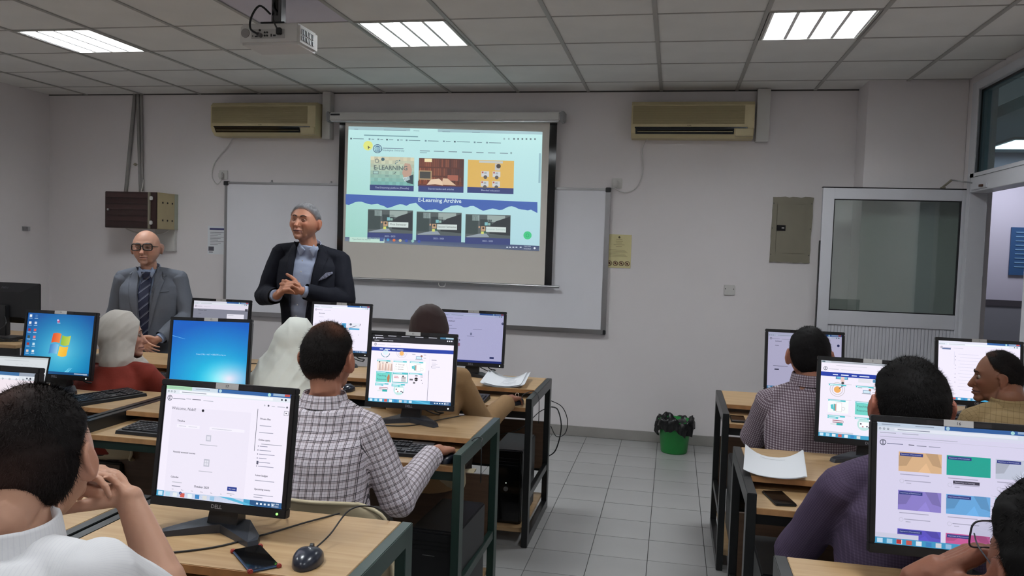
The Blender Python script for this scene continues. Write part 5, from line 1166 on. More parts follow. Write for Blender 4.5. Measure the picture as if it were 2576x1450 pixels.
        if feat:
            lw=.026; zc=-.067; c=mixc(.75*face*(ax<lw)*np.exp(-((z-zc)/.0085)**2)*(y>.06),lips); c=mixc(.8*face*(ax<lw)*np.exp(-((z-zc)/.0025)**2),tuple(sk*.3))
            c=mixc(.55*face*gs(ax,z,.031,.004,.018,.010),tuple(sk*.55)); 
        if beard is not None: 
            w=beard[1]*sst(-z,.028,.05)*((y>-.01))*sst(ax+0*z,0,.001)*(1-.7*(ax<.022)*np.exp(-((z+.067)/.01)**2))*(L[:,2]>-.125)*(1-sst(ax,.02,.04)*sst(z,-.06,-.04)); c=mixc(w,beard[0])
        c=mixc(.18*(ax>.078)*(np.abs(y+.01)<.035)*(np.abs(z)<.05),tuple(np.clip(sk*[1.05,.78,.75],0,255)))
        if colorfn is not None: c=colorfn(c,L,P,mixc)
        at=me.color_attributes.new('Col','FLOAT_COLOR','POINT'); arr=np.ones((len(P),4),np.float32); arr[:,:3]=c; at.data.foreach_set('color',arr.ravel())
        me.materials.append(M_skin); me.name='body'
        s.put('body',me); return me
    def put(s,name,me,label=None,parent=None,world=True):
        o=mk(name,me,parent or s.t,label=label); 
        if world: o.matrix_local=Matrix.Translation(-s.base)
        return o
    def cloth(s,name,parts,m,voxel=.008,fold=.003,ff=38,seed=1,cuts=(),solid=0.,uvb=None,label=None,smooth=3,post=None,parent=None,holes=None):
        b=MB(); uvb=uvb or []
        for q in parts:
            if q[0]=='c': b.cone(*q[1:]); uvb.append((Vector(q[1]),Vector(q[2]),max(q[3],q[4])))
            elif q[0]=='l': b.loft(q[1],32); 
            elif q[0]=='e': b.ell(*q[1:])
        me=remesh(b,voxel,smooth,.5)
        P=getv(me); N=getn(me)
        if fold: P=P+N*(fold*wrinkle(P,seed,ff)+fold*.55*wrinkle(P,seed+9,ff*2.3))[:,None]
        if post: P=post(P,N)
        setv(me,P)
        bm=bmesh.new(); bm.from_mesh(me)
        for cut in cuts:   # (point, normal, region fn or None) -> remove the side the normal points to
            p,nn=cut[0],cut[1]; reg=cut[2] if len(cut)>2 else None
            vs=[v for v in bm.verts if reg is None or reg(v.co)]; sv=set(vs)
            fs=[f for f in bm.faces if all(v in sv for v in f.verts)]
            g=list({e for f in fs for e in f.edges})+fs+list({v for f in fs for v in f.verts})
            bmesh.ops.bisect_plane(bm,geom=g,plane_co=p,plane_no=nn,dist=1e-5)
            kill=[f for f in bm.faces if (reg is None or reg(f.calc_center_median())) and (f.calc_center_median()-Vector(p)).dot(Vector(nn))>0 and all((v.co-Vector(p)).dot(Vector(nn))>-1e-4 for v in f.verts)]
            bmesh.ops.delete(bm,geom=kill,context='FACES')
        if holes:   # convex region bounded by planes, removed
            for planes,reg in holes:
                for p,nn in planes:
                    fs=[f for f in bm.faces if reg(f.calc_center_median())]
                    g=list({e for f in fs for e in f.edges})+fs+list({v for f in fs for v in f.verts})
                    bmesh.ops.bisect_plane(bm,geom=g,plane_co=p,plane_no=nn,dist=1e-5)
                kill=[f for f in bm.faces if reg(f.calc_center_median()) and all((f.calc_center_median()-Vector(p)).dot(Vector(nn))<0 for p,nn in planes)]
                bmesh.ops.delete(bm,geom=kill,context='FACES')
        loose=[v for v in bm.verts if not v.link_faces]; bmesh.ops.delete(bm,geom=loose,context='VERTS')
        # uv from bones: torso first
        uvl=bm.loops.layers.uv.new('UVMap'); sc_=(s.sh[0]+s.sh[1])/2
        tor=(s.pel,sc_)
        for f in bm.faces:
            c=f.calc_center_median(); best=None; bd=1e9
            for i,(a,b_,r_) in enumerate(uvb):
                ab=b_-a; t_=max(0,min(1,(c-a).dot(ab)/max(1e-9,ab.length_squared))); d=(c-a-ab*t_).length-r_
                if d<bd: bd=d; best=i
            lat=abs((c-sc_).dot(s.R))
            if best is not None and (bd<.012 and (lat>(s.sh[1]-s.sh[0]).length/2-.02 or (c-sc_.lerp(s.pel,.5)).dot(s.F)>.13 or c.z<s.pel.z+.02 or lat>.19)): 
                a,b_,r_=uvb[best]; ax=(b_-a).normalized(); e1=(s.R-ax*s.R.dot(ax)); e1=e1.normalized() if e1.length>.2 else (s.F-ax*s.F.dot(ax)).normalized(); e2=ax.cross(e1)
                a0=math.atan2((c-a).dot(e2),(c-a).dot(e1))
                for lp in f.loops:
                    q=lp.vert.co-a; an=math.atan2(q.dot(e2),q.dot(e1)); 
                    if an-a0>pi: an-=2*pi
                    if an-a0<-pi: an+=2*pi
                    lp[uvl].uv=(an*r_,q.dot(ax))
            else:
                for lp in f.loops:
                    q=lp.vert.co-sc_; lp[uvl].uv=(q.dot(s.R),q.z if abs(q.dot(s.F))<9 else 0)
        bm.to_mesh(me); bm.free(); me.polygons.foreach_set('use_smooth',[True]*len(me.polygons)); me.materials.append(m)
        o=s.put(name,me,label,parent)
        if solid:
            md=o.modifiers.new('thickness','SOLIDIFY'); md.thickness=solid; md.offset=-1
        return o
    def fp(s,u,v,w_=0): # front-plane coordinates: u along R (person-neutral), v up from neck
        return s.neck+s.R*u+Vector((0,0,v))+s.F*w_
    def patch(s,name,target,poly,m,off=.004,thick=.003,sub=3,label=None,dirv=None,parent=None,uvscale=1):
        """flat cloth piece laid on the front of target; poly in (u,v) about the neck point"""
        F=dirv or s.F; me_t=target.data; bvh=BVHTree.FromPolygons([v.co for v in me_t.vertices],[tuple(p.vertices) for p in me_t.polygons])
        bm=bmesh.new(); vs=[bm.verts.new(s.fp(u,v,.5)) for u,v in poly]; f=bm.faces.new(vs); bmesh.ops.triangulate(bm,faces=[f])
        for _ in range(sub): bmesh.ops.subdivide_edges(bm,edges=[e for e in bm.edges if e.calc_length()>.02],cuts=1,use_grid_fill=False); bmesh.ops.triangulate(bm,faces=bm.faces[:])
        last=None; miss=[]
        for v in bm.verts:
            h,nn,_,_=bvh.ray_cast(v.co,-F)
            if h is None: miss.append(v); continue
            v.co=h+F*off; last=h
        dd=[(v.co-s.neck).dot(s.F) for v in bm.verts if v not in miss]; md=sum(dd)/max(1,len(dd)) if dd else .1
        for v in miss: v.co=v.co-s.F*((v.co-s.neck).dot(s.F)-md)
        uvl=bm.loops.layers.uv.new('UVMap')
        for f in bm.faces:
            for lp in f.loops: q=lp.vert.co-s.neck; lp[uvl].uv=(q.dot(s.R),q.z)
        bm.normal_update()
        me=bpy.data.meshes.new(name); bm.to_mesh(me); bm.free(); me.polygons.foreach_set('use_smooth',[True]*len(me.polygons)); me.materials.append(m)
        o=s.put(name,me,label,parent)
        md=o.modifiers.new('thickness','SOLIDIFY'); md.thickness=thick; md.offset=0
        return o
    def hair(s,maskfn,thick,rgb,strands=0,slen=.012,colorfn=None,rough=.7,n=120,m=80,label=None,noise=.0012,lift=.3,sw=.00055):
        b=MB(); b.ell((0,0,0),(1,1,1),n,m); D=np.array(b.v); D/=np.linalg.norm(D,axis=1)[:,None]; S_=s.h.surf(D)
        mk_=maskfn(D,S_); th=thick*np.clip(mk_,0,1)**.6-.002+noise*wrinkle(S_,11,260)*(mk_>.2)+noise*1.5*wrinkle(S_,15,90)*(mk_>.3)
        P=S_+D*th[:,None]; Wd=s.h.wor(P)
        fs=[f for f in b.f if all(mk_[i]>.02 for i in f)]
        q=MB(); base=np.array(lin(rgb)); col=np.tile(base,(len(D),1))*(1+.25*wrinkle(S_,21,120))[:,None]
        if colorfn is not None: col=colorfn(col,D,S_,mk_)
        ed_=sst(mk_,-.1,.75)[:,None]; col=col*ed_+np.array(lin(s.skin))*.75*(1-ed_)
        q.v=[tuple(p) for p in Wd]; q.f=[tuple(f) for f in fs]; q.m=[0]*len(fs); q.c=[[tuple(col[i]) for i in f] for f in fs]; q.smooth=[True]*len(fs)
        if strands:
            r=np.random.RandomState(5); cnt=0; Dn=r.randn(strands*4,3); Dn/=np.linalg.norm(Dn,axis=1)[:,None]; Sn=s.h.surf(Dn); mn=maskfn(Dn,Sn); ok=np.where(mn>.15)[0][:strands]; thn=thick*np.clip(mn[ok],0,1)**.6-.002
            A=s.h.wor(Sn[ok]+Dn[ok]*(thn-.001)[:,None]); up=s.h.wor(Sn[ok]+Dn[ok]*.1)-s.h.wor(Sn[ok]); up/=np.linalg.norm(up,axis=1)[:,None]
            gv=np.array(s.h.M.to_3x3()@Vector((0,-.6,-.8))); gv/=np.linalg.norm(gv); T=gv-up*(up@gv)[:,None]; T/=np.maximum(.05,np.linalg.norm(T,axis=1))[:,None]; T+=.5*r.randn(*T.shape)
            dr=T*(1-lift)+up*lift; dr/=np.linalg.norm(dr,axis=1)[:,None]; sd=np.cross(dr,up); sd/=np.maximum(.01,np.linalg.norm(sd,axis=1))[:,None]; ln=slen*(.5+r.rand(len(A)))
            cn=np.tile(base,(len(A),1))*(.7+.7*r.rand(len(A)))[:,None]
            if colorfn is not None: cn=colorfn(cn,Dn[ok],Sn[ok],mn[ok])*(.8+.4*r.rand(len(A)))[:,None]
            for i in range(len(A)):
                k=len(q.v); q.v+=[tuple(A[i]-sd[i]*sw),tuple(A[i]+sd[i]*sw),tuple(A[i]+dr[i]*ln[i])]; q.f.append((k,k+1,k+2)); q.m.append(0); q.c.append(tuple(cn[i])); q.smooth.append(False)
        me=q.mesh('hair',attrmat('hair_'+str(int(rgb[0]))+s.t.name,rough,spec=.15)); 
        # drop loose verts
        return s.put('hair',me,label)
    def eyes(s,iris=(60,42,32),lid=None):
        for sx in (-1,1):
            q=MB(); q.ell((0,0,0),(.0108,.0108,.0108),20,14); V=np.array(q.v); 
            cols=[]
            for f in q.f:
                c=np.mean([q.v[i] for i in f],axis=0); d=c[1]/.0108; cols.append(lin((20,16,14)) if d>.955 else lin(iris) if d>.84 else lin((150,138,130)))
            q.c=cols; me=q.mesh('eye',attrmat('eye_'+s.t.name,.15)); M=s.h.M@Matrix.Translation((sx*.031,.0722,.003)); q2=s.put('eye',me); q2.matrix_local=Matrix.Translation(-s.base)@M
            l=MB()
            for up_ in (1,-1):
                l.tube([(sx*.031+a,.0725+.0128*cos(b)*cos(a*40)**.3,.003+up_*(.0042 if up_>0 else .0046)*cos(a*1.5/.0125)) for a,b in ((-.0115,.7),(-.006,.3),(0,.2),(.006,.3),(.0115,.7))],.0032,n=6,sub=4)
            l.xf(s.h.M); me=l.mesh('eyelid',mat('eyelid',tuple(int(x*.82) for x in s.skin),.6)); s.put('eyelid',me)
    def brows(s,rgb,zoff=0.,th=.0028):
        for sx in (-1,1):
            pts=[(.013,.0925,.0235),(.022,.0920,.0285),(.034,.0875,.0305),(.046,.0775,.026)]
            q=MB().tube([(sx*x*1,y,z+zoff) for x,y,z in pts],th,n=8,sub=5,r1=th*.5); q.xf(s.h.M); s.put('eyebrow',q.mesh('eyebrow',mat('brow',rgb,.8,bump=.6,bscale=800)))
    def sleeve(s,side,ex=.014,cuff=None,r=None,endr=None):
        a=s.arms[side]; r=r or a[3]; wr=a[2]; 
        return [('c',a[0]-Vector((0,0,.012)),a[1],r[0]*.86+ex,r[1]+ex),('c',a[1],a[1].lerp(wr,.3),r[1]+ex,r[1]+ex*.9),('c',a[1].lerp(wr,.3),wr,r[1]+ex*.9,(endr or r[2]+ex*.8))]
    def collar(s,m,r0=.068,r1=.060,z0=-.015,z1=.035,tilt=.02,gap=0,label=None,thick=.004,name='collar',cx=0.,ell=.95,parent=None):
        """standing/folded band round the neck"""
        n=40; q=MB(); vs=[]
        for zz,rr in ((z0,r0),(z1,r1),(z1+.003,r1+thick),(z1-.004,r1+thick+.003),(z0,r0+thick+.006)):
            for i in range(n+1):
                a=-pi/2+ (gap+(2*pi-2*gap)*i/n) + pi if 1 else 0
                # a measured from front; front = +F
                an=gap+(2*pi-2*gap)*i/n; d=s.F*cos(an)+s.R*sin(an)
                hgt=zz+tilt*(-cos(an))*(1 if zz>0 else .6)
                vs.append(s.neck+d*rr*(ell if abs(cos(an))>.7 else 1)+Vector((0,0,hgt)))
        k=n+1; q.add(vs,[(j*k+i,j*k+i+1,(j+1)*k+i+1,(j+1)*k+i) for j in range(4) for i in range(n)],sm=True)
        me=q.mesh(name,m)
        uvl=me.uv_layers.new(name='UVMap')
        for p in me.polygons:
            for li in p.loop_indices:
                co=me.vertices[me.loops[li].vertex_index].co; d=co-s.neck; uvl.data[li].uv=(math.atan2(d.dot(s.R),d.dot(s.F))*r0,d.z)
        return s.put(name,me,label,parent)
M_skin=attrmat('skin',.52,bump=.15,bscale=300,sss=.06,spec=.4)
def shell_chair(x,y,rz,label,first=[None]):
    if first[0] is None:
        t=thing('shell_chair',(x,y,0),rz=radians(rz),label=label,cat='chair',group='beige shell chairs')
        # one-piece seat and back, y+ = front
        prof=[(.20,.425),(.21,.445),(.17,.452),(.05,.436),(-.08,.432),(-.16,.446),(-.205,.50),(-.225,.58),(-.24,.68),(-.25,.745),(-.262,.775)]
        vs=[]; n=16
        for k,(py,pz) in enumerate(prof):
            t_=k/(len(prof)-1); wd=.20+.02*sin(pi*t_)+ (.02 if 6<=k<=9 else 0) - (.055 if k==10 else .02 if k==9 else 0) 
            for i in range(n+1):
                u=i/n*2-1; cup=.035*u*u; isback=sst(np.array([t_]),.45,.65)[0]
                vs.append((u*wd, py+cup*isback*1.3, pz+cup*(1-isback)*.6-(.012*abs(u)**3 if k>=9 else 0)))
        fs=[(k*(n+1)+i,k*(n+1)+i+1,(k+1)*(n+1)+i+1,(k+1)*(n+1)+i) for k in range(len(prof)-1) for i in range(n)]
        o=MB().add(vs,fs,sm=True).obj('seat_shell',M_chair,t); md=o.modifiers.new('t','SOLIDIFY'); md.thickness=.008; md2=o.modifiers.new('s','SUBSURF'); md2.levels=1; md2.render_levels=1
        edge=[vs[k*(n+1)] for k in range(4,11)]+[vs[10*(n+1)+i] for i in range(1,n)]+[vs[k*(n+1)+n] for k in range(10,3,-1)]
        MB().tube(edge,.0065,n=8,sub=3).obj('rim',mat('chair_rim',(205,192,160),.4),t)
        for sx in (-1,1):
            for y0,y1 in ((.12,.19),(-.12,-.2)): MB().tube([(sx*.15,y0,.43),(sx*.21,y1,.005)],.011,n=10,sub=1).obj('leg',M_steel,t)
        for yy in (-.12,.12): MB().tube([(-.15,yy,.43),(.15,yy,.43)],.01,sub=1).obj('under_frame',M_steel,t)
        first[0]=t; return t
    return dup(first[0],(x,y,0),radians(rz),label)

def yoke(p): return [('c',(p.sh[0]+p.sh[1])/2-p.F*.012-Vector((0,0,.02)),p.neck-Vector((0,0,.052))-p.F*.002,.088,.062)]
def hm(front=.072,side=.03,nape=-.078,soft=.02,temple=.045):
    def f(D,S_):
        x,y,z=S_.T; L=np.interp(y,[-.1,-.07,-.045,-.028,0,.025,.05,.07,.1],[nape,nape+.004,nape*.6,.0,side,side+.01,temple+.01,front,front])
        return sst(z-L,0,soft)
    return f
def holefn(p,lt,lb,rt,rb,vbot,vtop=.2,fmin=.0):
    """V opening between two lines given in (u,v) about the neck"""
    def pl(a,b,sgn):
        A=p.fp(*a); t=p.R*(b[0]-a[0])+Vector((0,0,b[1]-a[1])); n=t.cross(p.F).normalized()
        if n.dot(p.R)*sgn<0: n=-n
        return (A,n)
    planes=[pl(lt,lb,-1),pl(rt,rb,1)]
    reg=lambda co:(co-p.neck).dot(p.F)>fmin and vbot<(co-p.neck).z<vtop and abs((co-p.neck).dot(p.R))<.3
    return (planes,reg)
def glasses(p,rgb,w_=.0028,lens=True):
    q=MB(); 
    for sx in (-1,1):
        pts=[(sx*.033+.0265*cos(a)*(1 if 1 else 0)*1.0*(abs(cos(a))**-.25 if abs(cos(a))>.3 else 1.2),.103-.10*((sx*.033+.026*cos(a))**2)*9,.002+.0185*sin(a)*(1+.12*(abs(sin(a))>.5))) for a in [2*pi*k/16 for k in range(16)]]
        if lens: pts=[(sx*.0345+.0285*np.sign(cos(a))*abs(cos(a))**.45,.1035-.9*(sx*.0345+.026*cos(a))**2,.003+.0205*np.sign(sin(a))*abs(sin(a))**.55-(.003*(sin(a)<0)*cos(a)*sx)) for a in [2*pi*(k+.5)/16 for k in range(16)]]
        q.tube(pts,w_,n=6,sub=2,closed=True)
        q.tube([(sx*.062,.093,.008),(sx*.074,.06,.007),(sx*.082,.01,.006),(sx*.083,-.012,-.004)],w_*.8,n=6)
        if lens:
            l=MB().add([(a[0],a[1]-.001,a[2]) for a in pts],[tuple(range(16))]); l.xf(p.h.M); p.put('lens',l.mesh('lens',M_lens))
    q.tube([(-.009,.1055,.006),(0,.108,.009),(.009,.1055,.006)],w_,n=6)
    q.xf(p.h.M); o=p.put('glasses',q.mesh('glasses',mat('glasses_frame',rgb,.25)))
def shoes(p):
    for h,k,a in p.legs:
        f=Vector((p.F.x,p.F.y,0)).normalized(); b=MB().cone(a-Vector((0,0,.035)),a+f*.14-Vector((0,0,.055)),.047,.038); b.v=[(v[0],v[1],max(v[2],.002)) for v in b.v]
        p.put('shoe',remesh(b,.007,1)); p.t.children[-1].data.materials.append(M_black) if 0 else None
        o=[c for c in p.t.children if c.name.startswith('shoe')][-1]; o.data.materials.append(M_shoe)
M_shoe=mat('black_shoe',(22,20,20),.3)

# ---- 1. man in grey suit, standing behind the front desk
M_gsuit=patmat('grey_suiting',(104,109,119),[(0,.004,.001,0,(122,128,138),.35),(1,.004,.001,0,(90,95,104),.3)],.75,.35)
M_lbshirt=patmat('pale_blue_shirting',(156,172,200),[(0,.006,.002,0,(140,156,188),.5)],.75,.2)
h=Head((-3.665,5.03,1.504),200,-3,2,1.07,1.25,1.13)
p=Person('standing bald man in a grey suit and striped tie, black-rimmed glasses, hands joined',(-3.66,5.12,0),h,(-3.675,5.080,1.355),(-3.865,5.045,1.278),(-3.485,5.155,1.283),(-3.67,5.10,1.08),(-3.66,5.12,.86),1.05,(196,148,126),.0055,200)
p.arm(0,(-3.945,5.07,1.01),(-3.62,4.865,.885),(.055,.046,.030)); p.arm(1,(-3.395,5.13,1.02),(-3.46,4.90,.885),(.055,.046,.030))
p.leg((-3.75,5.10,.86),(-3.76,5.06,.47),(-3.77,5.10,.09)); p.leg((-3.57,5.14,.86),(-3.55,5.10,.47),(-3.54,5.13,.09))
hand(p.body,(-3.60,4.855,.88),(.75,-.15,-.45),(-.1,.9,.2),(.3,-.3,.9),(12,22,15),1.0,4)
hand(p.body,(-3.475,4.885,.88),(-.75,-.1,-.5),(.1,.9,.2),(-.3,-.3,.9),(25,30,20),.98,4)
def cf(c,L,P,mixc):
    x,y,z=L.T; side=sst(-y,-.03,.01)*(z>-.09)*sst(-z,-.075,-.045)*(np.abs(x)>.03); return mixc(.45*side,(120,116,112))
p.build_body(colorfn=cf,beard=((120,100,92),.35)); p.eyes(); p.brows((64,50,44)); glasses(p,(18,16,18),.0036)
p.hair(lambda D,S_: sst(S_[:,2]+.065,0,.02)*sst(-(S_[:,2]-.045),0,.03)*sst(-S_[:,1],-.005,.02),.004,(150,148,146),1500,.005,noise=.0004)
sh=p.cloth('shirt',[('l',p.rings(.010))],M_lbshirt,.008,.0015,seed=3)
p.collar(M_lbshirt,.070,.064,-.028,.016,.030,.5,thick=.003)
for s_ in (-1,1): p.patch('collar_wing',sh,[(s_*.008+.004,-.018),(s_*.046,.016),(s_*.060,-.02),(s_*.040,-.062)],M_lbshirt,.014,.006)
low=p.rings(.030); low=[(low[0][0]-Vector((0,0,.16)),p.R,p.F,.205,.15),(low[0][0]-Vector((0,0,.06)),p.R,p.F,.20,.15)]+low[1:]
low[-2]=(low[-2][0],p.R,p.F,.125,.088); low[-1]=(low[-1][0]-Vector((0,0,.012)),p.R,p.F,.080,.082)
jk=p.cloth('jacket',[('l',low),('c',p.sh[0]+Vector((0,0,.015)),p.neck-Vector((0,0,.03))-p.R*.06,.054,.052),('c',p.sh[1]+Vector((0,0,.015)),p.neck-Vector((0,0,.03))+p.R*.06,.054,.052)],M_gsuit,.008,.0035,20,5,holes=[holefn(p,(-.056,.04),(-.012,-.47),(.070,.04),(.034,-.47),-.47,.2,.0)],solid=.004)
for sd,s_ in ((0,5),(1,8)): p.cloth('sleeve',p.sleeve(sd,.020,endr=.048),M_gsuit,.008,.006,24,s_,cuts=[(p.arms[sd][2]-(p.arms[sd][2]-p.arms[sd][1]).normalized()*.012,(p.arms[sd][2]-p.arms[sd][1]).normalized())])
for a_ in (0,1): w_=p.arms[a_][2]; d_=(w_-p.arms[a_][1]).normalized(); p.put('shirt_cuff',MB().cyl(w_-d_*.03,w_+d_*.006,.036,.035,20).mesh('shirt_cuff',M_lbshirt))
p.patch('lapel',jk,[(-.056,.02),(-.095,-.012),(-.125,-.035),(-.105,-.05),(-.118,-.07),(-.085,-.26),(-.012,-.47),(-.018,-.43),(-.034,-.26)],M_gsuit,.006,.004)
p.patch('lapel',jk,[(.070,.02),(.10,-.006),(.135,-.045),(.112,-.06),(.128,-.08),(.085,-.28),(.034,-.47),(.035,-.43),(.045,-.28)],M_gsuit,.006,.004)
def tiemat(name,a,b_):
    m,nt,bs=newmat(name); N=nt.nodes.new; L=nt.links.new; tc=N('ShaderNodeTexCoord'); sx=N('ShaderNodeSeparateXYZ'); L(tc.outputs['UV'],sx.inputs[0])
    ma=N('ShaderNodeMath'); ma.operation='MULTIPLY_ADD'; ma.inputs[1].default_value=-.85; L(sx.outputs[0],ma.inputs[0]); L(sx.outputs[1],ma.inputs[2])
    mb_=N('ShaderNodeMath'); mb_.operation='MULTIPLY_ADD'; mb_.inputs[1].default_value=1/.062; mb_.inputs[2].default_value=50; L(ma.outputs[0],mb_.inputs[0])
    fr=N('ShaderNodeMath'); fr.operation='FRACT'; L(mb_.outputs[0],fr.inputs[0]); cr=N('ShaderNodeValToRGB'); cr.color_ramp.interpolation='CONSTANT'
    e=cr.color_ramp.elements; e[0].position=0; e[0].color=(*lin(a),1); e[1].position=.70; e[1].color=(*lin(b_),1); x=e.new(.80); x.color=(*lin(a),1); x=e.new(.86); x.color=(*lin(b_),1); x=e.new(.90); x.color=(*lin(a),1)
    L(fr.outputs[0],cr.inputs[0]); L(cr.outputs[0],bs.inputs['Base Color']); bs.inputs['Roughness'].default_value=.5; return m
M_tie=tiemat('navy_striped_tie',(30,37,66),(128,134,152))
p.patch('tie',sh,[(-.026,-.045),(-.018,-.075),(-.042,-.22),(-.044,-.46),(-.005,-.53),(.046,-.46),(.040,-.25),(.026,-.075),(.036,-.045)],M_tie,.010,.006)
p.patch('tie_knot',sh,[(-.026,-.018),(-.014,-.072),(.022,-.072),(.036,-.018)],M_tie,.020,.010)
p.patch('pocket_flap',jk,[(.085,-.155),(.085,-.163),(.165,-.155),(.165,-.147)],M_gsuit,.004,.003)
p.cloth('trousers',[('l',[(Vector((-3.66,5.12,.93)),p.R,p.F,.185,.135),(Vector((-3.66,5.12,.80)),p.R,p.F,.19,.135)])]+[('c',a,b,.095,.075) for a,b,_ in p.legs]+[('c',b,c,.075,.06) for _,b,c in p.legs],M_gsuit,.011,.004,20,7,cuts=[(Vector((0,0,.06)),Vector((0,0,-1)))])
shoes(p)

# ---- 2. speaker in navy jacket
M_navy=patmat('navy_jacket_wool',(24,26,36),[(0,.005,.0012,0,(30,33,44),.4)],.8,.35)
M_shirt2=patmat('light_grey_blue_shirt',(166,176,200),[(0,.005,.0015,0,(150,162,190),.5)],.75,.25)
h=Head((-2.485,5.08,1.716),180,-9,-3,1.1,1.4,1.13)
p=Person('standing grey-haired man speaking in an open dark navy jacket, hands clasped',(-2.43,5.15,0),h,(-2.463,5.12,1.560),(-2.665,5.10,1.50),(-2.265,5.17,1.465),(-2.45,5.13,1.25),(-2.43,5.15,.96),1.08,(186,130,104),.0055,190)
p.arm(0,(-2.765,5.06,1.205),(-2.565,4.86,1.225),(.06,.05,.032)); p.arm(1,(-2.185,5.10,1.19),(-2.395,4.865,1.262),(.06,.05,.032))
p.leg((-2.53,5.13,.94),(-2.54,5.10,.50),(-2.55,5.14,.09)); p.leg((-2.33,5.17,.94),(-2.32,5.13,.50),(-2.31,5.17,.09))
hand(p.body,(-2.555,4.85,1.23),(.62,-.25,.50),(.75,.35,-.4),(-.1,-.25,.95),(30,50,35),1.18,3,tc=20)
hand(p.body,(-2.40,4.855,1.268),(-.88,-.20,.20),(-.25,.9,-.2),(.2,-.1,.95),(50,50,35),1.18,3,tc=10)
p.build_body(smile=.9,beard=((150,130,122),.22),lips=(150,80,74)); p.eyes(); p.brows((70,62,58),th=.0042)
q=MB().tube([(-.018,.0985,-.0665),(0,.1035,-.069),(.018,.0985,-.0665)],.0028,n=8); q.xf(h.M); p.put('mouth',q.mesh('mouth',mat('mouth_dark',(70,30,28),.6)))
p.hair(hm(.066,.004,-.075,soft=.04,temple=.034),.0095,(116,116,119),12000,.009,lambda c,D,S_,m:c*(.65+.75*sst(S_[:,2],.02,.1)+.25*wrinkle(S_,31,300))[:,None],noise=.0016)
sh=p.cloth('shirt',[('l',p.rings(.012,belly=.02))],M_shirt2,.008,.003,30,13)
p.collar(M_shirt2,.074,.070,-.024,.018,.034,.75,thick=.004)
for s_ in (-1,1): p.patch('collar_wing',sh,[(s_*.012+.004,-.028),(s_*.050,.014),(s_*.066,-.02),(s_*.046,-.078)],M_shirt2,.014,.006)
low=p.rings(.036,belly=.02); low=[(low[0][0]-Vector((0,0,.14)),p.R,p.F,.23,.17),(low[0][0]-Vector((0,0,.05)),p.R,p.F,.225,.17)]+low[1:]
low[-2]=(low[-2][0],p.R,p.F,.135,.095); low[-1]=(low[-1][0]-Vector((0,0,.010)),p.R,p.F,.086,.088)
jk=p.cloth('jacket',[('l',low),('c',p.sh[0]+Vector((0,0,.015)),p.neck-Vector((0,0,.03))-p.R*.06,.060,.058),('c',p.sh[1]+Vector((0,0,.015)),p.neck-Vector((0,0,.03))+p.R*.06,.060,.058)],M_navy,.008,.005,17,15,holes=[holefn(p,(-.070,.05),(-.085,-.62),(.083,.05),(.012,-.62),-.9,.2,-.01)],solid=.005)
for sd,s_ in ((0,15),(1,18)): p.cloth('sleeve',p.sleeve(sd,.026,endr=.053),M_navy,.008,.008,22,s_,cuts=[(p.arms[sd][2]-(p.arms[sd][2]-p.arms[sd][1]).normalized()*.03,(p.arms[sd][2]-p.arms[sd][1]).normalized())])
for a_ in (0,1): w_=p.arms[a_][2]; d_=(w_-p.arms[a_][1]).normalized(); p.put('shirt_cuff',MB().cyl(w_-d_*.05,w_-d_*.008,.041,.040,20).mesh('shirt_cuff',M_shirt2))
p.patch('lapel',jk,[(-.074,.022),(-.112,-.01),(-.128,-.06),(-.108,-.07),(-.12,-.09),(-.098,-.34),(-.083,-.44),(-.080,-.30)],M_navy,.007,.004)
p.patch('lapel',jk,[(.086,.022),(.126,-.01),(.145,-.07),(.12,-.08),(.138,-.10),(.09,-.32),(.040,-.44),(.055,-.30)],M_navy,.007,.004)
for k_ in range(6): p.put('button',MB().ell(p.fp(-.005-.006*k_,-.10-.075*k_,.158+.004*k_),(.005,.003,.005),10,6).mesh('button',M_white))
p.patch('pocket_square',jk,[(.105,-.225),(.15,-.205),(.19,-.165),(.185,-.155),(.15,-.165),(.12,-.20)],mat('pocket_square_pattern',(96,98,116),.6,noise=.8,nscale=120),.012,.006)
M_btrs=mat('black_trousers',(20,20,24),.8,bump=.2,bscale=30)
p.cloth('trousers',[('l',[(Vector((-2.43,5.15,1.02)),p.R,p.F,.19,.145),(Vector((-2.43,5.15,.88)),p.R,p.F,.20,.145)])]+[('c',a,b,.10,.08) for a,b,_ in p.legs]+[('c',b,c,.08,.062) for _,b,c in p.legs],M_btrs,.011,.004,20,17,cuts=[(Vector((0,0,.06)),Vector((0,0,-1)))])
shoes(p)

# ---- seated people: common builder for clothes seen from behind
def seated(p,legs=True,trs=(60,60,66),seat=.47):
    f=Vector((p.F.x,p.F.y,0)).normalized(); R=p.R
    for s_ in (-1,1):
        hip=p.pel+R*.09*s_-Vector((0,0,.03)); kn=Vector((hip.x,hip.y,0))+f*.42+R*.02*s_+Vector((0,0,.50)); an=Vector((kn.x,kn.y,.09))+f*.02
        p.leg(hip,kn,an)
def trousers(p,rgb,name='trousers'):
    c=p.pel; f=Vector((p.F.x,p.F.y,0)).normalized()
    p.cloth(name,[('l',[(c+Vector((0,0,-.075)),p.R,f,.15,.10),(c+Vector((0,0,-.05)),p.R,f,.18,.13),(c+Vector((0,0,.08)),p.R,f,.17,.125)])]+[('c',a,b,.092,.07) for a,b,_ in p.legs]+[('c',b,d,.07,.055) for _,b,d in p.legs],mat(name+'_cloth',rgb,.85,bump=.3,bscale=40),.011,.004,22,int(rgb[0]),cuts=[(Vector((0,0,.06)),Vector((0,0,-1)))]); shoes(p)

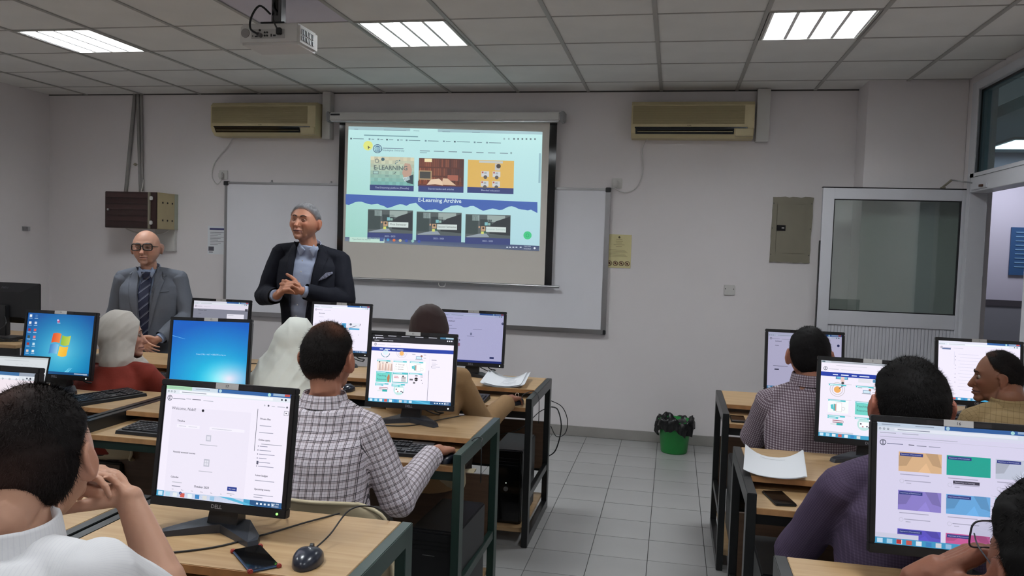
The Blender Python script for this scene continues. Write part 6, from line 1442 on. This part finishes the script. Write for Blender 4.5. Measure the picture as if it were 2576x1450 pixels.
# ---- 3. woman, pale grey headscarf, rust coat
def hijab(p,rgb,parts,label=None,fold=.004,ff=45,seed=2,face=None,dirv=(.3,.2,1),sheen=.3,vox=.007):
    m=mat('headscarf_'+str(rgb[0]),rgb,.85,noise=.05,nscale=10,bump=.15,bscale=300,sheen=sheen)
    def post(P,N): return P+N*(fold*1.0*ridges(P,seed+3,ff*2.3,dirv))[:,None]
    return p.cloth('headscarf',parts,m,vox,fold*.5,ff,seed,cuts=face or (),post=post,smooth=4,label=label,solid=.003 if face else 0)
h=Head((-2.862,3.74,1.055),-50,-2,0,1.0)
p=Person('seated woman in a pale grey headscarf and rust-red coat, face turned right',(-2.86,3.66,0),h,(-2.86,3.69,.935),(-3.03,3.66,.872),(-2.68,3.69,.872),(-2.86,3.62,.70),(-2.86,3.58,.54),.98,(206,158,138),.006,0)
p.arm(0,(-3.10,3.80,.66),(-2.96,4.08,.77)); p.arm(1,(-2.60,3.84,.665),(-2.72,4.10,.77)); seated(p)
for sd in (0,1): hand(p.body,p.arms[sd][2],(0,1,-.05),(0,0,-1),(1 if sd==0 else -1,0,0),(15,25,15),.9)
p.build_body(); p.eyes(); p.brows((70,50,44))
FD=(h.M.to_3x3()@Vector((0,1,0))).normalized()
c0=h.M@Vector((0,-.018,.012)); c1=h.M@Vector((0,-.02,-.05))
hijab(p,(196,190,182),[('e',c0,(.100,.116,.132),28,18,0,None,h.M.to_3x3()),('c',c0-Vector((0,0,.03)),p.neck+Vector((.01,.0,.0)),.104,.100),('c',c1+FD*.03,p.neck+FD*.05,.072,.080),('c',p.neck+Vector((0,-.0,.03)),p.neck+Vector((.03,.03,-.04)),.085,.115),('c',p.neck+Vector((-.1,0,-.02)),p.neck+Vector((.08,.02,-.04)),.05,.05)],face=[(h.M@Vector((0,.066,0)),(FD*.97-Vector((0,0,.22))).normalized(),lambda co:(h.M.inverted()@co).z>-.108)],seed=4,fold=.006,dirv=(.7,.1,-.7))
rust=mat('rust_coat',(132,44,30),.85,noise=.08,nscale=12,bump=.3,bscale=120)
p.cloth('coat',[('l',[(a,b,c,d+.022,e+.024) for a,b,c,d,e in p.rings(0)][:-1]),*yoke(p),('c',p.sh[0],p.neck-Vector((0,0,.05)),.055,.055),('c',p.sh[1],p.neck-Vector((0,0,.05)),.055,.055)]+p.sleeve(0,.02)+p.sleeve(1,.02),rust,.009,.005,24,9)
trousers(p,(50,40,42),'skirt')

# ---- 4. woman with long white headscarf
h=Head((-1.885,3.80,1.06),6,-5,0,1.02)
p=Person('seated woman seen from behind in a long white headscarf draped over her shoulders',(-1.92,3.72,0),h,(-1.90,3.74,.92),(-2.08,3.70,.85),(-1.74,3.72,.85),(-1.91,3.66,.72),(-1.91,3.60,.54),1.0,(200,150,128),.0075,0)
p.arm(0,(-2.12,3.86,.68),(-2.00,4.10,.77)); p.arm(1,(-1.68,3.88,.68),(-1.82,4.10,.77)); seated(p)
for sd in (0,1): hand(p.body,p.arms[sd][2],(0,1,-.05),(0,0,-1),(1 if sd==0 else -1,0,0),(15,25,15),.9)
p.build_body(feat=False)
c0=h.M@Vector((0,-.02,.012)); X=Vector((1,0,0)); Y=Vector((0,1,0))
hijab(p,(244,248,240),[('e',c0,(.106,.122,.132),28,18,0,None,h.M.to_3x3()),('l',[(Vector((-1.95,3.66,.60)),X,Y,.185,.145),(Vector((-1.945,3.67,.72)),X,Y,.215,.155),(Vector((-1.935,3.69,.84)),X,Y,.205,.145),(Vector((-1.915,3.72,.93)),X,Y,.165,.13),(Vector((-1.895,3.76,1.02)),X,Y,.125,.12),(Vector((-1.885,3.78,1.09)),X,Y,.106,.11),(Vector((-1.885,3.78,1.13)),X,Y,.08,.09)])],seed=12,fold=.010,ff=34,dirv=(1,.4,.12),face=[(h.M@Vector((0,.06,0)),(0,.98,.1),lambda co:(h.M.inverted()@co).z>-.11)])
m=mat('dark_robe',(40,44,60),.85); p.cloth('robe',[('l',[(a,b,c,d+.012,e+.012) for a,b,c,d,e in p.rings(0)][:-1])]+p.sleeve(0,.018)+p.sleeve(1,.018),m,.010,.004,24,9)
trousers(p,(38,40,54),'skirt')

# ---- 5. man in checked shirt
def chk_color(col,D,S_,mk_):
    x,y,z=S_.T; w=(.7*gs(x,y,-.030,-.005,.022,.03)+.6*gs(x,y,.034,-.01,.018,.028)+.25*gs(x,y,0,.0,.05,.045))*sst(z,.06,.09); w=np.clip(w+.0*z,0,.8)
    f=.55*sst(-z,.015,.07)*(y<-.0); out=col*(1-w)[:,None]+np.array(lin((150,98,76)))*w[:,None]*.55; return out*(1-f)[:,None]+np.array(lin((150,104,84)))*f[:,None]*.8
h=Head((-1.172,2.60,1.183),-4,-4,0,1.05,1.05,1.03)
p=Person('seated man seen from behind, white shirt with fine dark checks, right hand on mouse',(-1.165,2.5,0),h,(-1.168,2.565,1.075),(-1.345,2.53,.965),(-1.005,2.575,.955),(-1.17,2.50,.78),(-1.15,2.47,.545),1.08,(176,122,98),.0055,0)
p.arm(0,(-1.46,2.66,.74),(-1.30,2.93,.78),(.058,.048,.03)); p.arm(1,(-.905,2.60,.715),(-.858,2.875,.805),(.058,.050,.031)); seated(p)
hand(p.body,(-.855,2.885,.812),(.16,.95,-.12),(0,-.15,-1),(-1,.1,-.2),(30,40,20),1.05,7,tc=15,curls=((18,30,20),(22,34,22),(34,44,26),(40,46,26)))
hand(p.body,(-1.30,2.94,.785),(.1,1,-.1),(0,0,-1),(1,0,0),(15,25,15),1.0)
p.build_body()
p.hair(hm(.06,.026,-.082,.03),.012,(20,16,15),7000,.012,chk_color,noise=.0014)
ck=(30,26,34)
M_plaid=patmat('checked_shirting',(216,209,217),[(0,.024,.006,.30,(170,146,146),.30),(1,.024,.006,.30,(170,146,146),.30),(0,.024,.0019,.02,ck,.9),(0,.024,.0016,.19,ck,.8),(0,.024,.0010,.60,ck,.5),(1,.024,.0019,.02,ck,.9),(1,.024,.0016,.19,ck,.8),(1,.024,.0010,.60,ck,.5)],.8,.35)
shirt_r=[(a,b,c,d+.016,e+.020) for a,b,c,d,e in p.rings(0)][:-1]; shirt_r=[(p.pel-Vector((0,0,.07)),p.R,p.F,.185,.145)]+shirt_r[1:]
p.cloth('shirt',[('l',shirt_r),*yoke(p),('c',p.sh[0]+Vector((0,0,.006)),p.neck-Vector((0,0,.045)),.055,.052),('c',p.sh[1]+Vector((0,0,.006)),p.neck-Vector((0,0,.045)),.055,.052)]+p.sleeve(0,.014)+p.sleeve(1,.015,endr=.043),M_plaid,.0075,.0065,26,31,cuts=[(p.arms[1][2]-(p.arms[1][2]-p.arms[1][1]).normalized()*.018,(p.arms[1][2]-p.arms[1][1]).normalized(),lambda co:co.x>-1.0 and co.y>2.72)])
p.collar(M_plaid,.076,.067,-.046,-.004,-.004,.25,thick=.005)
w_=p.arms[1][2]; d_=(w_-p.arms[1][1]).normalized(); cu=MB().cyl(w_-d_*.058,w_-d_*.010,.0445,.041,28).mesh('cuff',M_plaid); uvl=cu.uv_layers.new(name='UVMap')
for q in cu.polygons:
    for li in q.loop_indices:
        co=cu.vertices[cu.loops[li].vertex_index].co-w_; uvl.data[li].uv=(math.atan2(co.z,co.x)*.04,co.dot(d_))
p.put('cuff',cu)
trousers(p,(112,112,110))

# ---- 6. woman, dark brown headscarf, tan blazer
h=Head((-1.172,3.79,1.165),-3,0,0,1.0)
p=Person('seated woman from behind in dark brown headscarf and tan blazer, ring on hand',(-1.15,3.7,0),h,(-1.165,3.74,1.02),(-1.335,3.68,.945),(-.985,3.70,.945),(-1.155,3.65,.77),(-1.14,3.60,.545),.98,(150,98,78),.006,0)
p.arm(0,(-1.43,3.80,.72),(-1.30,4.08,.77)); p.arm(1,(-.885,3.80,.715),(-.815,4.07,.79)); seated(p)
hand(p.body,(-.812,4.085,.798),(.12,.95,-.1),(0,-.1,-1),(-1,0,-.1),(25,35,20),.95,6,curls=((18,30,20),(22,34,22),(30,40,24),(36,42,24)))
hand(p.body,(-1.30,4.08,.775),(.1,1,-.1),(0,0,-1),(1,0,0),(15,25,15),.9)
p.build_body(feat=False)
q=MB().tube([(.0095*cos(2*pi*k/12),.0,.0095*sin(2*pi*k/12)) for k in range(12)],.0018,n=6,sub=1,closed=True); q.xf(Matrix.Translation((-.795,4.185,.802))); p.put('ring',q.mesh('ring',mat('silver_ring',(230,225,210),.2,metal=.9)))
c0=h.M@Vector((0,-.018,.01))
hijab(p,(52,32,30),[('e',c0,(.097,.112,.130),28,18,0,None,h.M.to_3x3()),('l',[(p.neck+Vector((0,0,-.05)),X,Y,.125,.10),(p.neck+Vector((0,0,.0)),X,Y,.10,.09),(p.neck+Vector((0,.01,.06)),X,Y,.088,.092),(p.neck+Vector((0,.02,.12)),X,Y,.085,.09)])],seed=22,fold=.0035,ff=40,dirv=(.3,.2,1),sheen=.1)
tan=mat('tan_blazer',(150,118,80),.8,noise=.05,nscale=14,bump=.3,bscale=160)
br=[(a,b,c,d+.020,e+.024) for a,b,c,d,e in p.rings(0)][:-1]; br=[(p.pel-Vector((0,0,.09)),p.R,p.F,.20,.15)]+br[1:]
p.cloth('blazer',[('l',br),*yoke(p),('c',p.sh[0]+Vector((0,0,.012)),p.neck-Vector((0,0,.05)),.056,.055),('c',p.sh[1]+Vector((0,0,.012)),p.neck-Vector((0,0,.05)),.056,.055)]+p.sleeve(0,.016)+p.sleeve(1,.018,endr=.055),tan,.008,.004,24,41,cuts=[(p.arms[1][2]-(p.arms[1][2]-p.arms[1][1]).normalized()*.03,(p.arms[1][2]-p.arms[1][1]).normalized(),lambda co:co.x>-1.0 and co.y>3.9)])
trousers(p,(60,50,44))

# ---- 7. near left man in white shirt, chin on his hands
h=Head((-1.168,1.29,1.168),14,-14,-5,1.12,1.0,1.08)
p=Person('near man at bottom left in a white short-sleeved shirt, resting chin on folded hands',(-1.16,1.12,0),h,(-1.125,1.175,1.078),(-1.345,1.10,1.0),(-.925,1.155,1.012),(-1.14,1.06,.80),(-1.13,.98,.55),1.1,(190,146,122),.0048,12)
p.arm(0,(-1.44,1.40,.80),(-1.295,1.475,1.068),(.058,.047,.031)); p.arm(1,(-.945,1.42,.800),(-1.10,1.465,1.035),(.058,.048,.034)); seated(p)
hand(p.body,(-1.112,1.467,1.045),(-.97,.10,.06),(0,-.2,-1),(.1,-1,0),(12,25,20),1.12,4,tc=25)
hand(p.body,(-1.285,1.475,1.080),(.97,-.05,.10),(0,-.1,-1),(-.1,-1,0),(10,28,24),1.06,4,tc=20)
p.build_body()
def lf_color(col,D,S_,mk_):
    x,y,z=S_.T; w=.5*gs(x,y,-.02,-.015,.035,.04)*sst(z,.05,.09)+.35*gs(x,z,.0,.03,.05,.035)*(y<-.05); f=.45*sst(-z,.02,.075)
    out=col*(1-w)[:,None]+np.array(lin((120,84,72)))*w[:,None]*.5; return out*(1-f)[:,None]+np.array(lin((96,76,68)))*f[:,None]*.7
p.hair(hm(.06,.026,-.085,.025),.014,(20,16,16),14000,.013,lf_color,n=160,m=110,noise=.0016,lift=.22)
M_wshirt=patmat('white_shirting',(222,222,224),[(0,.008,.0015,0,(208,208,214),.4)],.8,.3)
sr=[(a,b,c,d+.018,e+.022) for a,b,c,d,e in p.rings(0)][:-1]; el=p.arms[1][1]; s1=p.sh[1]; e2=s1.lerp(el,.66); e0=p.sh[0].lerp(p.arms[0][1],.66)
p.cloth('shirt',[('l',sr),*yoke(p),('c',p.sh[0]+Vector((0,0,.006)),p.neck-Vector((0,0,.045)),.058,.055),('c',s1+Vector((0,0,.006)),p.neck-Vector((0,0,.045)),.058,.055),('c',s1,e2,.076,.078),('c',p.sh[0],e0,.076,.078)],M_wshirt,.0075,.005,20,51,cuts=[(s1.lerp(el,.62),(el-s1).normalized(),lambda co:co.y>1.22 and co.x>-1.06)])
p.collar(M_wshirt,.080,.074,-.040,.012,-.004,.25,thick=.006)
q=MB().tube([p.sh[0]+Vector((.0,-.115,-.03)),(-1.15,1.005,.955),p.sh[1]+Vector((0,-.10,-.035))],.0022,n=6); p.put('yoke_seam',q.mesh('yoke_seam',M_wshirt))
trousers(p,(48,50,60))

# ---- 8. man, houndstooth shirt, right bank front
h=Head((.615,3.765,1.152),2,-8,0,1.05,1.,1.02)
p=Person('seated man seen from behind in a purple and white houndstooth shirt, front row right',(.62,3.68,0),h,(.617,3.735,1.062),(.435,3.69,.945),(.80,3.69,.945),(.62,3.65,.77),(.62,3.60,.545),1.05,(176,122,100),.006,0)
p.arm(0,(.395,3.80,.76),(.52,4.05,.79),(.056,.046,.03)); p.arm(1,(.86,3.84,.74),(.78,4.08,.78),(.056,.046,.03)); seated(p)
hand(p.body,p.arms[0][2],(.2,.9,.1),(0,0,-1),(1,0,0),(15,25,15)); hand(p.body,p.arms[1][2],(-.1,1,-.1),(0,0,-1),(-1,0,0),(15,25,15))
p.build_body(feat=False); p.hair(hm(.06,.026,-.08,.025),.013,(20,18,19),4000,.010)
M_hound=patmat('houndstooth_shirting',(192,182,190),[(0,.0105,.0058,0,(70,40,58),.62),(1,.0105,.0058,0,(70,40,58),.62)],.8,.35)
sr=[(a,b,c,d+.018,e+.022) for a,b,c,d,e in p.rings(0)][:-1]; sr=[(p.pel-Vector((0,0,.08)),p.R,p.F,.19,.145)]+sr[1:]
p.cloth('shirt',[('l',sr),*yoke(p),('c',p.sh[0]+Vector((0,0,.006)),p.neck-Vector((0,0,.045)),.056,.054),('c',p.sh[1]+Vector((0,0,.006)),p.neck-Vector((0,0,.045)),.056,.054)]+p.sleeve(0,.016)+p.sleeve(1,.016),M_hound,.008,.005,24,61)
p.collar(M_hound,.074,.068,-.034,.014,-.004,.25)
trousers(p,(60,58,66))

# ---- 9. man, purple shirt, right bank middle
h=Head((.684,2.46,1.176),3,-6,0,1.14,1.1,1.08)
p=Person('seated man from behind in a dark purple shirt, partly hidden by monitor 16',(.68,2.38,0),h,(.684,2.42,1.07),(.50,2.385,.945),(.885,2.40,.955),(.69,2.36,.76),(.69,2.36,.545),1.12,(170,110,90),.0055,0)
p.arm(0,(.405,2.52,.70),(.56,2.76,.775),(.060,.050,.032)); p.arm(1,(.96,2.54,.71),(.86,2.77,.775),(.060,.050,.032)); seated(p)
hand(p.body,p.arms[0][2],(.2,1,-.05),(0,0,-1),(1,0,0),(15,25,15)); hand(p.body,p.arms[1][2],(-.1,1,-.1),(0,0,-1),(-1,0,0),(15,25,15))
p.build_body(); 
def rb_color(col,D,S_,mk_):
    x,y,z=S_.T; f=.5*sst(-z,.035,.085)*(y<0); return col*(1-f)[:,None]+np.array(lin((120,84,70)))*f[:,None]*.6
p.hair(hm(.06,.026,-.088,.03),.012,(16,14,14),8000,.011,rb_color,n=140,m=100)
M_purp=patmat('purple_shirting',(74,62,84),[(0,.0075,.0022,0,(96,82,106),.5),(1,.0075,.0022,0,(58,48,66),.5)],.8,.4)
sr=[(a,b,c,d+.020,e+.024) for a,b,c,d,e in p.rings(0)][:-1]; sr=[(p.pel-Vector((0,0,.08)),p.R,p.F,.20,.155)]+sr[1:]
p.cloth('shirt',[('l',sr),*yoke(p),('c',p.sh[0]+Vector((0,0,.006)),p.neck-Vector((0,0,.045)),.060,.058),('c',p.sh[1]+Vector((0,0,.006)),p.neck-Vector((0,0,.045)),.060,.058)]+p.sleeve(0,.019)+p.sleeve(1,.019),M_purp,.0075,.006,20,71)
p.collar(M_purp,.079,.073,-.038,.014,-.004,.25)
trousers(p,(34,40,62))

# ---- 10. man in profile, tan checked shirt
h=Head((1.375,3.72,1.108),74,2,0,.93,1.1,1.)
p=Person('seated man in profile facing left, receding dark hair, tan checked shirt, far right',(1.45,3.62,0),h,(1.405,3.66,1.02),(1.255,3.63,.93),(1.60,3.50,.94),(1.42,3.55,.74),(1.42,3.50,.545),1.0,(132,88,66),.005,25,1.12)
p.arm(0,(1.20,3.78,.70),(1.30,4.04,.78),(.056,.046,.03)); p.arm(1,(1.60,3.72,.70),(1.50,4.02,.78),(.056,.046,.03)); seated(p)
hand(p.body,p.arms[0][2],(.1,1,-.05),(0,0,-1),(1,0,0),(15,25,15)); hand(p.body,p.arms[1][2],(-.1,1,-.1),(0,0,-1),(-1,0,0),(15,25,15))
p.build_body(lips=(96,50,44)); p.eyes(); p.brows((24,18,16),th=.003)
def pm(D,S_):
    x,y,z=S_.T; L=np.interp(y,[-.1,-.07,-.045,-.028,0,.02,.035,.05,.06,.1],[-.078,-.074,-.045,.0,.028,.04,.068,.100,.2,.2]); return sst(z-L,0,.02)*np.clip(1-.5*sst(z,.08,.1)*sst(y,-.02,.02),0,1)
p.hair(pm,.013,(22,18,17),6000,.012)
M_tanc=patmat('tan_checked_shirting',(150,128,92),[(0,.02,.0022,0,(112,92,62),.6),(1,.02,.0022,0,(112,92,62),.6)],.8,.4)
sr=[(a,b,c,d+.018,e+.022) for a,b,c,d,e in p.rings(0)][:-1]; sr=[(p.pel-Vector((0,0,.08)),p.R,p.F,.19,.145)]+sr[1:]
p.cloth('shirt',[('l',sr),*yoke(p),('c',p.sh[0]+Vector((0,0,.006)),p.neck-Vector((0,0,.04)),.056,.054),('c',p.sh[1]+Vector((0,0,.006)),p.neck-Vector((0,0,.04)),.056,.054)]+p.sleeve(0,.016)+p.sleeve(1,.016),M_tanc,.008,.006,22,81)
p.collar(M_tanc,.070,.064,-.034,.012,-.004,.25)
trousers(p,(50,46,44))

# ---- 11. near right man with glasses, cheek on his hand
h=Head((.545,1.215,1.165),10,-9,0,1.08,1.,1.02)
p=Person('near man cut off at bottom right, black hair, thin glasses, hand at chin',(.62,1.02,0),h,(.585,1.13,1.03),(.41,1.08,.945),(.78,1.04,.945),(.61,1.00,.77),(.62,.96,.545),1.05,(128,80,60),.0055,8)
p.arm(0,(.375,1.36,.80),(.405,1.345,1.085),(.056,.047,.032)); p.arm(1,(.86,1.26,.74),(.80,1.50,.79),(.056,.047,.032)); seated(p)
hand(p.body,(.407,1.345,1.098),(.80,.02,.50),(.3,-.2,-.9),(0,-.8,.2),(25,45,35),1.05,4,tc=15)
hand(p.body,p.arms[1][2],(-.1,1,-.1),(0,0,-1),(-1,0,0),(15,25,15))
p.build_body(); p.eyes(); glasses(p,(60,62,70),.0014); p.hair(hm(.06,.026,-.08,.025),.020,(14,12,12),9000,.011,n=140,m=100,noise=.0025)
M_dsh=patmat('dark_shirting',(60,58,64),[(0,.01,.002,0,(80,78,84),.5)],.8,.3)
sr=[(a,b,c,d+.018,e+.022) for a,b,c,d,e in p.rings(0)][:-1]
p.cloth('shirt',[('l',sr),('c',p.sh[0],p.neck-Vector((0,0,.045)),.056,.054),('c',p.sh[1],p.neck-Vector((0,0,.045)),.056,.054)]+p.sleeve(0,.016)+p.sleeve(1,.016),M_dsh,.009,.005,22,91,cuts=[(p.arms[0][2]-(p.arms[0][2]-p.arms[0][1]).normalized()*.08,(p.arms[0][2]-p.arms[0][1]).normalized(),lambda co:co.x<.52 and co.y>1.22)])
trousers(p,(40,40,46))

# ---- chairs
for x,y,rz,lab in ((-1.10,2.56,4,'beige shell chair under the checked-shirt man'),(.63,3.66,-3,'beige shell chair under the houndstooth-shirt man'),(-2.86,3.66,0,'beige shell chair under the woman in the rust coat'),
    (-1.91,3.68,0,'beige shell chair under the woman in the white headscarf'),(-1.14,3.68,0,'beige shell chair under the woman in the tan blazer'),(.69,2.42,0,'beige shell chair under the purple-shirt man'),
    (1.42,3.58,0,'beige shell chair under the profile man'),(-1.13,1.06,8,'beige shell chair under the white-shirted man'),(.62,1.04,5,'beige shell chair under the near right man')):
    shell_chair(x,y,rz,lab)
